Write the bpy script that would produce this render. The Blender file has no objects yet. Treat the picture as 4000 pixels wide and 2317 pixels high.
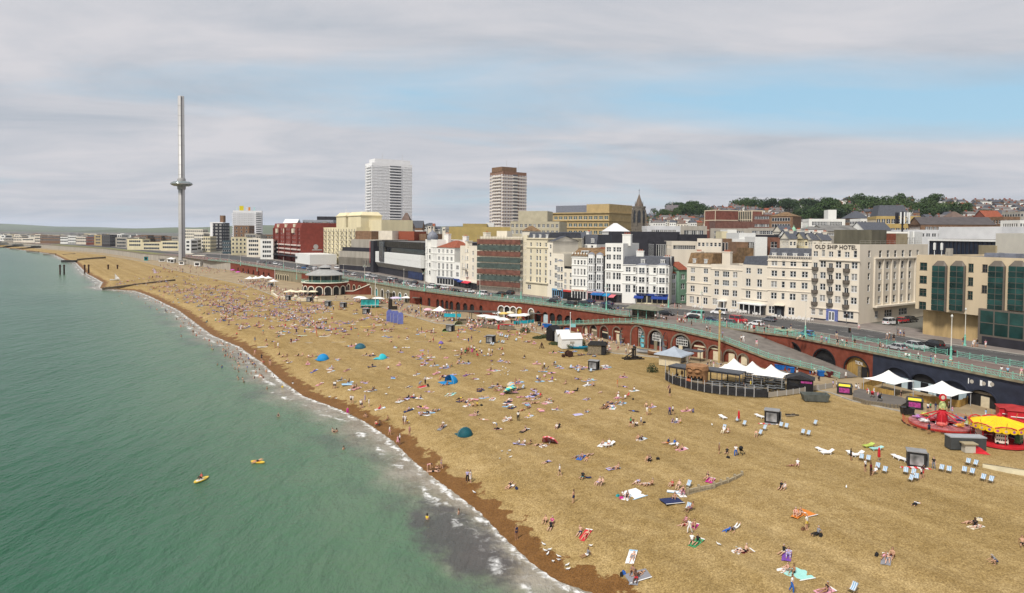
import bpy,math,random
from math import cos,sin,pi,atan2,sqrt,hypot
import numpy as np
from mathutils import Vector,Matrix,Quaternion
random.seed(7);rng=np.random.default_rng(7)
RAD=math.radians
def dv(n,i,v):n.inputs[i].default_value=v
scene=bpy.context.scene
col=scene.collection
# ------------------ camera
FPX,PPX,PPY,CAMZ=2667.0,2000.0,995.0,33.0
_p,_r=RAD(1.8),RAD(.5)
_f=np.array([0,cos(_p),-sin(_p)]);_rt=np.array([1.0,0,0]);_u=np.array([0,sin(_p),cos(_p)])
CR=_rt*cos(_r) + _u*sin(_r);CU=-_rt*sin(_r) + _u*cos(_r)
cam=bpy.data.cameras.new('camera');camo=bpy.data.objects.new('camera',cam);col.objects.link(camo)
cam.sensor_width=36;cam.lens=36*FPX/4000;cam.shift_y=-(1158.5-PPY)/4000
cam.clip_start=.5;cam.clip_end=60000
camo.matrix_world=Matrix(((CR[0],CU[0],-_f[0],0),(CR[1],CU[1],-_f[1],0),(CR[2],CU[2],-_f[2],CAMZ),(0,0,0,1)))
scene.camera=camo
# ------------------ sky, sun, exposure
SUN_EL,SUN_AZ=RAD(52),RAD(-146)
world=bpy.data.worlds.new('World');scene.world=world;world.use_nodes=True
def sky_nodes():
 nt=world.node_tree;N=nt.nodes;L=nt.links;N.clear()
 out=N.new('ShaderNodeOutputWorld');bg=N.new('ShaderNodeBackground');dv(bg,1,.1)
 L.new(bg.outputs[0],out.inputs[0])
 sky=N.new('ShaderNodeTexSky');sky.sky_type='NISHITA';sky.sun_disc=False
 sky.sun_elevation=SUN_EL;sky.sun_rotation=SUN_AZ;sky.air_density=1.0;sky.dust_density=1.5;sky.ozone_density=1.2
 tc=N.new('ShaderNodeTexCoord');sep=N.new('ShaderNodeSeparateXYZ');L.new(tc.outputs['Generated'],sep.inputs[0])
 def math_(op,a,b=None,c=None):
  n=N.new('ShaderNodeMath');n.operation=op
  for i,v in enumerate((a,b,c)):
   if v is None:continue
   if isinstance(v,(int,float)):dv(n,i,v)
   else:L.new(v,n.inputs[i])
  return n.outputs[0]
 z=math_('MAXIMUM',sep.outputs[2],.0)
 den=math_('ADD',z,.10)
 cx=math_('DIVIDE',sep.outputs[0],den);cy=math_('DIVIDE',sep.outputs[1],den)
 cmb=N.new('ShaderNodeCombineXYZ');L.new(cx,cmb.inputs[0]);L.new(cy,cmb.inputs[1])
 mp=N.new('ShaderNodeMapping');L.new(cmb.outputs[0],mp.inputs[0])
 dv(mp,'Location',(3.1,.4,0));dv(mp,'Rotation',(0,0,RAD(-6)));dv(mp,'Scale',(.55,.8,1))
 n1=N.new('ShaderNodeTexNoise');dv(n1,'Scale',.62);dv(n1,'Detail',6);dv(n1,'Roughness',.6);dv(n1,'Distortion',.35)
 L.new(mp.outputs[0],n1.inputs['Vector'])
 gx=math_('DIVIDE',math_('SUBTRACT',cx,.95),2.3);gy=math_('DIVIDE',math_('SUBTRACT',cy,3.25),.62)
 gd=math_('MINIMUM',math_('ADD',math_('MULTIPLY',gx,gx),math_('MULTIPLY',gy,gy)),2.2)
 cov=math_('ADD',n1.outputs[0],math_('MULTIPLY_ADD',gd,.15,-.17))
 ramp=N.new('ShaderNodeValToRGB');L.new(cov,ramp.inputs[0])
 ramp.color_ramp.elements[0].position=.30;ramp.color_ramp.elements[1].position=.60
 mp2=N.new('ShaderNodeMapping');L.new(cmb.outputs[0],mp2.inputs[0]);dv(mp2,'Scale',(.6,1.0,1));dv(mp2,'Location',(9,2,0))
 n2=N.new('ShaderNodeTexNoise');dv(n2,'Scale',1.2);dv(n2,'Detail',9);dv(n2,'Roughness',.6);dv(n2,'Distortion',.5)
 L.new(mp2.outputs[0],n2.inputs['Vector'])
 cr=N.new('ShaderNodeValToRGB');L.new(n2.outputs[0],cr.inputs[0])
 e=cr.color_ramp.elements;e[0].position=.32;e[0].color=(.53,.575,.645,1);e[1].position=.62;e[1].color=(.75,.74,.775,1)
 sc=N.new('ShaderNodeVectorMath');sc.operation='SCALE';dv(sc,3,6.8);L.new(cr.outputs[0],sc.inputs[0])
 mix=N.new('ShaderNodeMix');mix.data_type='RGBA'
 L.new(ramp.outputs[0],mix.inputs[0])
 thin=N.new('ShaderNodeMix');thin.data_type='RGBA';dv(thin,0,.7)
 L.new(sky.outputs[0],thin.inputs[6]);dv(thin,7,(2.9,4.9,6.2,1))
 L.new(thin.outputs[2],mix.inputs[6]);L.new(sc.outputs[0],mix.inputs[7])
 L.new(mix.outputs[2],bg.inputs[0])
sky_nodes()
sun=bpy.data.lights.new('sun','SUN');sun.energy=3.0;sun.angle=RAD(10);sun.color=(1.0,.95,.88)
suno=bpy.data.objects.new('sun',sun);col.objects.link(suno)
_sd=Vector((sin(SUN_AZ)*cos(SUN_EL),cos(SUN_AZ)*cos(SUN_EL),sin(SUN_EL)))
suno.rotation_euler=_sd.to_track_quat('Z','Y').to_euler();suno.location=(-60,-40,160)
vs=scene.view_settings;vs.view_transform='Standard';vs.look='None';vs.gamma=1.0;vs.use_curve_mapping=False
vs.exposure=.42
scene.cycles.use_denoising=True;scene.cycles.max_bounces=5;scene.cycles.diffuse_bounces=2;scene.cycles.glossy_bounces=2
scene.cycles.transmission_bounces=2;scene.cycles.volume_bounces=0;scene.cycles.caustics_reflective=False;scene.cycles.caustics_refractive=False
# ------------------ pixel readings to places
def ray(px,py):return _f + CR*(px-PPX)/FPX - CU*(py-PPY)/FPX
def at(px,py,z=.0):
 d=ray(px,py);t=(z-CAMZ)/d[2];return Vector((t*d[0],t*d[1],z))
def deep(px,py,Y):
 d=ray(px,py);t=Y/d[1];return Vector((t*d[0],Y,CAMZ+t*d[2]))
def zat(px,py,Y):return deep(px,py,Y).z
def proj(v):
 d=np.array([v[0],v[1],v[2]-CAMZ]);w=d@_f;return PPX+FPX*(d@CR)/w,PPY-FPX*(d@CU)/w
def zoom(ox,oy,s):return lambda x,y:(ox+x/s,oy+y/s)
zA,zB,zC,zD,zE=zoom(3000,850,2.517),zoom(2300,850,2.517),zoom(1600,800,2.517),zoom(900,700,2.517),zoom(0,800,2.517)
zF,zG,zH,zI=zoom(3000,1300,2.517),zoom(2000,1200,2.517),zoom(1300,550,1.938),zoom(2500,1350,3.146)
zJ,zK,zS=zoom(2350,730,3.6),zoom(3050,730,2.6526),zoom(640,680,3.65)
zL=zoom(1800,1100,3.596);zM=zoom(1000,1000,3.596);zN=zoom(900,1250,3.146);zO=zoom(1600,1300,3.596)
zP=zoom(1200,1500,2.517);zQ=zoom(2000,1700,2.517);zR=zoom(3000,1737,2.517);zU=zoom(3300,1400,3.596);zT=zoom(0,0,.63)
LZ,UZ=2.5,8.5
# ------------------ materials
MATS={}
def mat(name,c,rough=.75,var=.12,scale=1.2,bump=.0,spec=.3,metal=.0,streak=False,detail=4,bscale=None):
 if name in MATS:return MATS[name]
 m=bpy.data.materials.new(name);m.use_nodes=True;nt=m.node_tree;N=nt.nodes;L=nt.links
 b=N['Principled BSDF'];dv(b,'Roughness',rough);dv(b,'Metallic',metal)
 dv(b,'Specular IOR Level',spec)
 m.diffuse_color=(*c,1)
 if var>0:
  tc=N.new('ShaderNodeTexCoord');nz=N.new('ShaderNodeTexNoise');dv(nz,'Scale',scale);dv(nz,'Detail',detail)
  src=tc.outputs['Object']
  if streak:
   mp=N.new('ShaderNodeMapping');dv(mp,'Scale',(1,1,.18));L.new(src,mp.inputs[0]);src=mp.outputs[0]
  L.new(src,nz.inputs['Vector'])
  r=N.new('ShaderNodeValToRGB');L.new(nz.outputs[0],r.inputs[0])
  e=r.color_ramp.elements;e[0].position=.3;e[1].position=.7
  e[0].color=(*[max(0,x*(1-var)) for x in c],1);e[1].color=(*[min(.95,x*(1+var*.8)) for x in c],1)
  L.new(r.outputs[0],b.inputs['Base Color'])
  if bump>0:
   nb=nz
   if bscale:
    nb=N.new('ShaderNodeTexNoise');dv(nb,'Scale',bscale);dv(nb,'Detail',3);L.new(tc.outputs['Object'],nb.inputs['Vector'])
   bp=N.new('ShaderNodeBump');dv(bp,'Strength',bump);dv(bp,'Distance',.05);L.new(nb.outputs[0],bp.inputs['Height']);L.new(bp.outputs[0],b.inputs['Normal'])
 else:dv(b,'Base Color',(*c,1))
 MATS[name]=m
 return m
def S(r,g,b):
 return tuple(((x/255)/12.92 if x/255<=.04045 else ((x/255+.055)/1.055)**2.4) for x in (r,g,b))
def brick_mat(name,c1,c2,mortar,scale=1.0):
 if name in MATS:return MATS[name]
 m=bpy.data.materials.new(name);m.use_nodes=True;nt=m.node_tree;N=nt.nodes;L=nt.links;b=N['Principled BSDF'];dv(b,'Roughness',.9);dv(b,'Specular IOR Level',.15)
 tc=N.new('ShaderNodeTexCoord');mp=N.new('ShaderNodeMapping');L.new(tc.outputs['Object'],mp.inputs[0]);dv(mp,'Rotation',(RAD(90),0,0))
 br=N.new('ShaderNodeTexBrick');L.new(mp.outputs[0],br.inputs[0]);dv(br,'Color1',(*c1,1));dv(br,'Color2',(*c2,1));dv(br,'Mortar',(*mortar,1))
 dv(br,'Scale',4.0*scale);dv(br,'Mortar Size',.012);br.offset=.5
 nz=N.new('ShaderNodeTexNoise');dv(nz,'Scale',.5);dv(nz,'Detail',6);L.new(tc.outputs['Object'],nz.inputs['Vector'])
 r=N.new('ShaderNodeValToRGB');L.new(nz.outputs[0],r.inputs[0]);r.color_ramp.elements[0].position=.3;r.color_ramp.elements[0].color=(.62,.60,.58,1);r.color_ramp.elements[1].position=.6
 mx=N.new('ShaderNodeMix');mx.data_type='RGBA';mx.blend_type='MULTIPLY';dv(mx,0,1);L.new(br.outputs[0],mx.inputs[6]);L.new(r.outputs[0],mx.inputs[7]);L.new(mx.outputs[2],b.inputs['Base Color'])
 MATS[name]=m
 return m
# ------------------ mesh building
class MB:
 def __init__(s):s.v=[];s.f=[];s.m=[];s.mi=0
 def add(s,vs,fs):
  o=len(s.v);s.v.extend([tuple(x) for x in vs]);s.f.extend([tuple(i+o for i in f) for f in fs]);s.m.extend([s.mi]*len(fs));return s
 def box(s,x0,x1,y0,y1,z0,z1):
  return s.add([(x0,y0,z0),(x1,y0,z0),(x1,y1,z0),(x0,y1,z0),(x0,y0,z1),(x1,y0,z1),(x1,y1,z1),(x0,y1,z1)],
      [(0,3,2,1),(4,5,6,7),(0,1,5,4),(1,2,6,5),(2,3,7,6),(3,0,4,7)])
 def cbox(s,c,sx,sy,sz):return s.box(c[0]-sx/2,c[0]+sx/2,c[1]-sy/2,c[1]+sy/2,c[2]-sz/2,c[2]+sz/2)
 def quad(s,a,b,c,d):return s.add([a,b,c,d],[(0,1,2,3)])
 def tri(s,a,b,c):return s.add([a,b,c],[(0,1,2)])
 def tube(s,a,b,r0,r1=None,n=6,caps=True):
  a,b=Vector(a),Vector(b);r1=r0 if r1 is None else r1
  d=(b-a);
  if d.length<1e-6:return s
  d.normalize();t=Vector((0,0,1)) if abs(d.z)<.9 else Vector((1,0,0));e1=d.cross(t).normalized();e2=d.cross(e1)
  vs=[];
  for k in range(n):
   w=e1*cos(2*pi*k/n)+e2*sin(2*pi*k/n);vs.append(a+w*r0)
  for k in range(n):
   w=e1*cos(2*pi*k/n)+e2*sin(2*pi*k/n);vs.append(b+w*r1)
  fs=[(k,(k+1) % n,n+(k+1) % n,n+k) for k in range(n)]
  if caps:fs+=[tuple(range(n-1,-1,-1)),tuple(range(n,2*n))]
  return s.add(vs,fs)
 def path(s,pts,r,n=5):
  for a,b in zip(pts,pts[1:]):s.tube(a,b,r,n=n)
  return s
 def lathe(s,prof,n=16,cx=0,cy=0,a0=.0,a1=2*pi):
  full=abs(a1-a0-2*pi)<1e-6;m=n if full else n+1
  vs=[(cx+r*cos(a0+(a1-a0)*k/n),cy+r*sin(a0+(a1-a0)*k/n),z) for r,z in prof for k in range(m)]
  fs=[]
  for i in range(len(prof)-1):
   for k in range(n):
    k2=(k+1) % m
    fs.append((i*m+k,i*m+k2,(i+1)*m+k2,(i+1)*m+k))
  return s.add(vs,fs)
 def prism(s,poly,z0,z1):
  n=len(poly);vs=[(x,y,z0) for x,y in poly]+[(x,y,z1) for x,y in poly]
  return s.add(vs,[tuple(range(n-1,-1,-1)),tuple(range(n,2*n))]+[(k,(k+1) % n,n+(k+1) % n,n+k) for k in range(n)])
 def yprism(s,poly,y0,y1):
  n=len(poly);vs=[(x,y0,z) for x,z in poly]+[(x,y1,z) for x,z in poly]
  return s.add(vs,[tuple(range(n)),tuple(range(2*n-1,n-1,-1))]+[(k,n+k,n+(k+1) % n,(k+1) % n) for k in range(n)])
 def sphere(s,c,rx,ry,rz,n=10,m=6):
  prof=[(sin(pi*i/m),-cos(pi*i/m)) for i in range(m+1)]
  vs=[(c[0]+rx*r*cos(2*pi*k/n),c[1]+ry*r*sin(2*pi*k/n),c[2]+rz*z) for r,z in prof for k in range(n)]
  return s.add(vs,[(i*n+k,i*n+(k+1) % n,(i+1)*n+(k+1) % n,(i+1)*n+k) for i in range(m) for k in range(n)])
 def mesh(s,name='mesh',mt=(),smooth=False):
  me=bpy.data.meshes.new(name);me.from_pydata(s.v,[],s.f)
  for m in mt:me.materials.append(m)
  if any(s.m):me.polygons.foreach_set('material_index',s.m)
  if smooth:me.polygons.foreach_set('use_smooth',[True]*len(s.f))
  me.update();return me
def tag(o,label=None,cat=None,group=None,kind=None):
 if label:o['label']=label
 if cat:o['category']=cat
 if group:o['group']=group
 if kind:o['kind']=kind
 return o
def obj(name,data,parent=None,loc=None,rz=.0,mt=None,smooth=False,scale=None,rot=None):
 if isinstance(data,MB):data=data.mesh(name,mt if isinstance(mt,(list,tuple)) else ([mt] if mt else []),smooth)
 o=bpy.data.objects.new(name,data);col.objects.link(o)
 if parent:o.parent=parent
 if loc is not None:o.location=loc
 if rot is not None:o.rotation_euler=rot
 elif rz:o.rotation_euler=(0,0,rz)
 if scale is not None:o.scale=scale if not isinstance(scale,(int,float)) else (scale,)*3
 return o
def thing(name,label,cat,loc=(0,0,0),rz=.0,group=None,scale=None):
 o=bpy.data.objects.new(name,None);col.objects.link(o);o.location=loc;o.rotation_euler=(0,0,rz);o.empty_display_size=.3
 if scale is not None:o.scale=(scale,)*3
 return tag(o,label,cat,group)
def clone(o,loc=None,rz=None,label=None,group=None,parent=None,scale=None):
 c=o.copy();col.objects.link(c);c.parent=parent
 if loc is not None:c.location=loc
 if rz is not None:c.rotation_euler=(0,0,rz)
 if scale is not None:c.scale=(scale,)*3
 if label:c['label']=label
 if group:c['group']=group
 for ch in o.children:clone(ch,parent=c)
 return c
def smooth01(t):t=np.clip(t,0,1);return t*t*(3-2*t)
def lerp(a,b,t):return a+(b-a)*t
def polyat(pts,s):
 i=min(max(int(s),0),len(pts)-2);return pts[i].lerp(pts[i+1],s-i)
def resample(pts,step):
 out=[pts[0].copy()]
 for a,b in zip(pts,pts[1:]):
  n=max(1,int(round((b-a).length/step)))
  out+=[a.lerp(b,k/n) for k in range(1,n+1)]
 return out
def sdist(P,line):
 best=np.full(len(P),1e9);side=np.zeros(len(P))
 for a,b in zip(line,line[1:]):
  a=np.array(a[:2]);b=np.array(b[:2]);d=b-a;L2=d@d
  t=np.clip(((P-a)@d)/L2,0,1);q=a+t[:,None]*d;r=P-q;ds=np.hypot(r[:,0],r[:,1])
  sg=np.sign(d[0]*r[:,1]-d[1]*r[:,0]);k=ds<best-1e-6;best[k]=ds[k];side[k]=-sg[k]
 return best,side
def gridmesh(xs,ys,zfun,keep=None,attrs=None):
 X,Y=np.meshgrid(xs,ys);P=np.stack([X.ravel(),Y.ravel()],1);Z,A=zfun(P)
 nx,ny=len(xs),len(ys);idx=np.arange(nx*ny).reshape(ny,nx)
 q=np.stack([idx[:-1,:-1],idx[:-1,1:],idx[1:,1:],idx[1:,:-1]],-1).reshape(-1,4)
 if keep is not None:
  kp=keep(P);q=q[kp[q].any(1)]
  used=np.unique(q);remap=np.full(nx*ny,-1);remap[used]=np.arange(len(used));q=remap[q];P=P[used];Z=Z[used];A={k:v[used] for k,v in A.items()}
 me=bpy.data.meshes.new('sheet');me.vertices.add(len(P));me.vertices.foreach_set('co',np.column_stack([P,Z]).astype(np.float32).ravel())
 me.loops.add(q.size);me.loops.foreach_set('vertex_index',q.ravel().astype(np.int32));me.polygons.add(len(q));me.polygons.foreach_set('loop_start',np.arange(0,q.size,4,dtype=np.int32));me.polygons.foreach_set('loop_total',np.full(len(q),4,np.int32))
 me.polygons.foreach_set('use_smooth',np.ones(len(q),bool))
 for k,v in A.items():
  at_=me.attributes.new(k,'FLOAT','POINT');at_.data.foreach_set('value',v.astype(np.float32))
 me.update(calc_edges=True);return me
# ------------------ the setting: sea, beach, esplanade, road, hills
SHORE=[Vector((40,-60,0)),Vector((24,30,0))] + [at(*zT(x,y),0) for x,y in
 [(1455,1460),(1372,1432),(1310,1390),(1235,1320),(1180,1262),(1110,1208),(1065,1176),(1010,1130),(965,1085),(900,1040),(840,1010),(745,975),(690,935),(640,890),(590,855),(520,825),(480,795),(440,765),(400,745),(370,730),(330,715),(255,712),(245,709),(252,695),(235,685),(215,675),(185,645),(160,640),(130,625),(0,608)]] + [Vector((-2600,2950,0)),Vector((-5200,5200,0)),Vector((-9000,7000,0))]
PARpx=[(4000,1493),(3906,1475),(3429,1381),(3300,1355),(3095,1315),(2896,1287),(2681,1260),(2494,1241),(2355,1221),(2196,1201),(2037,1181),(1926,1173),(1759,1150),(1600,1130),(1432,1101),(1178,1066),(1075,1054),(900,1026),(814,1018),(675,1000),(556,990),(500,982),(397,970),(278,963),(100,950),(0,942)]
PAR=[Vector((99,85,UZ)),] + [at(x,y,UZ) for x,y in PARpx] + [Vector((-2480,3080,UZ)),Vector((-5150,5350,UZ))]
FROpx=[(4000,1372),(3890,1358),(3695,1331),(3572,1307),(3352,1269),(3165,1247),(2995,1233),(2896,1221),(2681,1196),(2475,1188),(2360,1180),(2232,1171),(2132,1160),(2041,1149),(1874,1136),(1799,1122),(1707,1112),(1661,1100),(1464,1063),(1325,1052),(1242,1033),(1174,1026),(1069,1010),(900,993),(723,987),(600,977),(497,968),(400,958),(278,951),(100,945),(0,939)]
FRO=[Vector((127,112,UZ))] + [at(x,y,UZ) for x,y in FROpx] + [Vector((-2400,3180,UZ)),Vector((-5000,5500,UZ))]
EDGEpx=[(4000,1749),(3795,1680),(3590,1620),(3520,1606),(3330,1565),(3246,1534),(3000,1480),(2700,1425),(2576,1396),(2397,1379),(2250,1345),(2099,1299),(2000,1283),(1918,1281),(1700,1262),(1416,1177),(1273,1173),(1175,1178),(1075,1157),(980,1120),(900,1101),(675,1054),(556,1022),(397,995),(278,983),(0,955)]
EDGE=[Vector((78,70,LZ))] + [at(x,y,LZ) for x,y in EDGEpx] + [Vector((-2450,2980,LZ)),Vector((-5100,5270,LZ))]
def beach_z(P):
 P=np.asarray(P,float);d,s=sdist(P,SHORE);sd=d*s
 z=np.where(sd>0,1.75*smooth01((sd+1.0)/13.0)-.02+.85*smooth01((sd-12)/26.0),sd*.16)
 z=z + np.where(sd>3,.34*np.exp(-((sd-13.5)/1.3)**2)+.26*np.exp(-((sd-19.5)/1.4)**2)+.32*np.exp(-((sd-27)/1.6)**2)+.22*np.exp(-((sd-35)/1.8)**2)+.2*np.exp(-((sd-8)/1.0)**2),0)
 n=.05*np.sin(P[:,0]*.9+1.3*np.sin(P[:,1]*.31))*np.cos(P[:,1]*.7+np.sin(P[:,0]*.4)) + .04*np.sin(P[:,0]*2.1+P[:,1]*1.7)
 return np.minimum(z,2.36+.2*smooth01((45-sd)/12))+n*smooth01((sd-2)/6)*.6,sd
def onb(px,py):
 z=1.5;p=at(px,py,z)
 for _ in range(4):
  z=max(.0,float(beach_z([[p.x,p.y]])[0][0]));p=at(px,py,z)
 return p
def beach_material():
 m=bpy.data.materials.new('shingle');m.use_nodes=True;nt=m.node_tree;N=nt.nodes;L=nt.links;b=N['Principled BSDF']
 tc=N.new('ShaderNodeTexCoord');g=N.new('ShaderNodeNewGeometry');at_=N.new('ShaderNodeAttribute');at_.attribute_name='shore'
 def noise(s,d=4,r=.55):
  n=N.new('ShaderNodeTexNoise');dv(n,'Scale',s);dv(n,'Detail',d);dv(n,'Roughness',r);L.new(tc.outputs['Object'],n.inputs['Vector']);return n
 def ramp(src,a,b_,ca,cb):
  r=N.new('ShaderNodeValToRGB');L.new(src,r.inputs[0]);e=r.color_ramp.elements;e[0].position=a;e[1].position=b_;e[0].color=(*ca,1);e[1].color=(*cb,1);return r
 big=noise(.05,5,.6);mid=noise(.6,4);fine=noise(5.5,3,.7)
 base=ramp(mid.outputs[0],.3,.72,(.330,.236,.100),(.412,.310,.152))
 def mul(a,bcol,fac=1.0,mode='MULTIPLY'):
  x=N.new('ShaderNodeMix');x.data_type='RGBA';x.blend_type=mode;dv(x,0,fac);L.new(a,x.inputs[6]);L.new(bcol,x.inputs[7]);return x.outputs[2]
 c=mul(base.outputs[0],ramp(big.outputs[0],.35,.65,(.88,.86,.80),(1.05,1.05,1.08)).outputs[0])
 vor=N.new('ShaderNodeTexVoronoi');dv(vor,'Scale',9.0);L.new(tc.outputs['Object'],vor.inputs['Vector'])
 bw=N.new('ShaderNodeRGBToBW');L.new(vor.outputs['Color'],bw.inputs[0])
 c=mul(c,ramp(bw.outputs[0],.2,.85,(.74,.72,.68),(1.2,1.2,1.18)).outputs[0])
 c=mul(c,ramp(fine.outputs[0],.34,.66,(.76,.73,.68),(1.16,1.16,1.16)).outputs[0])
 wob=N.new('ShaderNodeMath');wob.operation='MULTIPLY_ADD';dv(wob,1,5.0);L.new(noise(.09,3).outputs[0],wob.inputs[0]);L.new(at_.outputs['Fac'],wob.inputs[2])
 cb=N.new('ShaderNodeCombineXYZ');L.new(wob.outputs[0],cb.inputs[0]);bn=N.new('ShaderNodeTexNoise');dv(bn,'Scale',.22);dv(bn,'Detail',5);dv(bn,'Roughness',.65);L.new(cb.outputs[0],bn.inputs['Vector'])
 c=mul(c,ramp(bn.outputs[0],.40,.60,(.84,.82,.78),(1.08,1.08,1.09)).outputs[0])
 c=mul(c,ramp(noise(1.7,5,.65).outputs[0],.36,.62,(.88,.86,.83),(1.06,1.06,1.06)).outputs[0])
 wn=noise(.42,5,.6);am=N.new('ShaderNodeMath');am.operation='MULTIPLY_ADD';dv(am,1,9.0);L.new(wn.outputs[0],am.inputs[0]);
 sub=N.new('ShaderNodeMath');sub.operation='SUBTRACT';L.new(at_.outputs['Fac'],sub.inputs[0]);L.new(am.outputs[0],sub.inputs[1]);dv(am,2,-1.7)
 wr=ramp(sub.outputs[0],.0,.35,(1,1,1),(0,0,0));
 wet=N.new('ShaderNodeMix');wet.data_type='RGBA';L.new(wr.outputs[0],wet.inputs[0]);L.new(c,wet.inputs[6])
 wc=mul(ramp(mid.outputs[0],.3,.7,(.150,.070,.018),(.205,.100,.030)).outputs[0],ramp(bw.outputs[0],.2,.85,(.7,.68,.66),(1.2,1.2,1.2)).outputs[0])
 L.new(wc,wet.inputs[7]);L.new(wet.outputs[2],b.inputs['Base Color'])
 rr=N.new('ShaderNodeMapRange');L.new(wr.outputs[0],rr.inputs[0]);dv(rr,3,.92);dv(rr,4,.62);L.new(rr.outputs[0],b.inputs['Roughness'])
 dv(b,'Specular IOR Level',.15)
 bp=N.new('ShaderNodeBump');dv(bp,'Strength',.9);dv(bp,'Distance',.10)
 ad=N.new('ShaderNodeMath');ad.operation='ADD';L.new(fine.outputs[0],ad.inputs[0]);L.new(mid.outputs[0],ad.inputs[1]);L.new(ad.outputs[0],bp.inputs['Height']);L.new(bp.outputs[0],b.inputs['Normal'])
 return m
def gsteps(a,b,s0,s1,p=1.0):
 out=[a]
 while out[-1]<b:
  t=(out[-1]-a)/(b-a);out.append(out[-1]+lerp(s0,s1,t**p))
 return np.array(out)
def zbeach(P):
 z,sd=beach_z(P);return z,{'shore':sd}
def keepb(P):
 d,s=sdist(P,SHORE);e,t=sdist(P,EDGE);return (d*s>-14) & (e*t<16)
xs=np.concatenate([gsteps(-90,100,1.0,1.0)]);ys=gsteps(20,190,.7,1.4)
beach=obj('beach',gridmesh(xs,ys,zbeach,keepb));beach.data.materials.append(beach_material());tag(beach,'golden shingle beach sloping down to the sea',None,None,'structure')
xs2=gsteps(-460,60,3.0,2.2);ys2=np.concatenate([[ys[-1]],gsteps(ys[-1]+2,700,2.0,5.0)])
b2=obj('beach',gridmesh(xs2,ys2,zbeach,keepb));b2.data.materials.append(beach.data.materials[0]);tag(b2,'golden shingle beach sloping down to the sea',None,None,'structure')
xs3=gsteps(-5600,-100,60,12);ys3=np.concatenate([[ys2[-1]],gsteps(ys2[-1]+6,5600,6,70)])
b3=obj('beach',gridmesh(xs3,ys3,zbeach,keepb));b3.data.materials.append(beach.data.materials[0]);tag(b3,'far shingle beach curving away along the coast',None,None,'structure')
def water_material():
 m=bpy.data.materials.new('sea_water');m.use_nodes=True;nt=m.node_tree;N=nt.nodes;L=nt.links;b=N['Principled BSDF']
 tc=N.new('ShaderNodeTexCoord');at_=N.new('ShaderNodeAttribute');at_.attribute_name='shore'
 def noise(s,d=4,r=.55,sc=(1,1,1),rot=.0,dist=.0):
  mp=N.new('ShaderNodeMapping');dv(mp,'Scale',sc);dv(mp,'Rotation',(0,0,rot));L.new(tc.outputs['Object'],mp.inputs[0])
  n=N.new('ShaderNodeTexNoise');dv(n,'Scale',s);dv(n,'Detail',d);dv(n,'Roughness',r);dv(n,'Distortion',dist);L.new(mp.outputs[0],n.inputs['Vector']);return n.outputs[0]
 def mth(op,a,b_=None,c=None):
  n=N.new('ShaderNodeMath');n.operation=op
  for i,v in enumerate((a,b_,c)):
   if v is None:continue
   if isinstance(v,(int,float)):dv(n,i,v)
   else:L.new(v,n.inputs[i])
  return n.outputs[0]
 def rng_(src,a,b_,c=.0,d=1.0):
  n=N.new('ShaderNodeMapRange');n.interpolation_type='SMOOTHSTEP';L.new(src,n.inputs[0])
  for i,v in enumerate((a,b_,c,d)):dv(n,i+1,v)
  return n.outputs[0]
 def mixc(f,a,b_):
  x=N.new('ShaderNodeMix');x.data_type='RGBA'
  if isinstance(f,float):dv(x,0,f)
  else:L.new(f,x.inputs[0])
  for i,v in ((6,a),(7,b_)):
   if isinstance(v,tuple):dv(x,i,(*v,1))
   else:L.new(v,x.inputs[i])
  return x.outputs[2]
 off=mth('MULTIPLY',at_.outputs['Fac'],-1.0)
 large=noise(.018,4,.55);med=noise(.10,4,.6,rot=.5)
 deepc=mixc(rng_(large,.35,.65),(.018,.086,.044),(.030,.108,.062))
 shal=mixc(rng_(med,.3,.7),(.075,.150,.085),(.105,.168,.100))
 offn=mth('ADD',off,mth('MULTIPLY',mth('SUBTRACT',med,.5),14.0))
 c=mixc(rng_(offn,4.0,48.0),shal,deepc)
 silt=mixc(rng_(noise(.22,4,.6,(1,1,1)),.38,.62),(.215,.185,.135),(.30,.268,.215))
 c=mixc(rng_(offn,.5,9.5,1.0,.0),c,silt)
 weed=mth('MULTIPLY',rng_(noise(.07,4,.65,(1,1,1),.3),.46,.66,.0,.8),mth('MULTIPLY',rng_(off,1.0,4.0),rng_(off,8.0,14.0,1.0,.0)))
 sv=N.new('ShaderNodeVectorMath');sv.operation='SUBTRACT';L.new(tc.outputs['Object'],sv.inputs[0]);dv(sv,1,(-5.6,72.5,0))
 def dot(v):
  n=N.new('ShaderNodeVectorMath');n.operation='DOT_PRODUCT';L.new(sv.outputs[0],n.inputs[0]);dv(n,1,v);return n.outputs['Value']
 du,dw=dot((.036,-.068,0)),dot((-.19,-.10,0));dd=mth('ADD',mth('ADD',mth('MULTIPLY',du,du),mth('MULTIPLY',dw,dw)),mth('MULTIPLY',mth('SUBTRACT',noise(.35,5,.65),.5),2.2))
 weed=mth('MAXIMUM',mth('MULTIPLY',weed,.6),rng_(dd,.25,1.15,.85,.0))
 c=mixc(weed,c,(.062,.056,.058))
 fn=noise(.9,6,.68,dist=.6);fb=noise(.16,3,.5)
 o2=mth('ADD',off,mth('MULTIPLY',mth('SUBTRACT',noise(.30,4,.6),.5),4.6))
 e1=mth('MULTIPLY',mth('MULTIPLY',rng_(o2,-.3,.15),rng_(o2,.2,1.0,1.0,.0)),rng_(fb,.34,.5,.45,1.0))
 e2=mth('MULTIPLY',mth('MULTIPLY',rng_(o2,2.4,3.0),rng_(o2,3.1,4.1,1.0,.0)),rng_(fb,.50,.62))
 e3=mth('MULTIPLY',mth('MULTIPLY',rng_(o2,.0,1.5),rng_(o2,2.5,5.0,.2,.0)),rng_(fn,.52,.68))
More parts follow.
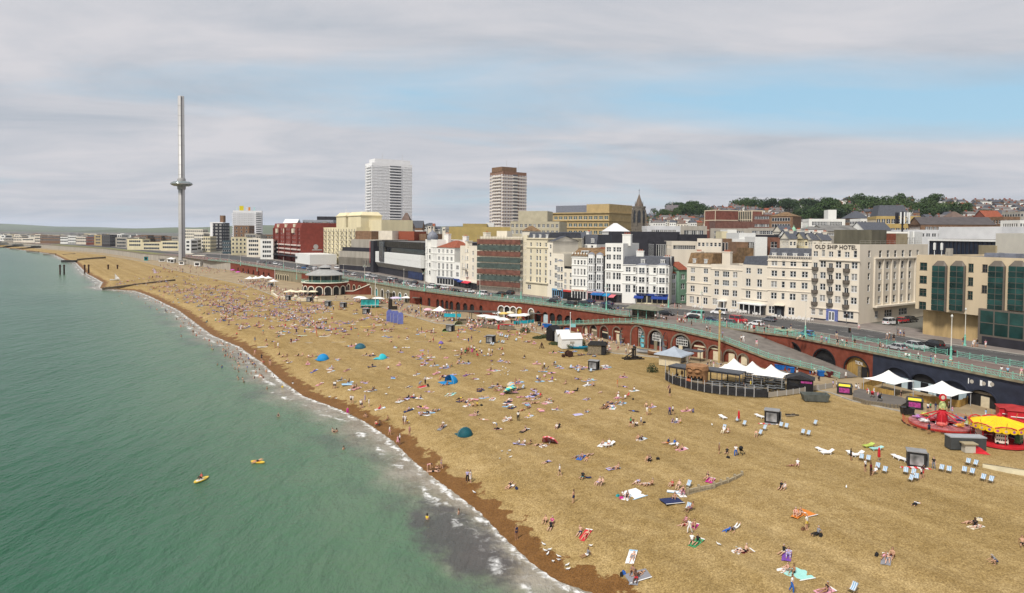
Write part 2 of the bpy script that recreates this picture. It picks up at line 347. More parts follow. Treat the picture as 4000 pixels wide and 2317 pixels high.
 foam=mth('MINIMUM',mth('ADD',mth('ADD',mth('MULTIPLY',e1,rng_(fn,.38,.60)),mth('MULTIPLY',e2,rng_(fn,.38,.6))),e3),1.0)
 foam=mth('MULTIPLY',foam,rng_(off,-4.0,-1.5))
 c=mixc(foam,c,(.80,.80,.78));L.new(c,b.inputs['Base Color'])
 L.new(rng_(foam,.1,.6,.22,.8),b.inputs['Roughness']);dv(b,'IOR',1.33);dv(b,'Specular IOR Level',.30)
 w1=noise(.22,3,.55,(1,.38,1),RAD(28));w2=noise(.75,4,.6,(1,.45,1),RAD(40));w3=noise(2.2,3,.6,(1,.6,1),RAD(15))
 h=mth('ADD',mth('ADD',mth('MULTIPLY',w1,1.25),mth('MULTIPLY',w2,.50)),mth('MULTIPLY',w3,.16));h=mth('ADD',h,mth('MULTIPLY',foam,.12))
 bp=N.new('ShaderNodeBump');dv(bp,'Strength',.85);dv(bp,'Distance',1.0);L.new(h,bp.inputs['Height']);L.new(bp.outputs[0],b.inputs['Normal'])
 return m
def zsea(P):
 d,s=sdist(P,SHORE);sd=d*s
 sw=.16*np.exp(-((sd+3.0)/1.1)**2)*(.5+.5*np.sin(P[:,0]*.11+P[:,1]*.07)) + .10*np.exp(-((sd+7.5)/1.3)**2)*(.5+.5*np.sin(P[:,0]*.08-P[:,1]*.05+2))
 return np.where(sd<0,sw,.0),{'shore':sd}
def keeps(P):
 d,s=sdist(P,SHORE);return d*s<6
wm=water_material()
xw=np.concatenate([-np.geomspace(30000,130,40)[:-1],gsteps(-130,-70,4,1.4),gsteps(-68,34,1.0,1.0),[60]])
yw=np.concatenate([[-3000,-800,-200,-60,0],gsteps(20,160,.9,1.4),gsteps(162,520,2.2,6),np.geomspace(530,30000,40)])
sea=obj('sea',gridmesh(xw,yw,zsea,keeps));sea.data.materials.append(wm);tag(sea,'green sea with small waves breaking on the beach',None,None,'structure')
def strip(name,A,B,m,label,z=None,sub=1,parent=None):
 mb=MB();n=len(A)
 for i in range(n-1):
  for k in range(sub):
   a0,a1=A[i].lerp(B[i],k/sub),A[i].lerp(B[i],(k+1)/sub);b0,b1=A[i+1].lerp(B[i+1],k/sub),A[i+1].lerp(B[i+1],(k+1)/sub)
   if z is not None:
    for v in (a0,a1,b0,b1):v.z=z
   mb.quad(a0,a1,b1,b0)
 return tag(obj(name,mb,parent,mt=m),label,None,None,'structure')
def match(A,B):
 out=[]
 for p in A:
  best=None
  for a,b in zip(B,B[1:]):
   d=b-a;d2=d.xy.dot(d.xy);t=max(0,min(1,(p-a).xy.dot(d.xy)/d2));q=a+d*t;ds=(q-p).xy.length
   if best is None or ds<best[0]:best=(ds,q)
  out.append(best[1])
 return out
asphalt=mat('asphalt',(.075,.073,.072),.85,.25,.35,detail=6);paving=mat('paving',(.215,.185,.165),.85,.22,.4,detail=6);prom_red=mat('red_tarmac',(.165,.120,.105),.9,.2,.3,detail=6)
lowtar=mat('pale_tarmac',(.31,.235,.14),.9,.25,.25,detail=6);whiteline=mat('road_paint',(.62,.61,.58),.7,.25,1.5);stone=mat('kerb_stone',(.34,.32,.28),.85,.2,1.0)
PARs=resample(PAR[:27],8.0)+PAR[27:];FROs=match(PARs,FRO)
def between(t,z):return [Vector((*p.xy.lerp(q.xy,t),z)) for p,q in zip(PARs,FROs)]
K1,K2=between(.36,UZ),between(.84,UZ)
strip('promenade',[Vector((p.x,p.y,UZ+.13)) for p in PARs],between(.335,UZ+.13),prom_red,'upper seafront promenade of reddish tarmac')
strip('kerb',between(.335,UZ+.14),K1,stone,'stone kerb on the seaward side of the road')
def vstrip(name,A,z0,z1,m,label):
 mb=MB()
 for a,b in zip(A,A[1:]):mb.quad((a.x,a.y,z0),(b.x,b.y,z0),(b.x,b.y,z1),(a.x,a.y,z1))
 return tag(obj(name,mb,mt=m),label,None,None,'structure')
vstrip('kerb',K1,UZ-.1,UZ+.14,stone,'stone kerb on the seaward side of the road')
strip('road',K1,K2,asphalt,'asphalt seafront road with parked cars')
strip('kerb',K2,between(.85,UZ+.14),stone,'stone kerb in front of the hotels');vstrip('kerb',K2,UZ-.1,UZ+.14,stone,'stone kerb in front of the hotels')
strip('pavement',between(.85,UZ+.13),[Vector((q.x*1.0+(q.x-p.x)*.25,q.y+(q.y-p.y)*.25,UZ+.13)) for p,q in zip(PARs,FROs)],paving,'grey pavement in front of the hotels')
mb=MB()
for i in range(len(PARs)-1):
 if i>60:break
 for t,dash in ((.60,True),(.40,False),(.80,False)):
  if dash and i % 1==0:
   a=Vector(PARs[i]).xy.lerp(Vector(FROs[i]).xy,t);b=Vector(PARs[i+1]).xy.lerp(Vector(FROs[i+1]).xy,t);d=(b-a).normalized();n=Vector((d.y,-d.x))*.07
   for q in (.0,.5):
    s=a.lerp(b,q);e=s+d*2.2;mb.quad((*(s-n),UZ+.004),(*(s+n),UZ+.004),(*(e+n),UZ+.004),(*(e-n),UZ+.004))
  elif not dash:
   a=Vector(PARs[i]).xy.lerp(Vector(FROs[i]).xy,t);b=Vector(PARs[i+1]).xy.lerp(Vector(FROs[i+1]).xy,t);d=(b-a).normalized();n=Vector((d.y,-d.x))*.05
   mb.quad((*(a-n),UZ+.004),(*(a+n),UZ+.004),(*(b+n),UZ+.004),(*(b-n),UZ+.004))
tag(obj('road_markings',mb,mt=whiteline),'white lane dashes and edge lines painted on the road',None,None,'structure')
EDs=resample(EDGE[:24],6.0)+EDGE[24:];WL=match(EDs,PAR)
strip('esplanade',[Vector((p.x,p.y,LZ)) for p in EDs],[Vector((q.x+(q.x-p.x)*.05,q.y+(q.y-p.y)*.05,LZ)) for p,q in zip(EDs,WL)],lowtar,'lower esplanade of worn tarmac between beach and arches')
mbk=MB()
for a,b in zip(EDs,EDs[1:]):
 d=(b-a).normalized();n=Vector((d.y,-d.x,0))*.18
 mbk.quad(Vector((a.x,a.y,LZ+.05))-n,Vector((b.x,b.y,LZ+.05))-n,Vector((b.x,b.y,LZ+.05))+n,Vector((a.x,a.y,LZ+.05))+n);mbk.quad(Vector((a.x,a.y,LZ-.5))-n,Vector((b.x,b.y,LZ-.5))-n,Vector((b.x,b.y,LZ+.05))-n,Vector((a.x,a.y,LZ+.05))-n)
tag(obj('kerb',mbk,mt=stone),'concrete edging between beach and esplanade',None,None,'structure')
def town_z(x,y):
 h=74*np.exp(-((x-680)/520.0)**2)*smooth01((y-330)/760.0)*(1-.25*smooth01((y-1300)/1500)) + 26*smooth01((y-500)/900.)*np.exp(-((x-100)/500.)**2)
 return UZ-.05+h
def zt(P):
 e,t=sdist(P,FRO);inl=e*t
 return np.where(inl<4,UZ-.05,UZ-.05+(town_z(P[:,0],P[:,1])-UZ+.05)*smooth01((inl-4)/60.)) - np.where(inl<-6,3.0,0),{}
def keept(P):
 e,t=sdist(P,FRO);return e*t>-8
tz=obj('town_ground',gridmesh(np.concatenate([np.geomspace(5000,500,14)[::-1][:1]*0-5000,np.linspace(-4000,-700,30),gsteps(-650,900,16,16),np.geomspace(960,9000,16)]),np.concatenate([gsteps(60,700,9,14),gsteps(715,2200,18,60),np.geomspace(2300,9000,14)]),zt,keept),mt=None)
tz.data.materials.append(mat('town_earth',(.13,.125,.105),.95,.35,.03,detail=6));tag(tz,'ground of the town rising inland to a hill',None,None,'structure')
def hills():
 m=mat('downland',(.105,.125,.065),.95,.35,.0022,detail=7)
 for nm,Y,base,amp,seed,x0,x1 in (('downs',7000,6,100,3.0,-9000,9000),('downs',10500,20,150,7.7,-14000,14000)):
  mb=MB();xs_=np.linspace(x0,x1,220);rows=[(-900,.0),(-500,.45),(-150,.85),(0,1.0),(400,.9),(1200,.2)]
  prof=base+amp*(.50+.26*np.sin(xs_/1300+seed)+.16*np.sin(xs_/560+seed*2.1)+.06*np.sin(xs_/190+seed*3)) * (.66+.34*smooth01((xs_/Y+.75)/.5))
  for j,(dy,k) in enumerate(rows):
   for i,x in enumerate(xs_):mb.v.append((x,Y+dy+250*sin(x/900+seed),k*prof[i]-2))
  n=len(xs_)
  for j in range(len(rows)-1):
   for i in range(n-1):mb.f.append((j*n+i,j*n+i+1,(j+1)*n+i+1,(j+1)*n+i));mb.m.append(0)
  tag(obj('hills',mb,mt=m,smooth=True),'rolling green downs far behind the town',None,None,'structure')
hills()
# ------------------ seafront walls with arches, ramps, railings
brk=brick_mat('red_brick',(.235,.060,.034),(.185,.048,.030),(.15,.07,.05))
greyc=mat('grey_concrete',(.36,.33,.28),.85,.18,.4,streak=True,detail=6)
tealm=mat('teal_panel',(.05,.33,.36),.6,.2)
navy=mat('navy_paint',(.022,.027,.045),.6,.35,.5,bump=.2,bscale=6);cornice_m=mat('stained_stone',(.235,.205,.135),.9,.35,.8,streak=True,detail=6);ringstone=mat('arch_stone',(.175,.140,.105),.9,.3,1.5)
bkp=mat('black_paint',(.012,.012,.014),.45,.3,2);crp=mat('cream_paint',(.62,.54,.38),.6,.12,2);wtp=mat('white_paint',(.74,.74,.71),.55,.06,1.5)
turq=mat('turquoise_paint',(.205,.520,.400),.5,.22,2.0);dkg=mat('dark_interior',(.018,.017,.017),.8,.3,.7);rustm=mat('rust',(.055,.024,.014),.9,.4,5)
wood=mat('ochre_wood',(.36,.225,.065),.7,.3,3,streak=True);gwd=mat('grey_wood',(.20,.165,.115),.9,.35,3);palebl=mat('pale_blue_panel',(.42,.52,.56),.6,.12,1)
def upx(p0,p1,z,px):
 a,b=.0,1.0
 f=lambda t:proj((*p0.xy.lerp(p1.xy,t),z))[0]-px
 fa=f(a)
 for _ in range(40):
  c=(a+b)/2;fc=f(c)
  if (fc>0)==(fa>0):a=c
  else:b=c
 return (a+b)/2
def frame_of(p0,p1):
 d=(p1-p0);return d.xy.length,atan2(d.y,d.x)
ARCHN=12
def arch_wall(mb,L,top,arches,z0,D=.9):
 xs_=sorted(set([.0,L]+[x for xc,w,s,r in arches for x in [xc+w*cos(pi*k/ARCHN) for k in range(ARCHN+1)]]+[L*k/12 for k in range(1,12)]))
 xs_=[x for i,x in enumerate(xs_) if i==0 or x-xs_[i-1]>1e-4]
 def under(x):
  for xc,w,s,r in arches:
   if abs(x-xc)<w-1e-4:return s+r*sqrt(max(0,1-((x-xc)/w)**2))
  return None
 for a,b in zip(xs_,xs_[1:]):
  m=(a+b)/2;um=under(m)
  if um is None:za,zb=z0,z0
  else:
   za=under(a) if under(a) is not None else arch_side(arches,m);zb=under(b) if under(b) is not None else arch_side(arches,m)
  ta,tb=top(a),top(b)
  if ta>za+.01 or tb>zb+.01:mb.quad((a,0,za),(b,0,zb),(b,0,max(tb,zb)),(a,0,max(ta,za)))
  if um is not None:mb.quad((a,0,za),(a,D,za),(b,D,zb),(b,0,zb))
 for xc,w,s,r in arches:
  for x in (xc-w,xc+w):mb.quad((x,0,z0),(x,D,z0),(x,D,s),(x,0,s))
def arch_side(arches,x):
 for xc,w,s,r in arches:
  if abs(x-xc)<=w+1e-3:return s
 return 0
def arch_ring(w,s,r,z0,t=.35,d=.06):
 mb=MB();pts=[(-w,z0),(-w,s)]+[(-w*cos(pi*k/14),s+r*sin(pi*k/14)) for k in range(1,14)]+[(w,s),(w,z0)]
 k2=(w+t)/w;out=[(-w-t,z0),(-w-t,s)]+[(-(w+t)*cos(pi*k/14),s+(r+t)*sin(pi*k/14)) for k in range(1,14)]+[(w+t,s),(w+t,z0)]
 for i in range(len(pts)-1):
  a,b,c,e=pts[i],pts[i+1],out[i+1],out[i]
  mb.quad((a[0],-d,a[1]),(e[0],-d,e[1]),(c[0],-d,c[1]),(b[0],-d,b[1]))
  mb.quad((e[0],-d,e[1]),(e[0],.02,e[1]),(c[0],.02,c[1]),(c[0],-d,c[1]));mb.quad((a[0],-d,a[1]),(b[0],-d,b[1]),(b[0],.3,b[1]),(a[0],.3,a[1]))
 return mb
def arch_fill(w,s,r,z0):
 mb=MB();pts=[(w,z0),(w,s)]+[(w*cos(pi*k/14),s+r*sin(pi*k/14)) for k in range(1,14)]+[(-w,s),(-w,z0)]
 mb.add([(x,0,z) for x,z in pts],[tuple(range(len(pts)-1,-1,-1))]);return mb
def fan_window(w,h):
 mb=MB();n=6
 for k in range(n+1):mb.box(-w+2*w*k/n-.04,-w+2*w*k/n+.04,-.05,.05,0,h*(.62+.38*sqrt(max(0,1-(1-2*k/n)**2))))
 for j in (.02,.34,.66):mb.box(-w,w,-.04,.04,h*j-.05,h*j+.05)
 pts=[(-w*cos(pi*k/10),0,h*(.62+.38*sin(pi*k/10))) for k in range(11)];mb.path(pts,.07,4)
 return mb
def wall_thing(name,label,p0,p1,z0,t0,t1,wm_,arch_specs,cat='wall',cornice=True,thick=None):
 L,a=frame_of(p0,p1);root=thing(name,label,cat,(p0.x,p0.y,0),a)
 top=(lambda x:lerp(t0,t1,x/L))
 arches=[]
 for sp in arch_specs:
  x=upx(p0,p1,z0+1.5,sp['px'])*L;w=sp['w'];apex=min(sp.get('apex',z0+3.6),top(x)-.3);r=min(w*sp.get('rk',1.0),apex-z0-.6);s=apex-r
  arches.append((x,w,s,r));sp['x']=x;sp['s']=s;sp['r']=r
 mb=MB();arch_wall(mb,L,top,arches,z0)
 mb.quad((0,0,z0),(0,1.0,z0),(0,1.0,t0),(0,0,t0));mb.quad((L,0,z0),(L,1.0,z0),(L,1.0,t1),(L,0,t1))
 obj('wall',mb,root,mt=wm_)
 for sp in arch_specs:
  w,s,r,x=sp['w'],sp['s'],sp['r'],sp['x']
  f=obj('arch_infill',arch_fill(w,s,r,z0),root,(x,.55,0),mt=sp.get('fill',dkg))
  if sp.get('ring'):obj('arch_ring',arch_ring(w,s,r,z0,sp.get('rt',.32)),root,(x,0,0),mt=sp['ring'])
  ex=sp.get('extra')
  if ex=='fan':
   obj('fan_window',fan_window(w*.62,(s+r-z0)*.42),root,(x,.45,z0+(s+r-z0)*.46),mt=wtp)
   obj('pillar',MB().box(-.55,.55,-.1,.1,0,(s+r-z0)*.45),root,(x-w*.12,.42,z0),mt=sp.get('door',cornice_m));obj('dado',MB().box(-w*.96,w*.96,-.05,.05,0,1.1),root,(x,.46,z0),mt=brk)
  elif ex=='door':
   obj('door',MB().box(-.75,.75,-.06,.06,0,2.2),root,(x+w*.1,.45,z0),mt=crp)
   obj('sign_board',MB().box(-w*.8,w*.8,-.05,.05,0,.4),root,(x,.44,z0+2.6),mt=sp.get('sign',crp))
  elif ex=='shutter':
   obj('shutter',MB().box(-w*.9,w*.9,-.06,.06,0,s-z0+r*.3),root,(x,.45,z0),mt=sp.get('door',bkp));obj('sign_board',MB().box(-w*.7,w*.7,-.05,.05,0,.35),root,(x,.42,z0+(s-z0)*.95),mt=sp.get('sign',wtp))
  elif ex=='glass':
   pn=obj('glazed_front',MB().box(-w*.92,w*.92,-.05,.05,0,2.3),root,(x,.46,z0),mt=palebl);obj('door',MB().box(-.8,.8,-.05,.05,0,2.3),root,(x,.38,z0),mt=bkp)
 if cornice:
  mbc=MB();mbc.add([(0,-.35,t0-.32),(0,.15,t0-.32),(0,.15,t0+.05),(0,-.35,t0+.05),(L,-.35,t1-.32),(L,.15,t1-.32),(L,.15,t1+.05),(L,-.35,t1+.05)],[(0,1,5,4),(1,2,6,5),(2,3,7,6),(3,0,4,7),(0,3,2,1),(4,5,6,7)])
  obj('cornice',mbc,root,mt=cornice_m)
 return root
def rail_panel(L0=2.4,h=1.05):
 mb=MB();mb.box(0,L0,-.035,.035,h-.05,h+.03);mb.box(0,L0,-.03,.03,.10,.16);mb.box(0,L0,-.02,.02,.60,.64)
 n=4
 for k in range(n):
  x0,x1=L0*k/n,L0*(k+1)/n;mb.tube((x0,0,.14),(x1,0,.62),.022,n=4,caps=False);mb.tube((x1,0,.14),(x0,0,.62),.022,n=4,caps=False)
  mb.tube(((x0+x1)/2,0,.62),((x0+x1)/2,0,h-.04),.02,n=4,caps=False)
 return mb.mesh('lattice_panel',[turq])
def rail_post():return MB().box(-.09,.09,-.09,.09,0,.18).tube((0,0,.18),(0,0,1.1),.06,.05,6).sphere((0,0,1.2),.09,.09,.12,6,4).mesh('post',[turq])
RP,RPO=rail_panel(),rail_post()
def fence_panel(L0=2.4,h=1.05):
 mb=MB()
 for z in (.35,.7,h):mb.tube((0,0,z),(L0,0,z),.03,n=4,caps=False)
 mb.tube((0,0,.35),(L0,0,h),.015,n=4,caps=False);mb.tube((0,0,h),(L0,0,.35),.015,n=4,caps=False)
 return mb.mesh('rail_panel',[turq])
FP=fence_panel()
def railing(name,label,pts,step=2.4,panel=RP,post=RPO,group=None,hs=1.0):
 pts=[Vector(p) for p in pts];root=thing(name,label,'railing',pts[0],0,group);st=[pts[0]]
 for a,b in zip(pts,pts[1:]):
  n=max(1,int(round((b-a).length/step)));st+=[a.lerp(b,k/n) for k in range(1,n+1)]
 o=pts[0]
 for i,p in enumerate(st):
  if post:q=obj('post',post,root,p-o);q.scale=(1,1,hs)
  if i:
   a=st[i-1];d=p-a;Lh=d.xy.length;e=obj(panel.name.split('.')[0],panel,root,a-o);e.rotation_euler=(0,-atan2(d.z,Lh),atan2(d.y,d.x));e.scale=(d.length/2.4,1,hs)
 return root
OUT=[(2151,1271,1270),(2278,1305,1266),(2397,1333,1260),(2489,1353,1257),(2636,1383,1279),(2814,1412,1327),(3000,1440,1399),(3214,1471,1453),(3278,1480,1477)]
OB=[at(x,b,LZ) for x,b,t in OUT];OT=[Vector((p.x,p.y,min(8.9,max(LZ+.15,zat(x,t,p.y))))) for p,(x,b,t) in zip(OB,OUT)]
gapx=lambda x,y=0:zG(x,y)[0]
segs=[(0,1,[]),
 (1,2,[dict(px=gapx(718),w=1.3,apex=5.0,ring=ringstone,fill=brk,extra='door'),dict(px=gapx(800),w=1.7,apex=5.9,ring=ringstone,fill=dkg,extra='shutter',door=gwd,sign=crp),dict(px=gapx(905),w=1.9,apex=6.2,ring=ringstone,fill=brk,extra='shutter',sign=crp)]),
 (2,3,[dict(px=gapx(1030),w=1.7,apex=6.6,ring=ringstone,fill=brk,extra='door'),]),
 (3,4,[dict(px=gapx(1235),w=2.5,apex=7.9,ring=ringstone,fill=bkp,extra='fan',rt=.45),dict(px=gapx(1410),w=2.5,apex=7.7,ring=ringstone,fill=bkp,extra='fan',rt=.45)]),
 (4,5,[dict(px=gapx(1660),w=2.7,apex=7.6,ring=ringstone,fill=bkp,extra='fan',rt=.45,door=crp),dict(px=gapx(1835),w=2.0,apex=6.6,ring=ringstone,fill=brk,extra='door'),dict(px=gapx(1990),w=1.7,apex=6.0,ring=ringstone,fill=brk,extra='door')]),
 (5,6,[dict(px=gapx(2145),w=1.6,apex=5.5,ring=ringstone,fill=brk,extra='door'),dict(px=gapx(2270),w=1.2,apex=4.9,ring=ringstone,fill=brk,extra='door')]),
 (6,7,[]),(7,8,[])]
for i,(a,b,ar) in enumerate(segs):
 wall_thing('brick_wall',['low red brick wall at the foot of the far ramp','red brick ramp wall with three small shop arches','red brick wall with one cream door arch beside a boat','tallest red brick wall with two fan window arches and boats','red brick wall with fan window arch and pale blue porch','red brick ramp wall with two cream doors behind white tents','plain red brick wall below the descending ramp','lowest red brick wall at the foot of the ramp'][i],OB[a],OB[b],LZ,OT[a].z,OT[b].z,brk,ar)
platm=mat('ramp_tarmac',(.17,.15,.13),.9,.25,.5)
A_=resample(OT,5.0);Bm=match(A_,PAR);mbp=MB()
for i in range(len(A_)-1):
 a0,a1=A_[i]-Vector((0,0,.03)),A_[i+1]-Vector((0,0,.03));mbp.quad(a0,a1,Vector((Bm[i+1].x,Bm[i+1].y,a1.z)),Vector((Bm[i].x,Bm[i].y,a0.z)))
tag(obj('ramp',mbp,mt=platm),'tarmac ramp rising from the esplanade to the road and down again',None,None,'structure')
railing('ramp_railing','turquoise lattice railing along the ramps above the brick arches',OT)
def par_pt(px):
 best=None
 for a,b in zip(PAR,PAR[1:]):
  pa,pb=proj((a.x,a.y,UZ))[0],proj((b.x,b.y,UZ))[0]
  if a.y<1 or b.y<1:continue
  if (pa-px)*(pb-px)<=0 and abs(pa-pb)>1e-6:
   return a.lerp(b,(px-pa)/(pb-pa))
 return PAR[-1]
def fpx(x):return zF(x,0)[0]
def cpx(x):return zC(x,0)[0]
inner=[
 (3411,4000,navy,[dict(px=fpx(1265),w=3.2,apex=6.3,rk=.75,ring=navy,fill=navy,extra='glass'),dict(px=fpx(1525),w=3.0,apex=6.2,rk=.75,ring=navy,fill=dkg,extra='glass'),dict(px=fpx(1820),w=3.0,apex=6.1,rk=.75,ring=navy,fill=navy,extra='glass'),dict(px=fpx(2105),w=2.6,apex=5.6,rk=.75,ring=navy,fill=dkg,extra='door',sign=gwd)],'navy painted seafront wall with bar arches behind white canopies'),
 (3095,3411,brk,[dict(px=fpx(220)+6,w=2.9,apex=6.9,rk=.9,ring=bkp,fill=dkg),dict(px=fpx(548),w=3.1,apex=6.9,rk=.9,ring=bkp,fill=dkg,extra='shutter',sign=dkg),dict(px=fpx(868),w=3.1,apex=6.7,rk=.9,ring=bkp,fill=wood)],'red brick wall with two black arches and a timber boarded arch'),
 (2681,3095,brk,[],'plain red brick wall beside the ramp with a poster board'),
 (2494,2681,brk,[],'short red brick wall behind the bus shelter'),
 (2196,2494,brk,[dict(px=cpx(1560),w=1.9,apex=6.1,rk=1,ring=None,fill=dkg),dict(px=cpx(1665),w=1.9,apex=5.9,rk=1,fill=dkg)],'red brick wall with two black arches and a poster panel'),
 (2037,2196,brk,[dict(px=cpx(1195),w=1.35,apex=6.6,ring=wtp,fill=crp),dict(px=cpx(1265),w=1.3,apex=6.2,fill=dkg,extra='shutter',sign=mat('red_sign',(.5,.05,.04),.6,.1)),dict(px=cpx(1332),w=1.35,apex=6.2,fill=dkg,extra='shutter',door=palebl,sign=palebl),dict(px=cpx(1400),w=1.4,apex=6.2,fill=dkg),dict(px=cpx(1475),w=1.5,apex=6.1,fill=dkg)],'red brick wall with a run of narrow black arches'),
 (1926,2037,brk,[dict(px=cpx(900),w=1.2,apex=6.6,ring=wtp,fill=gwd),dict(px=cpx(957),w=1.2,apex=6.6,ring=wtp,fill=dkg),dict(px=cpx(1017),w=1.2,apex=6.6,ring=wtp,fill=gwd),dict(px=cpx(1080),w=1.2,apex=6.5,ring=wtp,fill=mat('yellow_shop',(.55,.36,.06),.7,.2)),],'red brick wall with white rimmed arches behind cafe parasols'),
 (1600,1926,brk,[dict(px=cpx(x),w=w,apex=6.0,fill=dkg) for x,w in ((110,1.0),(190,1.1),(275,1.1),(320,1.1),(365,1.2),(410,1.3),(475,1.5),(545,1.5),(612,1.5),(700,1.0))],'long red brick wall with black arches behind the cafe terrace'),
 (1432,1600,cornice_m,[dict(px=1447+k*23,w=1.4,apex=6.2,ring=wtp,fill=[dkg,tealm,dkg,wtp][k % 4]) for k in range(7)],'row of white rimmed arches under the road behind parasols'),
 (1178,1432,brk,[dict(px=1320+k*21,w=1.4,apex=6,ring=crp,fill=dkg) for k in range(5)],'red brick wall behind the round pavilion'),
 (1075,1178,cornice_m,[dict(px=zM(285,0)[0]+k*9,w=1.2,apex=6.0,ring=crp,fill=dkg) for k in range(6)],'stained wall with six small round arches'),
 (900,1075,brk,[dict(px=930+k*20,w=1.8,apex=6,fill=dkg) for k in range(7)],'far brick wall below the road ramp'),
 (675,900,greyc,[],'far grey retaining wall behind the observation tower'),(556,675,greyc,[],'far grey wall past the observation tower'),(500,556,greyc,[],'distant grey sea wall beside the lawns'),(397,500,greyc,[],'distant grey sea wall below the lawns'),(278,397,greyc,[],'distant grey sea wall below the red mansion flats'),(100,278,greyc,[],'distant grey sea wall below the brown mansion block'),(2,100,greyc,[],'most distant grey sea wall of the far front'),
]
for x0,x1,m_,ar,lab in inner:
 wall_thing('seafront_wall',lab,par_pt(x0),par_pt(x1),LZ-.3,UZ+.1,UZ+.1,m_,ar)
up=lambda p:Vector((p.x,p.y,UZ+.15))
railing('seafront_railing','turquoise lattice railing on top of the navy bar wall',[up(par_pt(4010)),up(par_pt(3906)),up(par_pt(3429))])
railing('seafront_railing','turquoise lattice railing above the timber boarded arch',[up(par_pt(x)) for x in (3429,3300,3095,2896,2690)])
railing('seafront_railing','turquoise lattice railing above the run of narrow black arches',[up(par_pt(x)) for x in (2494,2355,2196,2037,1926)])
railing('seafront_railing','turquoise railing running past the round pavilion',[up(par_pt(x)) for x in (1926,1759,1600,1432,1178)],step=4.5)
railing('seafront_railing','far turquoise railing towards the observation tower',[up(par_pt(x)) for x in (1178,1075,900,814)],step=9)
RF=[at(x,y,UZ+.14) for x,y in [(4000,1438),(3739,1395)]];railing('road_fence','turquoise barrier fence by the two black parked cars',[Vector((98,118,UZ+.14))]+RF,panel=FP)
railing('road_fence','turquoise barrier fence by the two silver parked cars',[at(x,y,UZ+.14) for x,y in [(3700,1388),(3568,1367),(3430,1344),(3330,1330)]],panel=FP)
railing('road_fence','turquoise barrier fence by the open topped car',[at(x,y,UZ+.14) for x,y in [(3240,1330),(3150,1312),(3027,1300)]],panel=FP)
railing('road_fence','turquoise barrier fence by the red van',[at(x,y,UZ+.14) for x,y in [(2912,1284),(2800,1270),(2755,1263)]],panel=FP)
railing('road_fence','turquoise barrier fence by the cafe side of the road',[at(x,y,UZ+.14) for x,y in [(2340,1208),(2196,1188),(2037,1170),(1926,1160)]],panel=FP,step=3.2)
posterm=mat('posters',(.55,.6,.45),.5,.0);
def poster_mat():
 m=bpy.data.materials.new('poster_sheet');m.use_nodes=True;nt=m.node_tree;N=nt.nodes;L=nt.links;b=N['Principled BSDF']
 tc=N.new('ShaderNodeTexCoord');v=N.new('ShaderNodeTexBrick');dv(v,'Scale',.8);dv(v,'Mortar Size',.03);mp=N.new('ShaderNodeMapping');dv(mp,'Rotation',(RAD(90),0,0));L.new(tc.outputs['Object'],mp.inputs[0]);L.new(mp.outputs[0],v.inputs[0])
 dv(v,'Color1',(.62,.6,.55,1));dv(v,'Color2',(.72,.55,.08,1));dv(v,'Mortar',(.25,.6,.6,1));L.new(v.outputs[0],b.inputs['Base Color']);return m
PM=poster_mat()
def board(px0,px1,z0,z1,label):
 a,b=par_pt(px0),par_pt(px1);L,an=frame_of(a,b);r=thing('poster_board',label,'poster board',(a.x,a.y,z0),an)
 obj('sheet',MB().box(.1,L-.1,-.16,-.1,.1,z1-z0-.1),r,mt=PM);mb=MB();mb.box(0,L,-.14,0,0,.1);mb.box(0,L,-.14,0,z1-z0-.1,z1-z0);mb.box(0,.1,-.14,0,.1,z1-z0-.1);mb.box(L-.1,L,-.14,0,.1,z1-z0-.1);obj('frame',mb,r,mt=mat('light_blue_frame',(.30,.55,.58),.5,.1))
board(zB(1650,0)[0],zB(1870,0)[0],5.4,7.7,'long poster board in light blue frame above the ramp')
board(zC(1810,0)[0],zC(1930,0)[0],4.7,7.3,'short poster board on brick wall beside the narrow black arches')
def text(s,size,parent,loc,rot,m,ext=.03,name='lettering',align='CENTER'):
 cu=bpy.data.curves.new('lettering','FONT');cu.body=s;cu.size=size;cu.extrude=ext;cu.align_x=align;cu.resolution_u=2
 t=bpy.data.objects.new('tmp',cu);col.objects.link(t);dg=bpy.context.evaluated_depsgraph_get();me=bpy.data.meshes.new_from_object(t.evaluated_get(dg));bpy.data.objects.remove(t);me.materials.clear();me.materials.append(m)
 o=bpy.data.objects.new(name,me);col.objects.link(o);o.parent=parent;o.location=loc;o.rotation_euler=rot;return o
wl=[o for o in col.objects if o.get('label','').startswith('red brick wall with two black arches and a timber')][0]
Lw=(par_pt(3411)-par_pt(3095)).xy.length;xa=upx(par_pt(3095),par_pt(3411),LZ+1.5,fpx(868))*Lw
text('TIDE',1.0,wl,(xa+.3,.40,5.2),(RAD(90),0,0),wtp)
obj('door',MB().box(-.6,.9,-.05,.05,0,2.4),wl,(xa+1.6,.42,LZ),mt=dkg);obj('door',MB().box(-.8,0,-.9,-.8,0,2.4),wl,(xa+.9,1.2,LZ),mt=gwd)
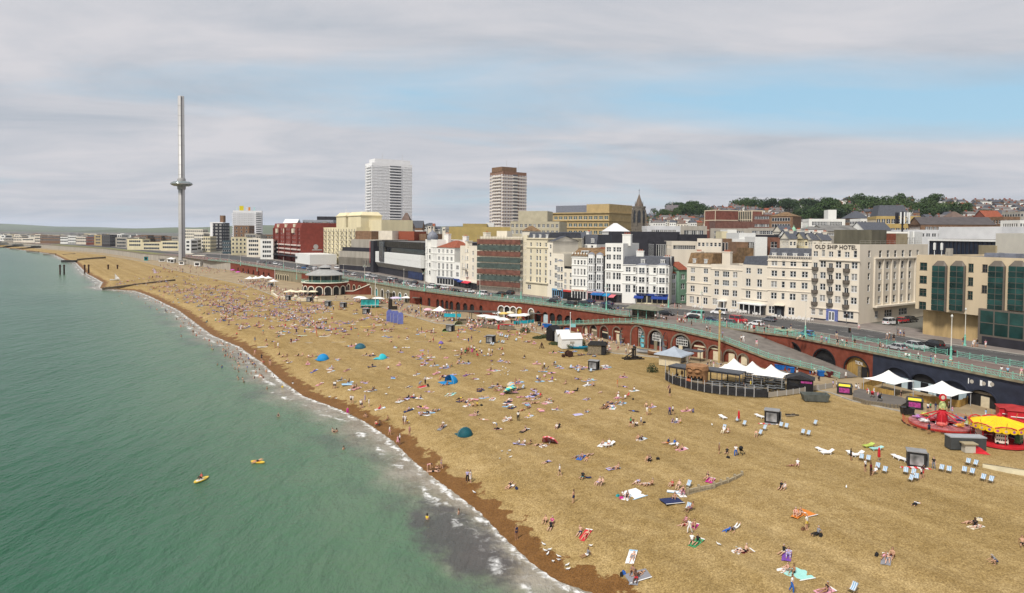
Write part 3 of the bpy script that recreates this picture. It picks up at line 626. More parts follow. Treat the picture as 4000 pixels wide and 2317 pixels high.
# ------------------ buildings
zW,zV,zX=zoom(2120,960,5.04),zoom(1640,880,5.04),zoom(1040,840,3.9375)
def glass_mat(name,c,rough=.12,var=.5):
 m=mat(name,c,rough,var,.35,spec=.5);return m
gdark,gmid,gcurt,ggreen,ggreen2=glass_mat('glass_dark',(.028,.030,.034)),glass_mat('glass_mid',(.07,.078,.088)),glass_mat('glass_curtain',(.30,.29,.27),.35),glass_mat('glass_teal',(.018,.062,.056),.15),glass_mat('glass_teal_dark',(.010,.035,.032),.15)
wframe=mat('window_frame_white',(.76,.76,.74),.5,.04);bframe=mat('window_frame_bronze',(.13,.11,.09),.5,.1)
swh=mat('stucco_white',(.80,.79,.74),.85,.07,.25,streak=True,detail=7);stc=mat('stucco_cream',(.76,.70,.58),.85,.10,.25,streak=True,detail=7);stp=mat('stucco_pinkish',(.70,.63,.52),.85,.10,.25,streak=True,detail=7);sty=mat('stucco_yellow',(.70,.62,.41),.85,.10,.25,streak=True,detail=7)
concrete_b=mat('precast_beige',(.60,.49,.335),.85,.12,.3,streak=True,detail=7);slate=mat('slate',(.075,.08,.095),.7,.25,1.5);rdt=mat('red_tile',(.26,.075,.04),.85,.3,1.5);rut=mat('lichen_tile',(.185,.115,.058),.9,.5,.8,detail=6);felt=mat('roof_felt',(.17,.165,.155),.9,.3,.3,detail=6)
leadm=mat('lead',(.19,.20,.235),.5,.2,1);brb=mat('brown_brick',(.21,.125,.075),.9,.25,.6,detail=6);ochre=mat('ochre_stone',(.45,.335,.165),.85,.14,.4,detail=6);greyc=mat('grey_concrete',(.36,.33,.28),.85,.18,.4,streak=True,detail=6);dcl=mat('dark_cladding',(.028,.027,.034),.6,.3,.4);khaki=mat('khaki_render',(.36,.30,.19),.9,.2,.3)
WIN={}
def window_mesh(w,h,style,g):
 k=(round(w,2),round(h,2),style,g.name)
 if k in WIN:return WIN[k]
 pane=MB().quad((-w/2,0,0),(w/2,0,0),(w/2,0,h),(-w/2,0,h)).mesh('window',[g])
 mb=MB();b=.09
 fm=wframe if style not in ('bronze',) else bframe
 mb.box(-w/2,-w/2+b,-.07,.04,0,h);mb.box(w/2-b,w/2,-.07,.04,0,h);mb.box(-w/2+b,w/2-b,-.07,.04,h-b,h);mb.box(-w/2-.08,w/2+.08,-.22,.04,-.08,b*.7)
 if style in ('sash','pair','bronze','tri'):mb.box(-w/2+b,w/2-b,-.06,.03,h*.5-.04,h*.5+.04)
 if style in ('pair','french','bronze'):mb.box(-.11 if style=='pair' else -.05,.11 if style=='pair' else .05,-.06,.035,b,h-b)
 if style=='tri':
  for q in (-w/6,w/6):mb.box(q-.08,q+.08,-.06,.035,b,h-b)
 WIN[k]=(pane,mb.mesh('frame',[fm]));return WIN[k]
def wall_holes(mb,L,H,holes,T,z0=.0,dep=.22):
 us=sorted(set([0,L]+[v for h in holes for v in h[:2]]));zs=sorted(set([z0,H]+[v for h in holes for v in h[2:4]]))
 us=[u for i,u in enumerate(us) if i==0 or u-us[i-1]>1e-3];zs=[u for i,u in enumerate(zs) if i==0 or u-zs[i-1]>1e-3]
 for a,b in zip(us,us[1:]):
  run=None
  for c,d in list(zip(zs,zs[1:]))+[(None,None)]:
   hole=c is None or any(h[0]-1e-4<=(a+b)/2<=h[1]+1e-4 and h[2]-1e-4<=(c+d)/2<=h[3]+1e-4 for h in holes)
   if not hole:run=(run[0],d) if run else (c,d)
   elif run:mb.quad(T(a,0,run[0]),T(b,0,run[0]),T(b,0,run[1]),T(a,0,run[1]));run=None
 for h in holes:
  u0,u1,c,d=h[:4]
  mb.quad(T(u0,0,c),T(u0,0,d),T(u0,dep,d),T(u0,dep,c));mb.quad(T(u1,0,c),T(u1,dep,c),T(u1,dep,d),T(u1,0,d));mb.quad(T(u0,0,d),T(u1,0,d),T(u1,dep,d),T(u0,dep,d));mb.quad(T(u0,0,c),T(u0,dep,c),T(u1,dep,c),T(u1,0,c))
GCH=[gdark]*6+[gmid]*3+[gcurt]*2
def put_windows(root,holes,T,rz,dep=.2,rnd=random,split=True):
 for h in holes:
  u0,u1,c,d,st=h[:5]
  g=h[5] if len(h)>5 and h[5] else rnd.choice(GCH)
  pane,fr=window_mesh(u1-u0,d-c,st,g)
  w=obj('window',pane,root,T((u0+u1)/2,dep,c),rz)
  f=obj('frame',fr,w)
def fro(px,setback=.0):
 for a,b in zip(FRO,FRO[1:]):
  pa,pb=proj((a.x,a.y,UZ))[0],proj((b.x,b.y,UZ))[0]
  if (pa-px)*(pb-px)<=0 and abs(pa-pb)>1e-6:return a.lerp(b,(px-pa)/(pb-pa))
 return FRO[1]
class Bld:
 def __init__(s,name,label,p0,p1,D,H=None,top=None,base=None,group=None,cat='building'):
  s.p0,s.p1,s.D=p0,p1,D;s.L,s.a=frame_of(p0,p1);s.base=UZ+.1 if base is None else base
  s.H=H if H is not None else zat(top[0],top[1],p0.y)-s.base
  s.root=thing(name,label,cat,(p0.x,p0.y,s.base),s.a,group);s.hf,s.hr,s.hl=[],[],[]
  s.TF=lambda u,d,z:(u,d,z);s.TR=lambda u,d,z:(s.L-d,u,z);s.TL=lambda u,d,z:(d,s.D-u,z)
 def u(s,px,side='f'):
  if side=='f':return upx(s.p0,s.p1,s.base+s.H/2,px)*s.L
  n=Vector((-sin(s.a),cos(s.a),0));return upx(s.p1,s.p1+n*s.D,s.base+s.H/2,px)*s.D
 def z(s,px,py,side='f'):
  if side=='f':p=s.p0.lerp(s.p1,upx(s.p0,s.p1,s.base+s.H/2,px))
  else:n=Vector((-sin(s.a),cos(s.a),0));p=s.p1+n*s.u(px,'r')
  return zat(px,py,p.y)-s.base
 def grid(s,zf,cols,rows,side='f',xref=None,g=None):
  xr=xref if xref is not None else cols[0][0];hs=s.hf if side=='f' else s.hr;Lm=s.L if side=='f' else s.D
  for y,h in rows:
   px,py=zf(xr,y);z=s.z(px,py,side)
   for cx,w,st in cols:
    u=s.u(zf(cx,y)[0],side);u=min(max(u,w/2+.15),Lm-w/2-.15);zz=max(.25,z-h/2)
    if zz+h<s.H-.1:hs.append((u-w/2,u+w/2,zz,zz+h,st,g))
  return s
 def auto(s,nc,nf,w,h,z1,dz,side='f',st='sash',m=.8,g=None):
  Lm=s.L if side=='f' else s.D;hs={'f':s.hf,'r':s.hr,'l':s.hl}[side]
  for j in range(nf):
   for i in range(nc):
    u=m+(Lm-2*m)*(i+.5)/nc;z=z1+j*dz
    if z+h<s.H-.1:hs.append((u-w/2,u+w/2,z,z+h,st,g))
  return s
 def shell(s,m,roof='flat',roofm=None,roofh=3.0,parapet=.6,z0=.0):
  mb=MB();L,D,H=s.L,s.D,s.H
  wall_holes(mb,L,H,s.hf,s.TF,z0);wall_holes(mb,D,H,s.hr,s.TR,z0);wall_holes(mb,D,H,s.hl,s.TL,z0);mb.quad((L,D,z0),(0,D,z0),(0,D,H),(L,D,H))
  if z0>0:mb.quad((0,0,z0),(L,0,z0),(L,D,z0),(0,D,z0))
  if roof=='flat':
   t=.3;
   for a,b,c,d in ((0,L,0,t),(0,L,D-t,D),(0,t,t,D-t),(L-t,L,t,D-t)):mb.box(a,b,c,d,H-.02,H+parapet)
  obj('wall',mb,s.root,mt=m);rm=roofm or felt
  if roof=='flat':obj('roof',MB().quad((.02,.02,H-.01),(L-.02,.02,H-.01),(L-.02,D-.02,H-.01),(.02,D-.02,H-.01)),s.root,mt=rm)
  elif roof=='mansard':
   i=min(1.6,roofh*.45);r=MB();b=[(.1,.25),(L-.1,.25),(L-.1,D),(.1,D)];t=[(.3,i),(L-.3,i),(L-.3,D-.5),(.3,D-.5)]
   vs=[(x,y,H-.02) for x,y in b]+[(x,y,H+roofh) for x,y in t];r.add(vs,[(0,1,5,4),(1,2,6,5),(2,3,7,6),(3,0,4,7),(4,5,6,7)]);obj('roof',r,s.root,mt=rm)
  elif roof=='gable':
   r=MB();o=.3;r.add([(-o,-o,H-.15),(L+o,-o,H-.15),(L+o,D+o,H-.15),(-o,D+o,H-.15),(-o,D/2,H+roofh),(L+o,D/2,H+roofh)],[(0,1,5,4),(2,3,4,5),(0,3,2,1)]);obj('roof',r,s.root,mt=rm)
   g_=MB();g_.tri((0,0,H),(0,D,H),(0,D/2,H+roofh-.2));g_.tri((L,0,H),(L,D/2,H+roofh-.2),(L,D,H));obj('gable',g_,s.root,mt=m)
  elif roof=='hip':
   r=MB();o=.35;k=min(L,D)*.42;r.add([(-o,-o,H-.05),(L+o,-o,H-.05),(L+o,D+o,H-.05),(-o,D+o,H-.05),(min(k,L/2-.01),D/2,H+roofh),(max(L-k,L/2+.01),D/2,H+roofh)],[(0,1,5,4),(1,2,5),(2,3,4,5),(3,0,4),(0,3,2,1)]);obj('roof',r,s.root,mt=rm)
  put_windows(s.root,s.hf,s.TF,0);put_windows(s.root,s.hr,s.TR,pi/2);put_windows(s.root,s.hl,s.TL,-pi/2);return s
 def band(s,z,h=.25,d=.22,m=None,x0=None,x1=None,name='cornice',sides='fr'):
  mb=MB();L=s.L;mb.box((-d if x0 is None else x0),(L+d if x1 is None else x1),-d,.0,z,z+h)
  if 'r' in sides and x1 is None:mb.box(L,L+d,0,s.D,z,z+h)
  obj(name,mb,s.root,mt=m);return s
 def chimney(s,x,y,w,d,h,m,pots=3,z=None):
  z=s.H-.3 if z is None else z;c=obj('chimney',MB().box(x-w/2,x+w/2,y-d/2,y+d/2,z,z+h-.3).box(x-w/2-.12,x+w/2+.12,y-d/2-.12,y+d/2+.12,z+h-.3,z+h),s.root,mt=m)
  for k in range(pots):obj('chimney_pot',POT,c,(x+(k-(pots-1)/2)*w/max(pots,1)*.8,y,z+h))
  return s
 def dormers(s,us,z,w=1.3,h=1.5,d=1.6,y=.35,m=None):
  for u in us:
   dm=obj('dormer',MB().box(u-w/2,u+w/2,y,y+d,z,z+h).box(u-w/2-.12,u+w/2+.12,y-.15,y+d,z+h,z+h+.12),s.root,mt=m or wframe)
   pn,fr=window_mesh(w-.3,h-.35,'pair',gdark);wd=obj('window',pn,dm,(u,y-.02,z+.2));obj('frame',fr,wd)
  return s
 def bay(s,u,w,z0,z1,d,m,rows,ww=.95,g=None,roofm=None):
  k=d*.9;poly=[(u-w/2,.0),(u-w/2+k,-d),(u+w/2-k,-d),(u+w/2,0)]
  b=obj('bay',MB().prism([(x,y) for x,y in [(u-w/2,.02),(u-w/2+k,-d),(u+w/2-k,-d),(u+w/2,.02)]],z0,z1),s.root,mt=m)
  obj('bay_roof',MB().add([(x,y-.1,z1) for x,y in [(u-w/2-.15,.1),(u-w/2+k-.1,-d),(u+w/2-k+.1,-d),(u+w/2+.15,.1)]]+[(u-.3,.1,z1+.7),(u+.3,.1,z1+.7)],[(0,1,4),(1,2,5,4),(2,3,5)]),b,mt=roofm or leadm)
  for z,h in rows:
   fw=w-2*k;pn,fr=window_mesh(min(fw-.25,2.0),h,'pair',g or random.choice(GCH));o=obj('window',pn,b,(u,-d-.015,z));obj('frame',fr,o)
   sl=hypot(k,d);an=atan2(d,k)
   pn,fr=window_mesh(min(ww,sl-.25),h,'sash',g or random.choice(GCH))
   o=obj('window',pn,b,(u-w/2+k/2-.012,-d/2-.012,z),-an);obj('frame',fr,o);o=obj('window',pn,b,(u+w/2-k/2+.012,-d/2-.012,z),an);obj('frame',fr,o)
  return s
 def awning(s,u0,u1,z,d,m,drop=.7,name='awning'):
  mb=MB();mb.add([(u0,-.05,z),(u1,-.05,z),(u1,-d,z-drop),(u0,-d,z-drop),(u0,-d,z-drop-.3),(u1,-d,z-drop-.3),(u0,-.05,z-.06),(u1,-.05,z-.06),(u1,-d+.03,z-drop-.06),(u0,-d+.03,z-drop-.06)],[(0,3,2,1),(3,4,5,2),(6,7,8,9),(0,6,9,3),(1,2,8,7)])
  obj(name,mb,s.root,mt=m);return s
 def shop(s,u0,u1,h,m,sign=None,glass=gdark,n=4,proud=.25):
  f=obj('shopfront',MB().box(u0,u1,-proud+.1,.0,0,h),s.root,mt=glass)
  mb=MB()
  for k in range(n+1):x=lerp(u0+.12,u1-.12,k/n);mb.box(x-.12,x+.12,-proud,-proud+.1,0,h)
  mb.box(u0,u1,-proud,-proud+.1,0,.5);obj('pillars',mb,f,mt=m)
  obj('sign_board',MB().box(u0,u1,-proud-.12,.02,h,h+.7),f,mt=sign or m);return f
POT=MB().lathe([(.16,0),(.13,.5),(.17,.55),(.15,.6),(.0,.6)],8).mesh('chimney_pot',[mat('terracotta',(.38,.11,.06),.8,.2)])
BALC={}
def balcony_mesh(w,d=1.0):
 mb=MB();mb.box(-w/2,w/2,-d,0,0,.15)
 n=7
 for k in range(n+1):x=-w/2+w*k/n;mb.box(x-.02,x+.02,-d,-d+.04,.15,1.05)
 for x in (-w/2,w/2-.04):
  for k in range(4):mb.box(x,x+.04,-d+d*k/4,-d+d*k/4+.04,.15,1.05)
 mb.box(-w/2,w/2,-d,-d+.05,1.02,1.08);return mb
def bow_balcony(w=2.0,d=.9,m=None):
 if 'bow' in BALC:return BALC['bow']
 mb=MB();n=10;prof=[(1.0*.86,0),(1.0,.12),(1.0,.95),(1.03,1.0)]
 for k in range(n):
  a0,a1=pi+pi*k/n,pi+pi*(k+1)/n
  for (r0,z0),(r1,z1) in zip(prof,prof[1:]):mb.quad((w/2*r0*cos(a0),d*r0*sin(a0),z0),(w/2*r0*cos(a1),d*r0*sin(a1),z0),(w/2*r1*cos(a1),d*r1*sin(a1),z1),(w/2*r1*cos(a0),d*r1*sin(a0),z1))
  mb.tri((0,0,.1),(w/2*cos(a1),d*sin(a1),.1),(w/2*cos(a0),d*sin(a0),.1));mb.tri((0,0,0),(w/2*.86*cos(a0),d*.86*sin(a0),0),(w/2*.86*cos(a1),d*.86*sin(a1),0))
 BALC['bow']=mb.mesh('balcony',[mat('balcony_iron',(.125,.105,.085),.7,.2,3)]);return BALC['bow']
pair,single,tri=(lambda x:(x,1.75,'pair')),(lambda x:(x,.95,'sash')),(lambda x:(x,2.5,'tri'))
def concrete_hotel():
 b=Bld('concrete_hotel','beige precast concrete hotel with tall teal glass bays',fro(3572),FRO[0],26,top=zA(1425,385))
 b.p0=fro(3572);H=b.H;z0=b.z(*zA(1420,985))
 b.grid(zA,[(1520,1.9,'bronze')],[(480,1.9),(610,1.9),(735,1.9),(865,1.9)],g=ggreen2);b.grid(zA,[(1985,1.2,'bronze')],[(495,2.0),(630,2.0),(765,2.0)],g=ggreen2,xref=1985);b.grid(zA,[(2122,1.2,'bronze')],[(500,1.8),(705,1.8)],g=gdark,xref=2122)
 b.shell(concrete_b,z0=z0,parapet=.5)
 for cx in (1690,1868,2250,2452):
  u=b.u(zA(cx,600)[0]);zt=b.z(*zA(cx,425));zb=b.z(*zA(cx,915));w=3.4;hh=zt-zb-1.2
  by=obj('glass_bay',MB().prism([(u-w/2,.02),(u-w/2,-.45),(u-w/2+.5,-.8),(u+w/2-.5,-.8),(u+w/2,-.45),(u+w/2,.02)],zb,zt-1.2),b.root,mt=bframe)
  obj('bay_roof',MB().add([(u-w/2,-.45,zt-1.2),(u-w/2+.5,-.8,zt-1.2),(u+w/2-.5,-.8,zt-1.2),(u+w/2,-.45,zt-1.2),(u-.8,-.03,zt),(u+.8,-.03,zt),(u-w/2,-.03,zt-1.2),(u+w/2,-.03,zt-1.2)],[(0,1,4),(1,2,5,4),(2,3,5),(0,4,6),(3,7,5)]),by,mt=bframe)
  n=8
  for j in range(n):
   for k in (-1,1):
    x0,x1=(u-w/2+.12,u-.06) if k<0 else (u+.06,u+w/2-.12);za,zc=zb+hh*j/n+.06,zb+hh*(j+1)/n-.06
    obj('pane',MB().quad((x0,-.83,za),(x1,-.83,za),(x1,-.83,zc),(x0,-.83,zc)),by,mt=(ggreen if (j % 2==1) else ggreen2))
 obj('ground_floor',MB().box(.6,b.L-.5,2.2,b.D-1,0,z0),b.root,mt=mat('stained_precast',(.46,.33,.16),.9,.4,.35,streak=True,detail=6))
 u0=b.u(zA(2095,900)[0]);gz=b.z(*zA(2200,900))
 gb=obj('glazed_lounge',MB().box(u0,b.L-.6,-.9,.0,.3,gz),b.root,mt=bframe)
 for k in range(9):
  x0=u0+.5+k*3.1
  for j,g in ((0,ggreen2),(1,ggreen)):obj('pane',MB().quad((x0,-.93,2.4+j*(gz-2.6)/2),(x0+2.8,-.93,2.4+j*(gz-2.6)/2),(x0+2.8,-.93,2.2+(j+1)*(gz-2.6)/2),(x0,-.93,2.2+(j+1)*(gz-2.6)/2)),gb,mt=g)
 obj('plinth',MB().box(u0+1.0,b.L-.6,-1.0,-.9,.0,2.0),b.root,mt=dcl);obj('planter_wall',MB().box(b.u(zA(1440,0)[0])+.6,u0-1,.4,.9,0,1.1),b.root,mt=concrete_b)
 for x,y,w,d,h,m in ((12,7,7,3,1.3,leadm),(22,8,4,3,1.6,greyc),(30,9,5,3,1.2,leadm),(4,5,1.2,1,2.2,greyc),(36,7,6,4,2.0,dcl)):obj('roof_plant',MB().box(x,x+w,y,y+d,H,H+h).box(x+.2,x+w*.5,y-.4,y,H,H+h*.6),b.root,mt=m)
 for x in (3.2,5.0):obj('antenna',MB().tube((x,2,H),(x,2,H+3.6),.08,n=6).box(x-.2,x+.2,1.8,2.2,H+1.8,H+3.5),b.root,mt=wtp)
concrete_hotel()
def ship_hotel():
 b=Bld('seafront_hotel','cream corner hotel with lettering and bowed iron balconies',fro(3165),fro(3352),39,top=zA(415,272))
 fx=[462,537,612,692,770,850]
 b.grid(zA,[(462,1.35,'pair'),(612,1.35,'pair'),(770,1.35,'pair')],[(355,1.5)]);b.grid(zA,[(537,1.0,'sash'),(692,1.0,'sash'),(850,1.0,'sash')],[(350,1.9)])
 b.grid(zA,[(462,1.3,'french'),(612,1.3,'french'),(770,1.3,'french')],[(480,2.2),(590,2.2),(705,2.2),(820,2.2)],xref=470)
 b.grid(zA,[(537,1.7,'pair'),(688,1.7,'pair'),(845,1.7,'pair')],[(457,1.8),(567,1.8),(680,1.8),(792,1.8)],xref=537)
 b.grid(zA,[(450,1.3,'sash'),(525,1.3,'sash')],[(925,1.7)]);b.grid(zA,[(795,3.0,'tri')],[(958,2.0)])
 for k,x in enumerate((990,)):b.grid(zA,[(x,1.2,'sash')],[(357,1.9),(472,1.9),(580,1.9),(693,1.9),(815,1.9)],side='r')
 b.grid(zA,[(x,1.5,'sash') for x in (1099,1174,1247,1320,1392,1465)],[(357,2.0)],side='r');b.grid(zA,[(x,1.5,'sash') for x in (1097,1172,1245,1318,1392)],[(468,2.1),(577,2.1),(690,2.1),(808,2.1)],side='r')
 b.grid(zA,[(1075,1.8,'pair'),(1190,4.2,'tri'),(1335,5.0,'tri')],[(952,2.0)],side='r')
 b.shell(stp,parapet=.5);L,D,H=b.L,b.D,b.H
 for y in (480,590,705,820):
  z=b.z(*zA(470,y))-1.2
  for x in (462,612,770):obj('balcony',bow_balcony(),b.root,(b.u(zA(x,y)[0]),-.02,z))
 b.band(b.z(*zA(700,425)),.3,.35,stp,x0=L*.17,sides='f');b.band(b.z(*zA(500,890)),.25,.25,stp,sides='f')
 zr=b.z(*zA(1040,410),side='r');u0=b.u(zA(1035,500)[0],'r');mb=MB().box(L,L+.5,u0,D-.3,zr,zr+.35)
 obj('cornice',mb,b.root,mt=stp)
 zg=b.z(*zA(1040,885),side='r');obj('cornice',MB().box(L,L+1.2,u0,D-.3,zg,zg+.5),b.root,mt=stp)
 for k in range(7):uu=u0+.3+(D-.8-u0)*k/6.6;obj('pilaster',MB().box(L,L+.4,uu-.25,uu+.25,zg+.5,zr),b.root,mt=stp)
 text('OLD SHIP HOTEL',1.62,b.root,(b.u(zA(655,300)[0]),-.12,b.z(*zA(655,308))),(RAD(90),0,0),mat('dark_lettering',(.035,.03,.03),.5,0),ext=.05)
 ud=b.u(zA(640,950)[0]);e=obj('entrance',MB().box(ud-1.7,ud+1.7,-.35,.05,0,3.5),b.root,mt=mat('blue_tile',(.12,.15,.36),.5,.3,4));obj('door',MB().box(ud-.85,ud-.03,-.42,-.35,.1,2.9).box(ud+.03,ud+.85,-.42,-.35,.1,2.9),e,mt=wframe);obj('glass',MB().box(ud-.7,ud-.2,-.45,-.42,.5,2.7).box(ud+.2,ud+.7,-.45,-.42,.5,2.7),e,mt=gmid);obj('steps',MB().box(ud-1.6,ud+1.6,-1.4,-.42,-.05,.18),e,mt=stone)
 obj('plinth',MB().box(.1,L-.1,-.04,.0,0,.45),b.root,mt=dcl)
 for x0,x1,y0,y1,h,m,nm in ((2,14,8,16,4.6,mat('green_stained_metal',(.115,.105,.075),.8,.35,.5,streak=True),'plant_room'),(3,13,16.2,22,3.6,rdt,'stair_head'),(3,13,22.2,29,3.7,khaki,'lift_house'),(3,13,29.2,38,4.2,wtp,'penthouse')):obj(nm,MB().box(min(x0,L-3),min(x1,L-1.0),y0,y1,H+.02,H+h),b.root,mt=m)
 mb=MB()
 for k in range(14):mb.tube((L-.6,1+k*2.7,H+.4),(L-.6,1+k*2.7,H+1.5),.03,n=4)
 mb.tube((L-.6,1,H+1.5),(L-.6,36,H+1.5),.03,n=4).tube((L-.6,1,H+1.0),(L-.6,36,H+1.0),.03,n=4);obj('roof_rail',mb,b.root,mt=greyc)
 for y in (9,12):obj('antenna_mast',MB().tube((L-1,y+20,H),(L-1,y+20,H+4.5),.12,n=6).box(L-1.25,L-.75,y+19.8,y+20.2,H+2.5,H+4.4),b.root,mt=wtp)
ship_hotel()
def row_house(label,px,top,D,wall,grids,roof='flat',roofh=3,roofm=None,parapet=.6,bands=(),extra=None,name='seafront_house',group=None):
 b=Bld(name,label,fro(px[0]),fro(px[1]),D,top=top,group=group)
 for g in grids:b.grid(*g[:3],**(g[3] if len(g)>3 else {}))
 b.shell(wall,roof,roofm,roofh,parapet)
 for zz in bands:b.band(b.z(*zz),.22,.18,wall,sides='f')
 if extra:extra(b)
 return b
bpx=lambda x:zB(x,0)[0]
def ex4(b):
 b.dormers([b.L*k for k in (.14,.38,.62,.88)],b.H+.2,1.2,1.4)
 n=26;mb=MB()
 for k in range(n):x=.2+(b.L-.4)*k/(n-1);mb.box(x-.07,x+.07,-.18,0,b.H,b.H+.7)
 mb.box(0,b.L,-.22,.05,b.H+.7,b.H+.9);obj('balustrade',mb,b.root,mt=stp)
 u=b.u(bpx(1880));e=obj('entrance',MB().box(u-1.4,u+1.4,-.3,.05,0,3.3),b.root,mt=bkp);obj('canopy',MB().box(u-1.6,u+1.6,-1.4,-.02,3.3,3.5),e,mt=stp);obj('door',MB().box(u-.6,u+.6,-.36,-.3,0,2.4),e,mt=gmid)
row_house('cream terrace hotel with dark mansard dormers beside the lettered hotel',(2995,3165),zB(1750,400),16,stp,[(zB,[pair(1820),single(1910),pair(2005),pair(2120)],[(445,1.7),(548,1.7),(655,1.8),(768,1.9)]),(zB,[pair(1800),pair(1995)],[(905,2.2)])],'mansard',3.0,slate,bands=[zB(1760,490),zB(1760,600),zB(1760,715),zB(1760,425)],extra=ex4)
def ex5(b):
 f=obj('cafe_front',MB().box(.4,b.L-.4,-1.4,-.02,0,2.9),b.root,mt=gdark);obj('canopy',MB().box(.1,b.L-.1,-2.6,-.02,2.95,3.3),f,mt=wframe)
 for k in range(5):x=.6+(b.L-1.2)*k/4;obj('column',MB().tube((x,-2.4,0),(x,-2.4,2.95),.13,n=8),f,mt=wframe)
row_house('narrow cream house with blue slate roof and white cafe canopy',(2896,2995),zB(1510,460),15,stp,[(zB,[pair(1565),pair(1675)],[(522,1.7),(637,2.3),(755,2.3)])],'mansard',2.6,slate,bands=[zB(1520,700),zB(1520,800)],extra=ex5)
def ex6(b):
 b.chimney(b.L*.95,6,3.4,1.2,3.2,stp,5);b.chimney(b.L*.15,6,3.2,1.2,5.0,stp,5);u=b.u(bpx(1325));e=obj('porch',MB().box(u-1.5,u+1.5,-1.6,-.02,2.9,3.2),b.root,mt=wframe);obj('column',MB().tube((u-1.3,-1.4,0),(u-1.3,-1.4,2.9),.15,n=8),e,mt=wframe);obj('column',MB().tube((u+1.3,-1.4,0),(u+1.3,-1.4,2.9),.15,n=8),e,mt=wframe);obj('door',MB().box(u-.7,u+.7,-.08,0,0,2.4),e,mt=gmid)
row_house('cream house with green stained parapet and columned porch',(2779,2896),zB(1205,475),15,stp,[(zB,[pair(1255),tri(1345),pair(1435)],[(557,1.8),(643,1.7),(738,1.9)],dict(xref=1345)),(zB,[pair(1240),pair(1430)],[(845,2.0)],dict(xref=1430))],'flat',bands=[zB(1250,510)],extra=ex6)
def ex7(b):b.dormers([b.L*.28,b.L*.75],b.H+.2,1.2,1.4);b.chimney(b.L*.1,5,2.6,1.2,4.4,stp,4)
row_house('cream end house with lichen stained mansard roof',(2681,2779),zB(965,450),15,stp,[(zB,[pair(1020),pair(1147)],[(517,1.6),(599,1.6),(698,2.0)]),(zB,[(1015,1.9,'pair'),single(1072),pair(1147)],[(806,2.2)])],'mansard',3.6,rut,bands=[zB(970,480),zB(970,640),zB(970,750)],extra=ex7)
for (a,c,top,m,rows,lab) in ((2612,2650,zB(790,545),mat('mauve_render',(.60,.57,.64),.8,.08),[(585,1.5),(670,2.2),(735,2.0)],'pale mauve house with bay windows in the side street'),(2650,2685,zB(880,510),mat('green_render',(.20,.34,.24),.8,.1),[(580,1.8),(675,2.0),(790,2.0)],'green painted house in the side street')):
 p0,p1=at(a,1186,UZ),at(c,1184,UZ);b=Bld('street_house',lab,p0,p1,10,top=top)
 b.grid(zB,[pair((zB(0,0)[0]*0+((a+c)/2-2300)*2.517))],rows);b.shell(m,'gable',rdt,2.5)
def exW(b):
 fs=b.shop(b.u(bpx(470)),b.L-.1,3.0,mat('cream_pillar',(.66,.60,.42),.7,.1),mat('royal_blue',(.022,.045,.20),.5,.1),gdark,6)
 for x in (530,690):text('fish & chips',.62,fs,(b.u(bpx(x)),-.4,3.12),(RAD(90),0,0),wtp,.02)
 bl=mat('awning_blue',(.02,.05,.24),.7,.1);b.awning(b.u(bpx(450)),b.u(bpx(545)),2.95,1.6,bl);b.awning(b.u(bpx(620)),b.L-.2,2.95,1.7,bl)
 u=b.u(bpx(525));zz=[b.z(*zB(525,y))-h/2 for y,h in ((517,1.9),(608,1.8),(706,2.3))]
 b.bay(u,4.6,3.8,b.z(*zB(525,465)),1.0,swh,[(z,h) for z,h in zip(zz,(1.9,1.8,2.3))]);u2=b.u(bpx(722));b.bay(u2,4.0,3.8,b.z(*zB(722,465)),.8,swh,[(z,h) for z,h in zip(zz,(1.9,1.8,2.3))])
 b.dormers([b.u(bpx(528)),b.u(bpx(722))],b.H+.6,1.4,1.7,y=.2);b.chimney(b.L*.32,5,2.6,1.4,5.5,swh,3);b.chimney(b.L*.92,5,2.6,1.4,3.6,swh,3)
row_house('white corner building with wide bays over blue shopfronts',(2432,2612),zB(350,472),14,swh,[(zB,[pair(385),single(447)],[(422,1.5),(510,1.7),(600,1.8),(698,2.6)]),(zB,[single(645)],[(520,1.9),(610,1.9),(706,2.3)])],'mansard',3.2,slate,bands=[zB(500,470),zB(500,560),zB(500,655)],extra=exW)
def exW2(b):
 b.chimney(b.L*.9,5,3.2,1.4,4.2,swh,4);pk=mat('awning_pink',(.62,.16,.19),.7,.1);b.shop(.2,b.L-.2,2.8,mat('shop_dark',(.06,.05,.05),.6,.2),felt,gdark,5)
 b.awning(b.L*.02,b.L*.38,3.2,2.4,mat('awning_sky',(.01,.22,.45),.7,.1));b.awning(b.L*.38,b.L*.68,2.9,2.6,pk)
row_house('tall white house with rusty roof above pink and blue shop awnings',(2362,2432),zB(155,268),14,swh,[(zB,[pair(193),single(248),pair(292)],[(312,1.6),(388,1.8),(478,1.8),(572,2.4),(687,2.6)])],'flat',bands=[zB(160,520)],extra=exW2)
wpx=lambda x:zW(x,0)[0]
def exBk(b):
 for x,w in ((955,2.3),(1118,2.3)):
  u=b.u(wpx(x));b.bay(u,w+.6,3.6,b.H+.3,.55,wframe,[(b.z(*zW(x,y))-h/2,h) for y,h in ((292,1.9),(450,2.0),(620,2.2),(790,2.4))],.5)
 b.shop(.1,b.L-.1,2.9,mat('shop_pink',(.55,.33,.33),.7,.1),mat('shop_pink',(.55,.33,.33)),gdark,4);b.awning(b.L*.35,b.L-.1,3.3,2.2,mat('awning_deep_blue',(.02,.12,.34),.7,.1));b.chimney(b.L*.5,6,3.4,1.0,2.6,brk,6)
row_house('black tiled house with two white framed window bays',(2294,2362),zW(885,180),13,bkp,[],'gable',2.6,rut,extra=exBk)
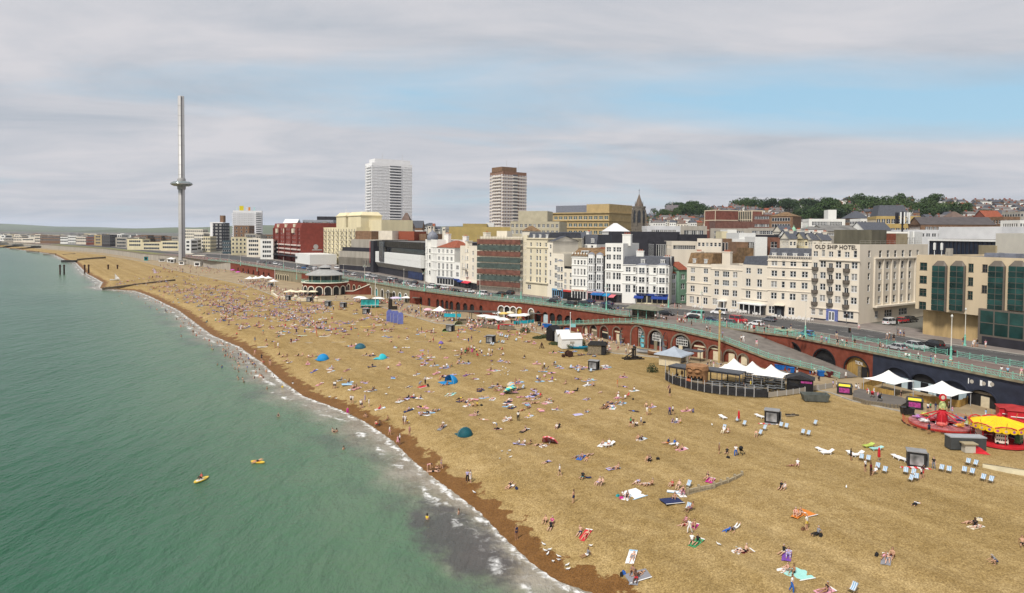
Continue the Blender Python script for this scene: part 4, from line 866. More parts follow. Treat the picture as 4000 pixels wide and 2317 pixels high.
def exIt(b):
 for k in range(6):x=.3+(b.L-.6)*k/5;obj('finial',MB().box(x-.22,x+.22,-.1,.25,b.H+.5,b.H+1.1),b.root,mt=swh)
 b.dormers([b.L*.62],b.H-.1,3.0,1.8,y=2.5);f=b.shop(.2,b.L-.2,3.2,wtp,mat('cream_fascia',(.62,.56,.46),.6,.05),gdark,5);text('BURGER STAR',.62,f,(b.L/2,-.4,3.36),(RAD(90),0,0),mat('red_sign',(.5,.05,.04)),.02)
 mbt=MB();mbt.box(.2,b.L-.2,-3.6,-3.5,0,1.0);mbt.box(.2,.3,-3.5,-.4,0,1.0);mbt.box(.2,b.L-.2,-3.6,-3.55,2.2,2.3)
 for k in range(9):x=.25+(b.L-.5)*k/8;mbt.box(x-.04,x+.04,-3.6,-3.52,0,2.3)
 obj('terrace_screen',mbt,b.root,mt=bkp)
row_house('white house with four slim windows per floor and a burger bar',(2232,2294),zW(580,190),13,swh,[(zW,[(630,.75,'sash'),(694,.75,'sash'),(760,.75,'sash'),(822,.75,'sash')],[(325,1.6),(510,2.2),(720,2.5)])],'gable',2.8,rut,bands=[zW(600,385),zW(600,590),zW(600,790),zW(600,235)],extra=exIt)
pinks=mat('shop_magenta',(.50,.04,.13),.6,.1)
row_house('low cream house with black roof terrace rail',(2202,2232),zW(420,480),12,stc,[(zW,[(443,1.1,'pair'),(545,.9,'sash')],[(570,1.6),(705,1.6),(815,1.5)])],'flat',extra=lambda b:(b.shop(.1,b.L-.1,2.7,bkp,mat('red_sign',(.5,.05,.04)),gdark,3),obj('roof_rail',MB().box(.2,b.L-.2,.2,.3,b.H+.5,b.H+1.5),b.root,mt=bkp)))
def exC2(b):
 u=b.u(wpx(345));b.bay(u,3.0,3.2,b.z(*zW(345,300)),.8,stc,[(b.z(*zW(345,y))-h/2,h) for y,h in ((455,1.7),(612,2.0),(770,1.9))]);b.shop(.1,b.L-.1,2.8,mat('shop_blue',(.15,.30,.45),.6,.1),mat('shop_blue',(.15,.30,.45)),gdark,5)
row_house('cream house with canted bay over a blue shop sign',(2158,2202),zW(225,185),13,stc,[(zW,[(257,1.4,'pair')],[(290,1.5),(430,1.8),(585,1.8),(750,1.7)])],'flat',extra=exC2)
row_house('tall slim cream house with pale gable wall beside it',(2138,2158),zW(105,-90),14,stc,[(zW,[(150,.8,'sash')],[(15,1.5),(175,1.6),(342,1.7),(540,2.4),(715,1.7)])],'gable',2.0,slate)
def big_gable():
 p0=deep(*zC(1420,700),281);p1=deep(*zC(1690,700),277);p0.z=p1.z=0
 b=Bld('gabled_house','big house with blank cream gable wall and rounded black mansard',p0,p1,16,H=zat(*zC(1440,330),281)-UZ);b.shell(stc,'gable',slate,2.6);
 q0=deep(*zC(1690,700),280);q1=deep(*zC(1835,700),276);c=Bld('mansard_house','white house with black mansard and chimneys behind the slim houses',q0,q1,14,H=zat(*zC(1700,390),280)-UZ);c.auto(2,6,1.0,1.7,3.0,3.0);c.shell(swh,'mansard',4.2,roofm=slate) if False else c.shell(swh,'mansard',slate,4.0);c.chimney(1.0,4,1.2,2.4,5.5,swh,3);c.dormers([c.L*.7],c.H+.6,1.4,1.7)
big_gable()
vpx=lambda x:zV(x,0)[0]
def cream_hotel():
 b=Bld('cream_hotel','pale yellow hotel with grey attic beside the scaffolding',fro(2058),fro(2138),18,top=zV(2120,265))
 b.grid(zV,[(2183,.95,'sash'),(2305,.95,'sash'),(2365,.95,'sash'),(2478,.9,'sash')],[(375,1.5),(508,1.5),(640,1.7),(772,1.8),(912,2.2),(1062,2.2)]);b.grid(zV,[(2158,2.0,'pair')],[(1212,1.8)])
 b.shell(stucco_y2,'mansard',slate,2.6);b.dormers([b.L*k for k in (.3,.6,.92)],b.H+.3,1.1,1.4);b.band(b.z(*zV(2200,445)),.3,.25,stucco_y2);b.band(b.z(*zV(2200,1130)),.5,.5,stucco_y2);b.band(b.H-.1,.5,.35,stucco_y2)
 p0,p1=fro(2042),fro(2058);c=Bld('stair_bay','slim cream tower bay between scaffolding and pale yellow hotel',p0,p1,12,top=zV(2050,225));c.grid(zV,[(2048,.35,'sash'),(2086,.35,'sash')],[(375,1.6),(508,1.5),(640,1.7),(772,1.8),(912,2.2),(1062,2.2)]);c.shell(stucco_y2,'flat')
stucco_y2=mat('stucco_pale_yellow',(.69,.62,.46),.85,.1,.25,streak=True,detail=7)
cream_hotel()
def scaffolding():
 p0,p1=fro(1874),fro(2041)
 b=Bld('building_under_repair','building under repair behind scaffolding',p0,p1,16,top=zV(1200,250));b.auto(9,7,1.0,1.8,3.6,2.95);b.shell(stc,'flat',z0=0);obj('gable',MB().box(b.L*.38,b.L*.62,.5,4,b.H,b.H+3.0),b.root,mt=stc)
 s=thing('scaffolding','scaffolding with planked lifts and green and red netting','scaffolding',b.root.location,b.a);L,H=b.L,b.H
 n=14
 for k in range(n+1):
  for y in (-1.6,-.5):obj('standard',MB().tube((0,0,0),(0,0,H+1.2),.05,n=5),s,(L*k/n,y,0),mt=greyc)
 nl=9;green=mat('netting_green',(.07,.095,.085),.9,.4,.6,detail=6);red=mat('netting_red',(.17,.075,.055),.9,.4,.6,detail=6)
 for j in range(1,nl+1):
  z=H*j/nl;obj('lift_boards',MB().box(-.2,L+.2,-1.75,-.4,z-.12,z),s,mt=mat('scaffold_board',(.36,.29,.17),.9,.2,2));
 for j,c in zip(range(1,nl),[red,green,red,green,green,red,green,red][::1]):
  z=H*j/nl;pn=obj('netting',MB().box(-.1,L+.1,-1.84,-1.80,z+.02,z+H/nl-.5),s,mt=c)
 for k in range(0,n,3):obj('brace',MB().tube((L*k/n,-1.7,.2),(L*min(k+3,n)/n,-1.7,H*.33),.04,n=4),s,mt=greyc);obj('brace',MB().tube((L*min(k+3,n)/n,-1.7,H*.33),(L*k/n,-1.7,H*.66),.04,n=4),s,mt=greyc)
scaffolding()
def exB1(b):
 u=b.u(vpx(940));b.bay(u,2.6,b.z(*zV(940,1010)),b.z(*zV(940,310)),.9,stc,[(b.z(*zV(940,y))-h/2,h) for y,h in ((500,1.3),(640,1.6),(800,2.2),(965,2.0))],.6);obj('balcony',balcony_mesh(3.2,1.2),b.root,(u,-.9,b.z(*zV(940,880))),mt=mat('balcony_iron',(.1,.1,.1)))
 obj('turret',MB().box(u-1.2,u+1.2,-.6,1.6,b.H,b.H+2.6).box(u-1.5,u+1.5,-.9,1.9,b.H+2.6,b.H+2.9),b.root,mt=stc);b.chimney(b.L*.72,6,3.0,2.2,7.0,stc,2);f=b.shop(.1,b.L-.1,2.8,bkp,stc,gdark,6);b.awning(b.L*.28,b.L*.62,3.3,2.0,mat('awning_red',(.55,.03,.06),.7,.1));b.awning(0,b.L*.2,3.3,1.6,mat('awning_blue',(.02,.05,.24)))
row_house('cream house with turret bay over a red shop awning',(1797,1874),zV(1000,430),14,stc,[(zV,[(840,.9,'pair')],[(640,1.8),(795,2.0),(940,2.0)]),(zV,[(1045,1.6,'pair'),(1155,.9,'sash')],[(545,1.7),(683,1.7),(838,1.9),(970,2.0)])],'flat',extra=exB1)
row_house('low white house between red roofed house and turret house',(1775,1797),zV(700,760),12,swh,[(zV,[(738,1.9,'pair')],[(832,1.8),(970,1.9)])],'flat',extra=lambda b:b.shop(.1,b.L-.1,2.8,bkp,mat('royal_blue',(.022,.045,.20)),gdark,3))
def exRed(b):
 b.chimney(b.L*.1,5,3.4,1.6,6.6,swh,3);b.chimney(b.L*.75,9,3.0,1.4,5.6,swh,3);b.shop(.1,b.L-.1,3.1,wtp,leadm,gdark,6)
row_house('white house with red hipped tile roof and paired sashes',(1707,1775),zV(345,430),13,swh,[(zV,[(376,1.5,'pair'),(458,1.5,'pair'),(540,1.5,'pair'),(622,1.5,'pair')],[(507,1.7),(650,1.7),(800,2.7),(942,2.7)])],'hip',3.2,rdt,extra=exRed,bands=[zV(360,560),zV(360,715),zV(360,870)])
def exDome(b):
 c=(b.L*.38,1.4);z=b.H
 d=obj('dome',MB().lathe([(2.6,z-.05),(2.6,z+.8),(2.75,z+1.4),(2.55,z+2.6),(1.7,z+3.8),(.7,z+4.5),(.25,z+5.2),(.0,z+5.8)],16,*c),b.root,mt=leadm,smooth=True)
 obj('turret',MB().lathe([(2.5,0),(2.5,z),(2.8,z),(2.8,z+.25)],14,*c),b.root,mt=swh)
 for y in (490,610,760,910):
  zz=b.z(*zV(135,y))-1
  for a in (-2.4,-1.6,-.8):
   pn,fr=window_mesh(.8,1.9,'sash',gdark);o=obj('window',pn,b.root,(c[0]+2.52*cos(a),c[1]+2.52*sin(a),zz),a+pi/2);obj('frame',fr,o)
row_house('ornate white corner house with grey onion dome',(1661,1707),zV(120,300),13,swh,[(zV,[(265,.8,'sash'),(300,.8,'sash')],[(490,1.7),(610,1.9),(770,2.0),(915,2.0)])],'flat',extra=exDome,bands=[zV(120,420),zV(120,540),zV(120,690),zV(120,850)])
xpx=lambda x:zX(x,0)[0]
def leisure():
 p0,p1=fro(1466),fro(1660);b=Bld('leisure_complex','dark seafront leisure complex with long white panel facade',p0,p1,45,top=zX(2440,405));L,H=b.L,b.H
 zz=lambda y:b.z(*zX(2300,y));b.shell(dcl,'flat',felt,parapet=.3)
 w=obj('panel_facade',MB().box(L*.09,L-.1,-2.2,-.02,zz(800),zz(610)),b.root,mt=wtp)
 n=22
 for k in range(n):
  for j in range(2):x0=L*.095+(L*.9-.2)*k/n;obj('panel',MB().box(x0+.05,x0+L*.9/n-.05,-2.3,-2.2,lerp(zz(798),zz(612),j/2)+.05,lerp(zz(798),zz(612),(j+1)/2)-.05),w,mt=wtp)
 obj('soffit',MB().add([(L*.09,-2.2,zz(800)),(L-.1,-2.2,zz(800)),(L-.1,-.3,zz(880)),(L*.09,-.3,zz(880))],[(0,1,2,3)]),b.root,mt=greyc)
 obj('glazing_band',MB().box(L*.09,L-.1,-.5,-.02,zz(605),zz(530)),b.root,mt=gdark)
 for k in range(24):x=L*.1+(L*.88)*k/23;obj('fin',MB().box(x-.15,x+.15,-1.2,-.02,zz(520),zz(425)),b.root,mt=mat('dark_fin',(.075,.07,.06),.7,.2))
 obj('stair_tower',MB().box(0,L*.075,-3,1,0,zz(425)),b.root,mt=dcl);obj('red_banner',MB().box(-1.0,-.4,-3.2,-3.0,zz(830),zz(440)),b.root,mt=mat('banner_red',(.42,.02,.03),.6,.1))
 obj('glass_lift',MB().box(L*.2,L*.3,-2.9,-2.2,zz(770),zz(430)),b.root,mt=gmid);obj('poster_wall',MB().box(L*.72,L*.97,-.5,-.05,.3,4.2),b.root,mt=mat('screen_blue',(.02,.035,.10),.4,.5,.6))
 for x0,x1,y0,y1,m in ((1372,1618,255,395,brb),(1618,1938,250,398,mat('cream_box',(.64,.585,.49),.8,.12,.3)),(1938,2275,258,395,mat('red_block',(.28,.075,.04),.9,.15)),(2275,2460,298,400,brb)):
  Y=p0.y+32;a=deep(*zX(x0,y1),Y);c=deep(*zX(x1,y0),Y-8);q=deep(*zX(x1,y1),Y-8);a.z=q.z=0
  t=Bld('cinema_block',('brown roof block left of the cream boxed block' if x0<1500 else 'brown roof block right of the red block') if m is brb else ( 'cream boxed roof block above the leisure complex' if m.name=='cream_box' else 'red roof block above the leisure complex'),a,q,14,H=zat(*zX(x0,y0),Y)-UZ,group='roof blocks of the leisure complex');t.shell(m,'flat',parapet=.3)
leisure()
def conference():
 p0,p1=fro(1325),fro(1464);b=Bld('concrete_hall','low brutalist concrete hall with fluted panels and black strip window',p0,p1,30,top=zX(1140,550));L,H=b.L,b.H
 zz=lambda y:b.z(*zX(1300,y));b.shell(greyc,'flat',parapet=.1)
 obj('strip_window',MB().box(.5,L-.5,2,20,H,H+2.4),b.root,mt=dcl);obj('upper_storey',MB().box(L*.12,L-1,6,26,H+2.4,H+2.4+zz(410)-zz(535)),b.root,mt=greyc)
 obj('undercroft',MB().box(.3,L-.3,-.06,0,0,zz(775)),b.root,mt=dcl)
 for k in range(30):x=.6+(L-1.2)*k/29;obj('fin',MB().box(x-.14,x+.14,-.7,0,zz(765),zz(650)),b.root,mt=greyc)
 for k in range(4):obj('window',MB().box(L*(.70+.07*k),L*(.70+.07*k)+L*.05,-.45,-.05,zz(745),zz(685)),b.root,mt=gdark)
conference()
def grand():
 p0,p1=at(1242,1022,UZ),at(1392,1040,UZ);b=Bld('grand_hotel','ornate cream grand hotel with tiers of dark balconies',p0,p1,40,top=zX(830,205));L,H=b.L,b.H
 b.auto(15,8,1.4,2.2,4.5,3.3);b.shell(sty,'flat')
 for j in range(7):
  z=4.2+3.3*j
  for k in range(10):obj('balcony',BAL,b.root,(1.6+(L-3.2)*k/9,-.02,z))
 zt_=zat(*zX(1050,45),p0.y+15)-UZ
 for x0,x1,y0 in ((.38,.62,4),(.68,.98,4)):pv=obj('pavilion',MB().box(L*x0,L*x1,y0,y0+16,H,zt_).box(L*x0-.5,L*x1+.5,y0-.5,y0+16.5,zt_,zt_+.6),b.root,mt=sty);obj('mansard',MB().add([(L*x0,y0,zt_+.6),(L*x1,y0,zt_+.6),(L*x1,y0+16,zt_+.6),(L*x0,y0+16,zt_+.6),(L*x0+2,y0+2,zt_+3),(L*x1-2,y0+2,zt_+3),(L*x1-2,y0+14,zt_+3),(L*x0+2,y0+14,zt_+3)],[(0,1,5,4),(1,2,6,5),(2,3,7,6),(3,0,4,7),(4,5,6,7)]),pv,mt=sty)
 obj('upper_storey',MB().box(L*.3,L*1.25,10,34,H*.6,zt_-3),b.root,mt=sty)
 obj('dome',MB().lathe([(4.5,H),(4.4,H+2),(3.6,H+4),(2,H+5.4),(0,H+6)],16,6,4),b.root,mt=felt,smooth=True)
 obj('flagpole',MB().tube((L*.5,8,zt_),(L*.5,8,zt_+8),.1,n=5),b.root,mt=wtp)
BAL=balcony_mesh(2.8,1.2).mesh('balcony',[mat('balcony_iron',(.1,.1,.1))])
grand()
def red_hotel():
 p0,p1=fro(1068),fro(1174);b=Bld('red_brick_hotel','large red brick hotel with white balcony bands and bay fronts',p0,p1,46,top=zX(110,200));L,H=b.L,b.H;q=Vector((p1.x,p1.y,0))
 b.auto(14,7,1.5,1.7,5.0,3.4);b.auto(1,7,2.2,2.0,5.0,3.4,side='r');rb=mat('maroon_brick',(.215,.045,.032),.9,.2,.4,detail=6);b.shell(rb,'mansard',roofm=rb,roofh=4.0)
 for j in range(3):obj('balcony_band',MB().box(0,L,-1.3,-.02,6.0+j*3.4,7.1+j*3.4),b.root,mt=mat('pale_band',(.62,.52,.47),.8,.1))
 for k in range(5):x=L*(.06+.22*k);obj('pier',MB().box(x-.5,x+.5,-1.5,-.02,0,H),b.root,mt=rb)
 for k in (0,1,2):x=L*(.17+.30*k);obj('bay',MB().box(x-3,x+3,-1.0,-.02,H-4.2,H-.6),b.root,mt=mat('pale_bay',(.64,.58,.45),.8,.1))
 for k in (0,1,2):x=L*(.17+.30*k);obj('dormer',MB().box(x-3.2,x+3.2,.3,2.0,H+.5,H+3.2),b.root,mt=mat('pale_bay',(.64,.58,.45)))
 obj('canopy',MB().box(L*.2,L+6,-5,-.1,4.2,4.9),b.root,mt=dcl);obj('annex',MB().box(L+.1,L+40,-4,16,0,7.5),b.root,mt=wtp)
 wm_=obj('emblem',MB().tube((0,-.02,0),(0,.05,0),2.0,n=20),b.root,(L+.05,12,H*.45),pi/2,mt=mat('emblem_grey',(.35,.33,.32),.5,.1));obj('sign_bar',MB().box(-4,4,-.05,0,-.4,.4),b.root,(L+.06,13,H*.36),pi/2,mt=mat('emblem_grey',(.35,.33,.32)))
red_hotel()
# ------------------ towers, town behind the front, far coast, trees
def gz(x,y):
 e,t=sdist(np.array([[x,y]]),FRO);inl=e[0]*t[0]
 return float(UZ-.05 if inl<4 else UZ-.05+(town_z(x,y)-UZ+.05)*smooth01((inl-4)/60.))
def on_town(px,py,y0=330,y1=1700,n=140):
 d=ray(px,py);Y=y0*(y1/y0)**(np.arange(n)/(n-1));t=Y/d[1];X=t*d[0];Z=CAMZ+t*d[2]
 G=TGRID(X,Y);k=np.nonzero(Z<=G)[0]
 return Vector((X[k[0]],Y[k[0]],float(G[k[0]]))) if len(k) else None
_gx,_gy=np.arange(-1500,1700,10.0),np.arange(100,1800,10.0);_GX,_GY=np.meshgrid(_gx,_gy);_GZ=zt(np.stack([_GX.ravel(),_GY.ravel()],1))[0].reshape(_GX.shape)
def TGRID(X,Y):
 i=np.clip((np.asarray(X)+1500)/10,0,len(_gx)-1.001);j=np.clip((np.asarray(Y)-100)/10,0,len(_gy)-1.001);i0,j0=i.astype(int),j.astype(int);fx,fy=i-i0,j-j0
 return (_GZ[j0,i0]*(1-fx)+_GZ[j0,i0+1]*fx)*(1-fy)+(_GZ[j0+1,i0]*(1-fx)+_GZ[j0+1,i0+1]*fx)*fy
def win_stuff(root,specs,g=gdark):
 mb=MB();fb=MB()
 for T,u0,u1,z0,z1 in specs:
  mb.quad(T(u0,-.03,z0),T(u1,-.03,z0),T(u1,-.03,z1),T(u0,-.03,z1));b=.1
  for a,c,d,e in ((u0-b,u0,z0-b,z1+b),(u1,u1+b,z0-b,z1+b),(u0,u1,z1,z1+b),(u0,u1,z0-b,z0)):fb.quad(T(a,-.05,d),T(c,-.05,d),T(c,-.05,e),T(a,-.05,e))
 w=obj('windows',mb,root,mt=g);tag(w,kind='stuff');f=obj('frames',fb,w,mt=wframe);tag(f,kind='stuff')
def bg(label,px0,px1,top,Y,D,m,nc=0,nf=0,ww=1.2,wh=1.5,roof='flat',roofm=None,roofh=3.0,dy=.0,dz=3.1,z1=1.2,name='town_building',side=True,base=None,g=None,group=None,parapet=.5,ztop=None):
 a,b_=deep(px0,top,Y),deep(px1,top,Y+dy);a.z=b_.z=0;base=min(gz(a.x,a.y),gz(b_.x,b_.y))-.3 if base is None else base
 b=Bld(name,label,a,b_,D,H=zat(px0,top,Y)-base,base=base,group=group);far=ww*FPX/Y<9
 specs=[]
 for T,Lm,on in ((b.TF,b.L,True),(b.TR if b.p1.x<0 else b.TL,D,side)):
  if not on or nc==0:continue
  n=max(1,int(round(nc*Lm/b.L))) if Lm!=b.L else nc
  for j in range(nf):
   z=b.H-z1-wh-j*dz
   if z<.5:break
   for i in range(n):
    u=Lm*(i+.5)/n
    if u-ww/2<.2 or u+ww/2>Lm-.2:continue
    specs.append((T,u-ww/2,u+ww/2,z,z+wh))
 if not far:
  for T,u0,u1,z0,z1_ in specs:(b.hf if T is b.TF else (b.hr if T is b.TR else b.hl)).append((u0,u1,z0,z1_,'sash' if ww<1.5 else 'pair',g))
 b.shell(m,roof,roofm,roofh,parapet)
 if far and specs:win_stuff(b.root,specs,g or gdark)
 return b
gtow=glass_mat('tower_glass',(.50,.50,.52))
def tower(name,label,zf,xl,xm,xr,ytop,Y,dyl,dyr,base,nf,wall,band,nwf,dark=None,crown=None,sl=.12):
 p0,p1=deep(*zf(xm,ytop),Y),deep(*zf(xr,ytop),Y+dyr);zt_=p0.z;p0.z=p1.z=0
 D=22;b=Bld(name,label,p0,p1,D,H=zt_-base,base=base);L,H=b.L,b.H;b.shell(wall,'flat',felt)
 fh=H*.80/nf;mbw=MB();mbf=MB();
 for k in range(nwf):
  u0,u1=L*(k+.14)/nwf,L*(k+.86)/nwf
  if dark and dark[0]-.02<(u0+u1)/2/L<dark[1]+.02:continue
  mbw.quad((u0,-.05,0),(u1,-.05,0),(u1,-.05,fh*.30),(u0,-.05,fh*.30));mbf.box((u0+u1)/2-.08,(u0+u1)/2+.08,-.15,0,0,fh*.42)
 W1,W2=mbw.mesh('window_row',[gtow]),mbf.mesh('mullions',[wframe]);slab=MB().box(-.3,L+.3,-.3,D,0,fh*sl).mesh('floor_slab',[band])
 ms=MB()
 for k in range(5):ms.box(-.06,0,D*(k+.12)/5,D*(k+.8)/5,0,fh*.42)
 W3=ms.mesh('side_windows',[gtow]);bal=MB().box(-1.4,0,D*.1,D*.75,0,fh*.4).mesh('balcony',[band]);dk=MB().box(L*dark[0],L*dark[1],-.12,0,0,fh*.6).mesh('recess',[glass_mat('recess_glass',(.13,.13,.14))]) if dark else None;dkb=MB().box(L*dark[0],L*dark[1],-.9,0,0,fh*.34).mesh('balcony',[band]) if dark else None
 for j in range(nf):
  z=H-1.5-(j+1)*fh+fh*.35;r=tag(obj('window_row',W1,b.root,(0,0,z)),kind='stuff');tag(obj('mullions',W2,r),kind='stuff');obj('floor_slab',slab,b.root,(0,0,z-fh*(sl+.12)));tag(obj('side_windows',W3,b.root,(0,0,z)),kind='stuff');obj('balcony',bal,b.root,(0,0,z-fh*.3))
  if dark:q=obj('recess',dk,b.root,(0,0,z-fh*.05));obj('balcony',dkb,q,(0,0,-fh*.3))
 if crown:
  m_,x0,x1,h=crown;obj('penthouse',MB().box(L*x0,L*x1,2,D-3,H,H+h),b.root,mt=m_)
  for k in (.3,.8):obj('antenna',MB().tube((L*k,6,H+h),(L*k,6,H+h+7),.12,n=4),b.root,mt=greyc)
 return b
towerw=mat('tower_white',(.84,.83,.83),.7,.05,.2)
tower('apartment_tower','tall white apartment tower with dark balcony recess',zH,235,297,601,168,770,0,26,14,24,towerw,towerw,30,(.44,.72),(towerw,.08,.97,5.5))
bt=brick_mat('tower_brick',(.30,.165,.11),(.25,.14,.095),(.3,.2,.15),.6)
tower('brick_tower','brown brick apartment tower with white floor bands',zH,1203,1290,1467,235,640,0,16,20,18,bt,mat('tower_band',(.74,.68,.61),.8,.08),9,(.42,.62),(brb,.0,.62,5),sl=.42)
def bedford():
 b=tower('white_hotel_block','broad white apartment block with curved balconies near the tower',zS,835,985,1395,525,860,0,10,UZ,17,towerw,towerw,16,(.80,.99),None);L,H=b.L,b.H
 for k,c in ((.22,(.75,.62,.02)),(.45,(.75,.72,.7)),(.53,(.75,.30,.06)),(.7,(.5,.7,.72)),(.1,(.6,.7,.72))):obj('roof_lettering',MB().box(L*k,L*k+(5 if k==.22 else 2.4),1,1.5,H+.6,H+(6.5 if k==.22 else 5)),b.root,mt=mat('letter_%d' % int(k*100),c,.5,.1))
bedford()
def observation_tower():
 Y=628.0;p=deep(711,1024,Y);x=p.x;base=3.0;top=zat(708,376,Y)
 t=thing('observation_tower','slender steel observation tower with a glass disc cabin','tower',(x,Y,base));h=top-base
 steel=mat('tower_steel',(.44,.43,.42),.45,.10,.05,metal=.15);obj('pole',MB().lathe([(3.0,0),(2.85,6),(2.7,h),(0,h)],20),t,mt=steel,smooth=True)
 for a in (-1.05,2.2):obj('cable_channel',MB().box(-.35,.35,-.3,.3,2,h-.5),t,(2.72*cos(a),2.72*sin(a),0),a+pi/2,mt=mat('channel_dark',(.10,.10,.11),.6,.1))
 for k in range(1,17):obj('seam_ring',MB().lathe([(2.86,0),(2.9,.08),(2.86,.16)],20),t,(0,0,h*k/17),mt=mat('seam',(.33,.33,.33),.5,.1))
 zp=zat(710,719,Y)-base;gl=mat('pod_glass',(.26,.30,.30),.12,.3,.4,spec=.8,metal=.4);c=obj('cabin',MB().lathe([(3.2,-2.2),(6.5,-2.0),(8.9,-.9),(9.4,.1),(8.9,1.2),(6.5,2.3),(3.2,2.7)],28),t,(0,0,zp),mt=gl,smooth=True)
 obj('ring',MB().lathe([(9.45,-.15),(9.65,0),(9.45,.25)],28),c,mt=steel);obj('hub',MB().lathe([(3.5,-5.0),(3.7,-2.0),(3.6,2.6),(3.6,4.4),(2.9,5.6)],20),c,mt=mat('hub_steel',(.34,.33,.32),.5,.1),smooth=True)
 for k in range(14):a=2*pi*k/14;obj('rib',MB().tube((3.5*cos(a),3.5*sin(a),2.7),(8.9*cos(a),8.9*sin(a),1.25),.12,n=4),c,mt=steel)
observation_tower()
def church():
 Y=395.0;p=deep(*zJ(520,690),Y);base=gz(p.x,p.y);cst=mat('flint_stone',(.155,.135,.11),.95,.35,1.2,detail=6);t=thing('church_tower','gothic stone church tower with pinnacles and short spire','church',(p.x,p.y,base),RAD(-8))
 z=lambda y:zat(*zJ(520,y),Y)-base;w=230/3.6*Y/FPX/2*.82;r=w*.86
 obj('base_stage',MB().prism([(w*1.15*cos(a),w*1.15*sin(a)) for a in [pi/8+k*pi/4 for k in range(8)]],0,z(560)),t,mt=cst)
 st=obj('belfry',MB().prism([(w*cos(a),w*sin(a)) for a in [pi/8+k*pi/4 for k in range(8)]],z(560),z(300)),t,mt=cst)
 for k in range(8):
  a=k*pi/4;hw=w*.22;mb=MB();zz=z(505);pts=[(-hw,zz),(hw,zz),(hw,z(365)),(hw*.6,z(340)),(0,z(325)),(-hw*.6,z(340)),(-hw,z(365))];mb.yprism(pts,-.06,.1);obj('louvre_window',mb,st,(w*.925*cos(a),w*.925*sin(a),0),a+pi/2,mt=gdark)
  a2=a+pi/8;x,y=w*1.06*cos(a2),w*1.06*sin(a2);obj('buttress',MB().box(x-.45,x+.45,y-.45,y+.45,z(600),z(395)),t,mt=cst);obj('pinnacle',MB().lathe([(.55,z(395)),(.35,z(370)),(0,z(315))],6,x,y),t,mt=cst)
 obj('parapet',MB().lathe([(w*.93,z(300)),(w*1.0,z(298)),(w*1.0,z(275)),(w*.9,z(275))],8),t,mt=cst);obj('spire',MB().lathe([(w*.58,z(280)),(w*.42,z(215)),(0,z(92))],8),t,mt=mat('shingle_spire',(.17,.13,.10),.9,.25,1));obj('cross',MB().tube((0,0,z(95)),(0,0,z(30)),.09,n=4).tube((-.5,0,z(50)),(.5,0,z(50)),.07,n=4),t,mt=dcl)
 for k in range(4):a=pi/4+k*pi/2;x,y=w*.78*cos(a),w*.78*sin(a);obj('finial',MB().tube((x,y,z(280)),(x,y,z(205)),.22,.05,5),t,mt=cst)
church()
def hill_church():
 p=on_town(*zJ(1040,400)) or deep(*zJ(1040,400),900);Y=p.y;s=Y/FPX;L=210/3.6*s;rb=brick_mat('church_brick',(.26,.10,.07),(.22,.09,.06),(.3,.2,.15),.5)
 t=thing('brick_church','red brick church with steep grey roof on the hill','church',(p.x-L*.6,p.y,p.z-1),RAD(10));h=zat(*zJ(900,330),Y)-p.z;rd=zat(*zJ(1040,243),Y)-p.z
 obj('nave',MB().box(0,L*1.05,0,12,0,h+1),t,mt=rb);obj('roof',MB().add([(-.5,-.8,h),(L*1.05,-.8,h),(L*1.05,12.8,h),(-.5,12.8,h),(2.5,6,rd),(L*1.05,6,rd)],[(0,1,5,4),(2,3,4,5),(3,0,4)]),t,mt=mat('church_slate',(.16,.14,.145),.8,.2,.4));obj('gable',MB().add([(L*1.05,0,h),(L*1.05,12,h),(L*1.05,6,rd),(L*1.05+.6,0,0),(L*1.05+.6,12,0),(L*1.05+.6,0,h),(L*1.05+.6,12,h),(L*1.05+.6,6,rd+.4)],[(3,4,6,7,5),(0,5,7,2),(1,2,7,6)]),t,mt=rb);obj('fleche',MB().lathe([(.9,0),(.7,3),(0,8)],6,L*.5,6),t,(0,0,rd-1),mt=greyc)
 obj('lower_aisle',MB().box(-4,L*.6,-3,0,0,h*.45),t,mt=swh)
hill_church()
J=lambda x:zJ(x,0)[0];K=lambda x:zK(x,0)[0];Jy=lambda y:zJ(0,y)[1];Ky=lambda y:zK(0,y)[1];Hx=lambda x:zH(x,0)[0];Hy=lambda y:zH(0,y)[1]
grn=glass_mat('office_glass',(.05,.085,.075))
g=bg('large gold stone office with bands of dark windows',Hx(1600),Hx(2090),Hy(552),520,46,ochre,13,6,3.0,2.3,dy=-34,dz=5.3,z1=2.2,name='gold_office',g=grn);g.band(g.H-.2,.8,.9,ochre);g.band(g.H-5.8,.8,.7,ochre);g.band(g.H-11,.5,.6,ochre)
obj('penthouse',MB().box(g.L*.12,g.L*.66,6,36,g.H,g.H+6),g.root,mt=leadm);obj('roof_block',MB().box(g.L*.66,g.L-.3,1,36,g.H,g.H+6.4),g.root,mt=ochre)
g=bg('pale stone office with small paired windows',Hx(1345),Hx(1715),Hy(616),455,30,mat('pale_stone',(.47,.42,.30),.85,.12,.3),11,4,1.7,2.2,dy=-8,dz=4.2,name='stone_office');obj('roof_block',MB().box(g.L*.14,g.L*.74,3,22,g.H,g.H+7.5),g.root,mt=mat('pale_stone',(.47,.42,.30)))
mustard=mat('mustard_render',(.39,.295,.11),.85,.15,.2)
bg('long low mustard building behind the white seafront houses',Hx(880),Hx(1345),Hy(656),500,30,mustard,name='mustard_building',dy=-14);bg('mustard roof storey behind the domed house',Hx(985),Hx(1165),Hy(632),540,20,mustard,name='mustard_building')
bg('white rooftop plant beside the brown brick tower',Hx(1160),Hx(1220),Hy(625),560,20,wtp)
bg('hipped grey pavilion roof behind the pale yellow hotel',Hx(1435),Hx(1575),Hy(682),330,14,stc,0,0,roof='hip',roofm=rut,roofh=2.5)
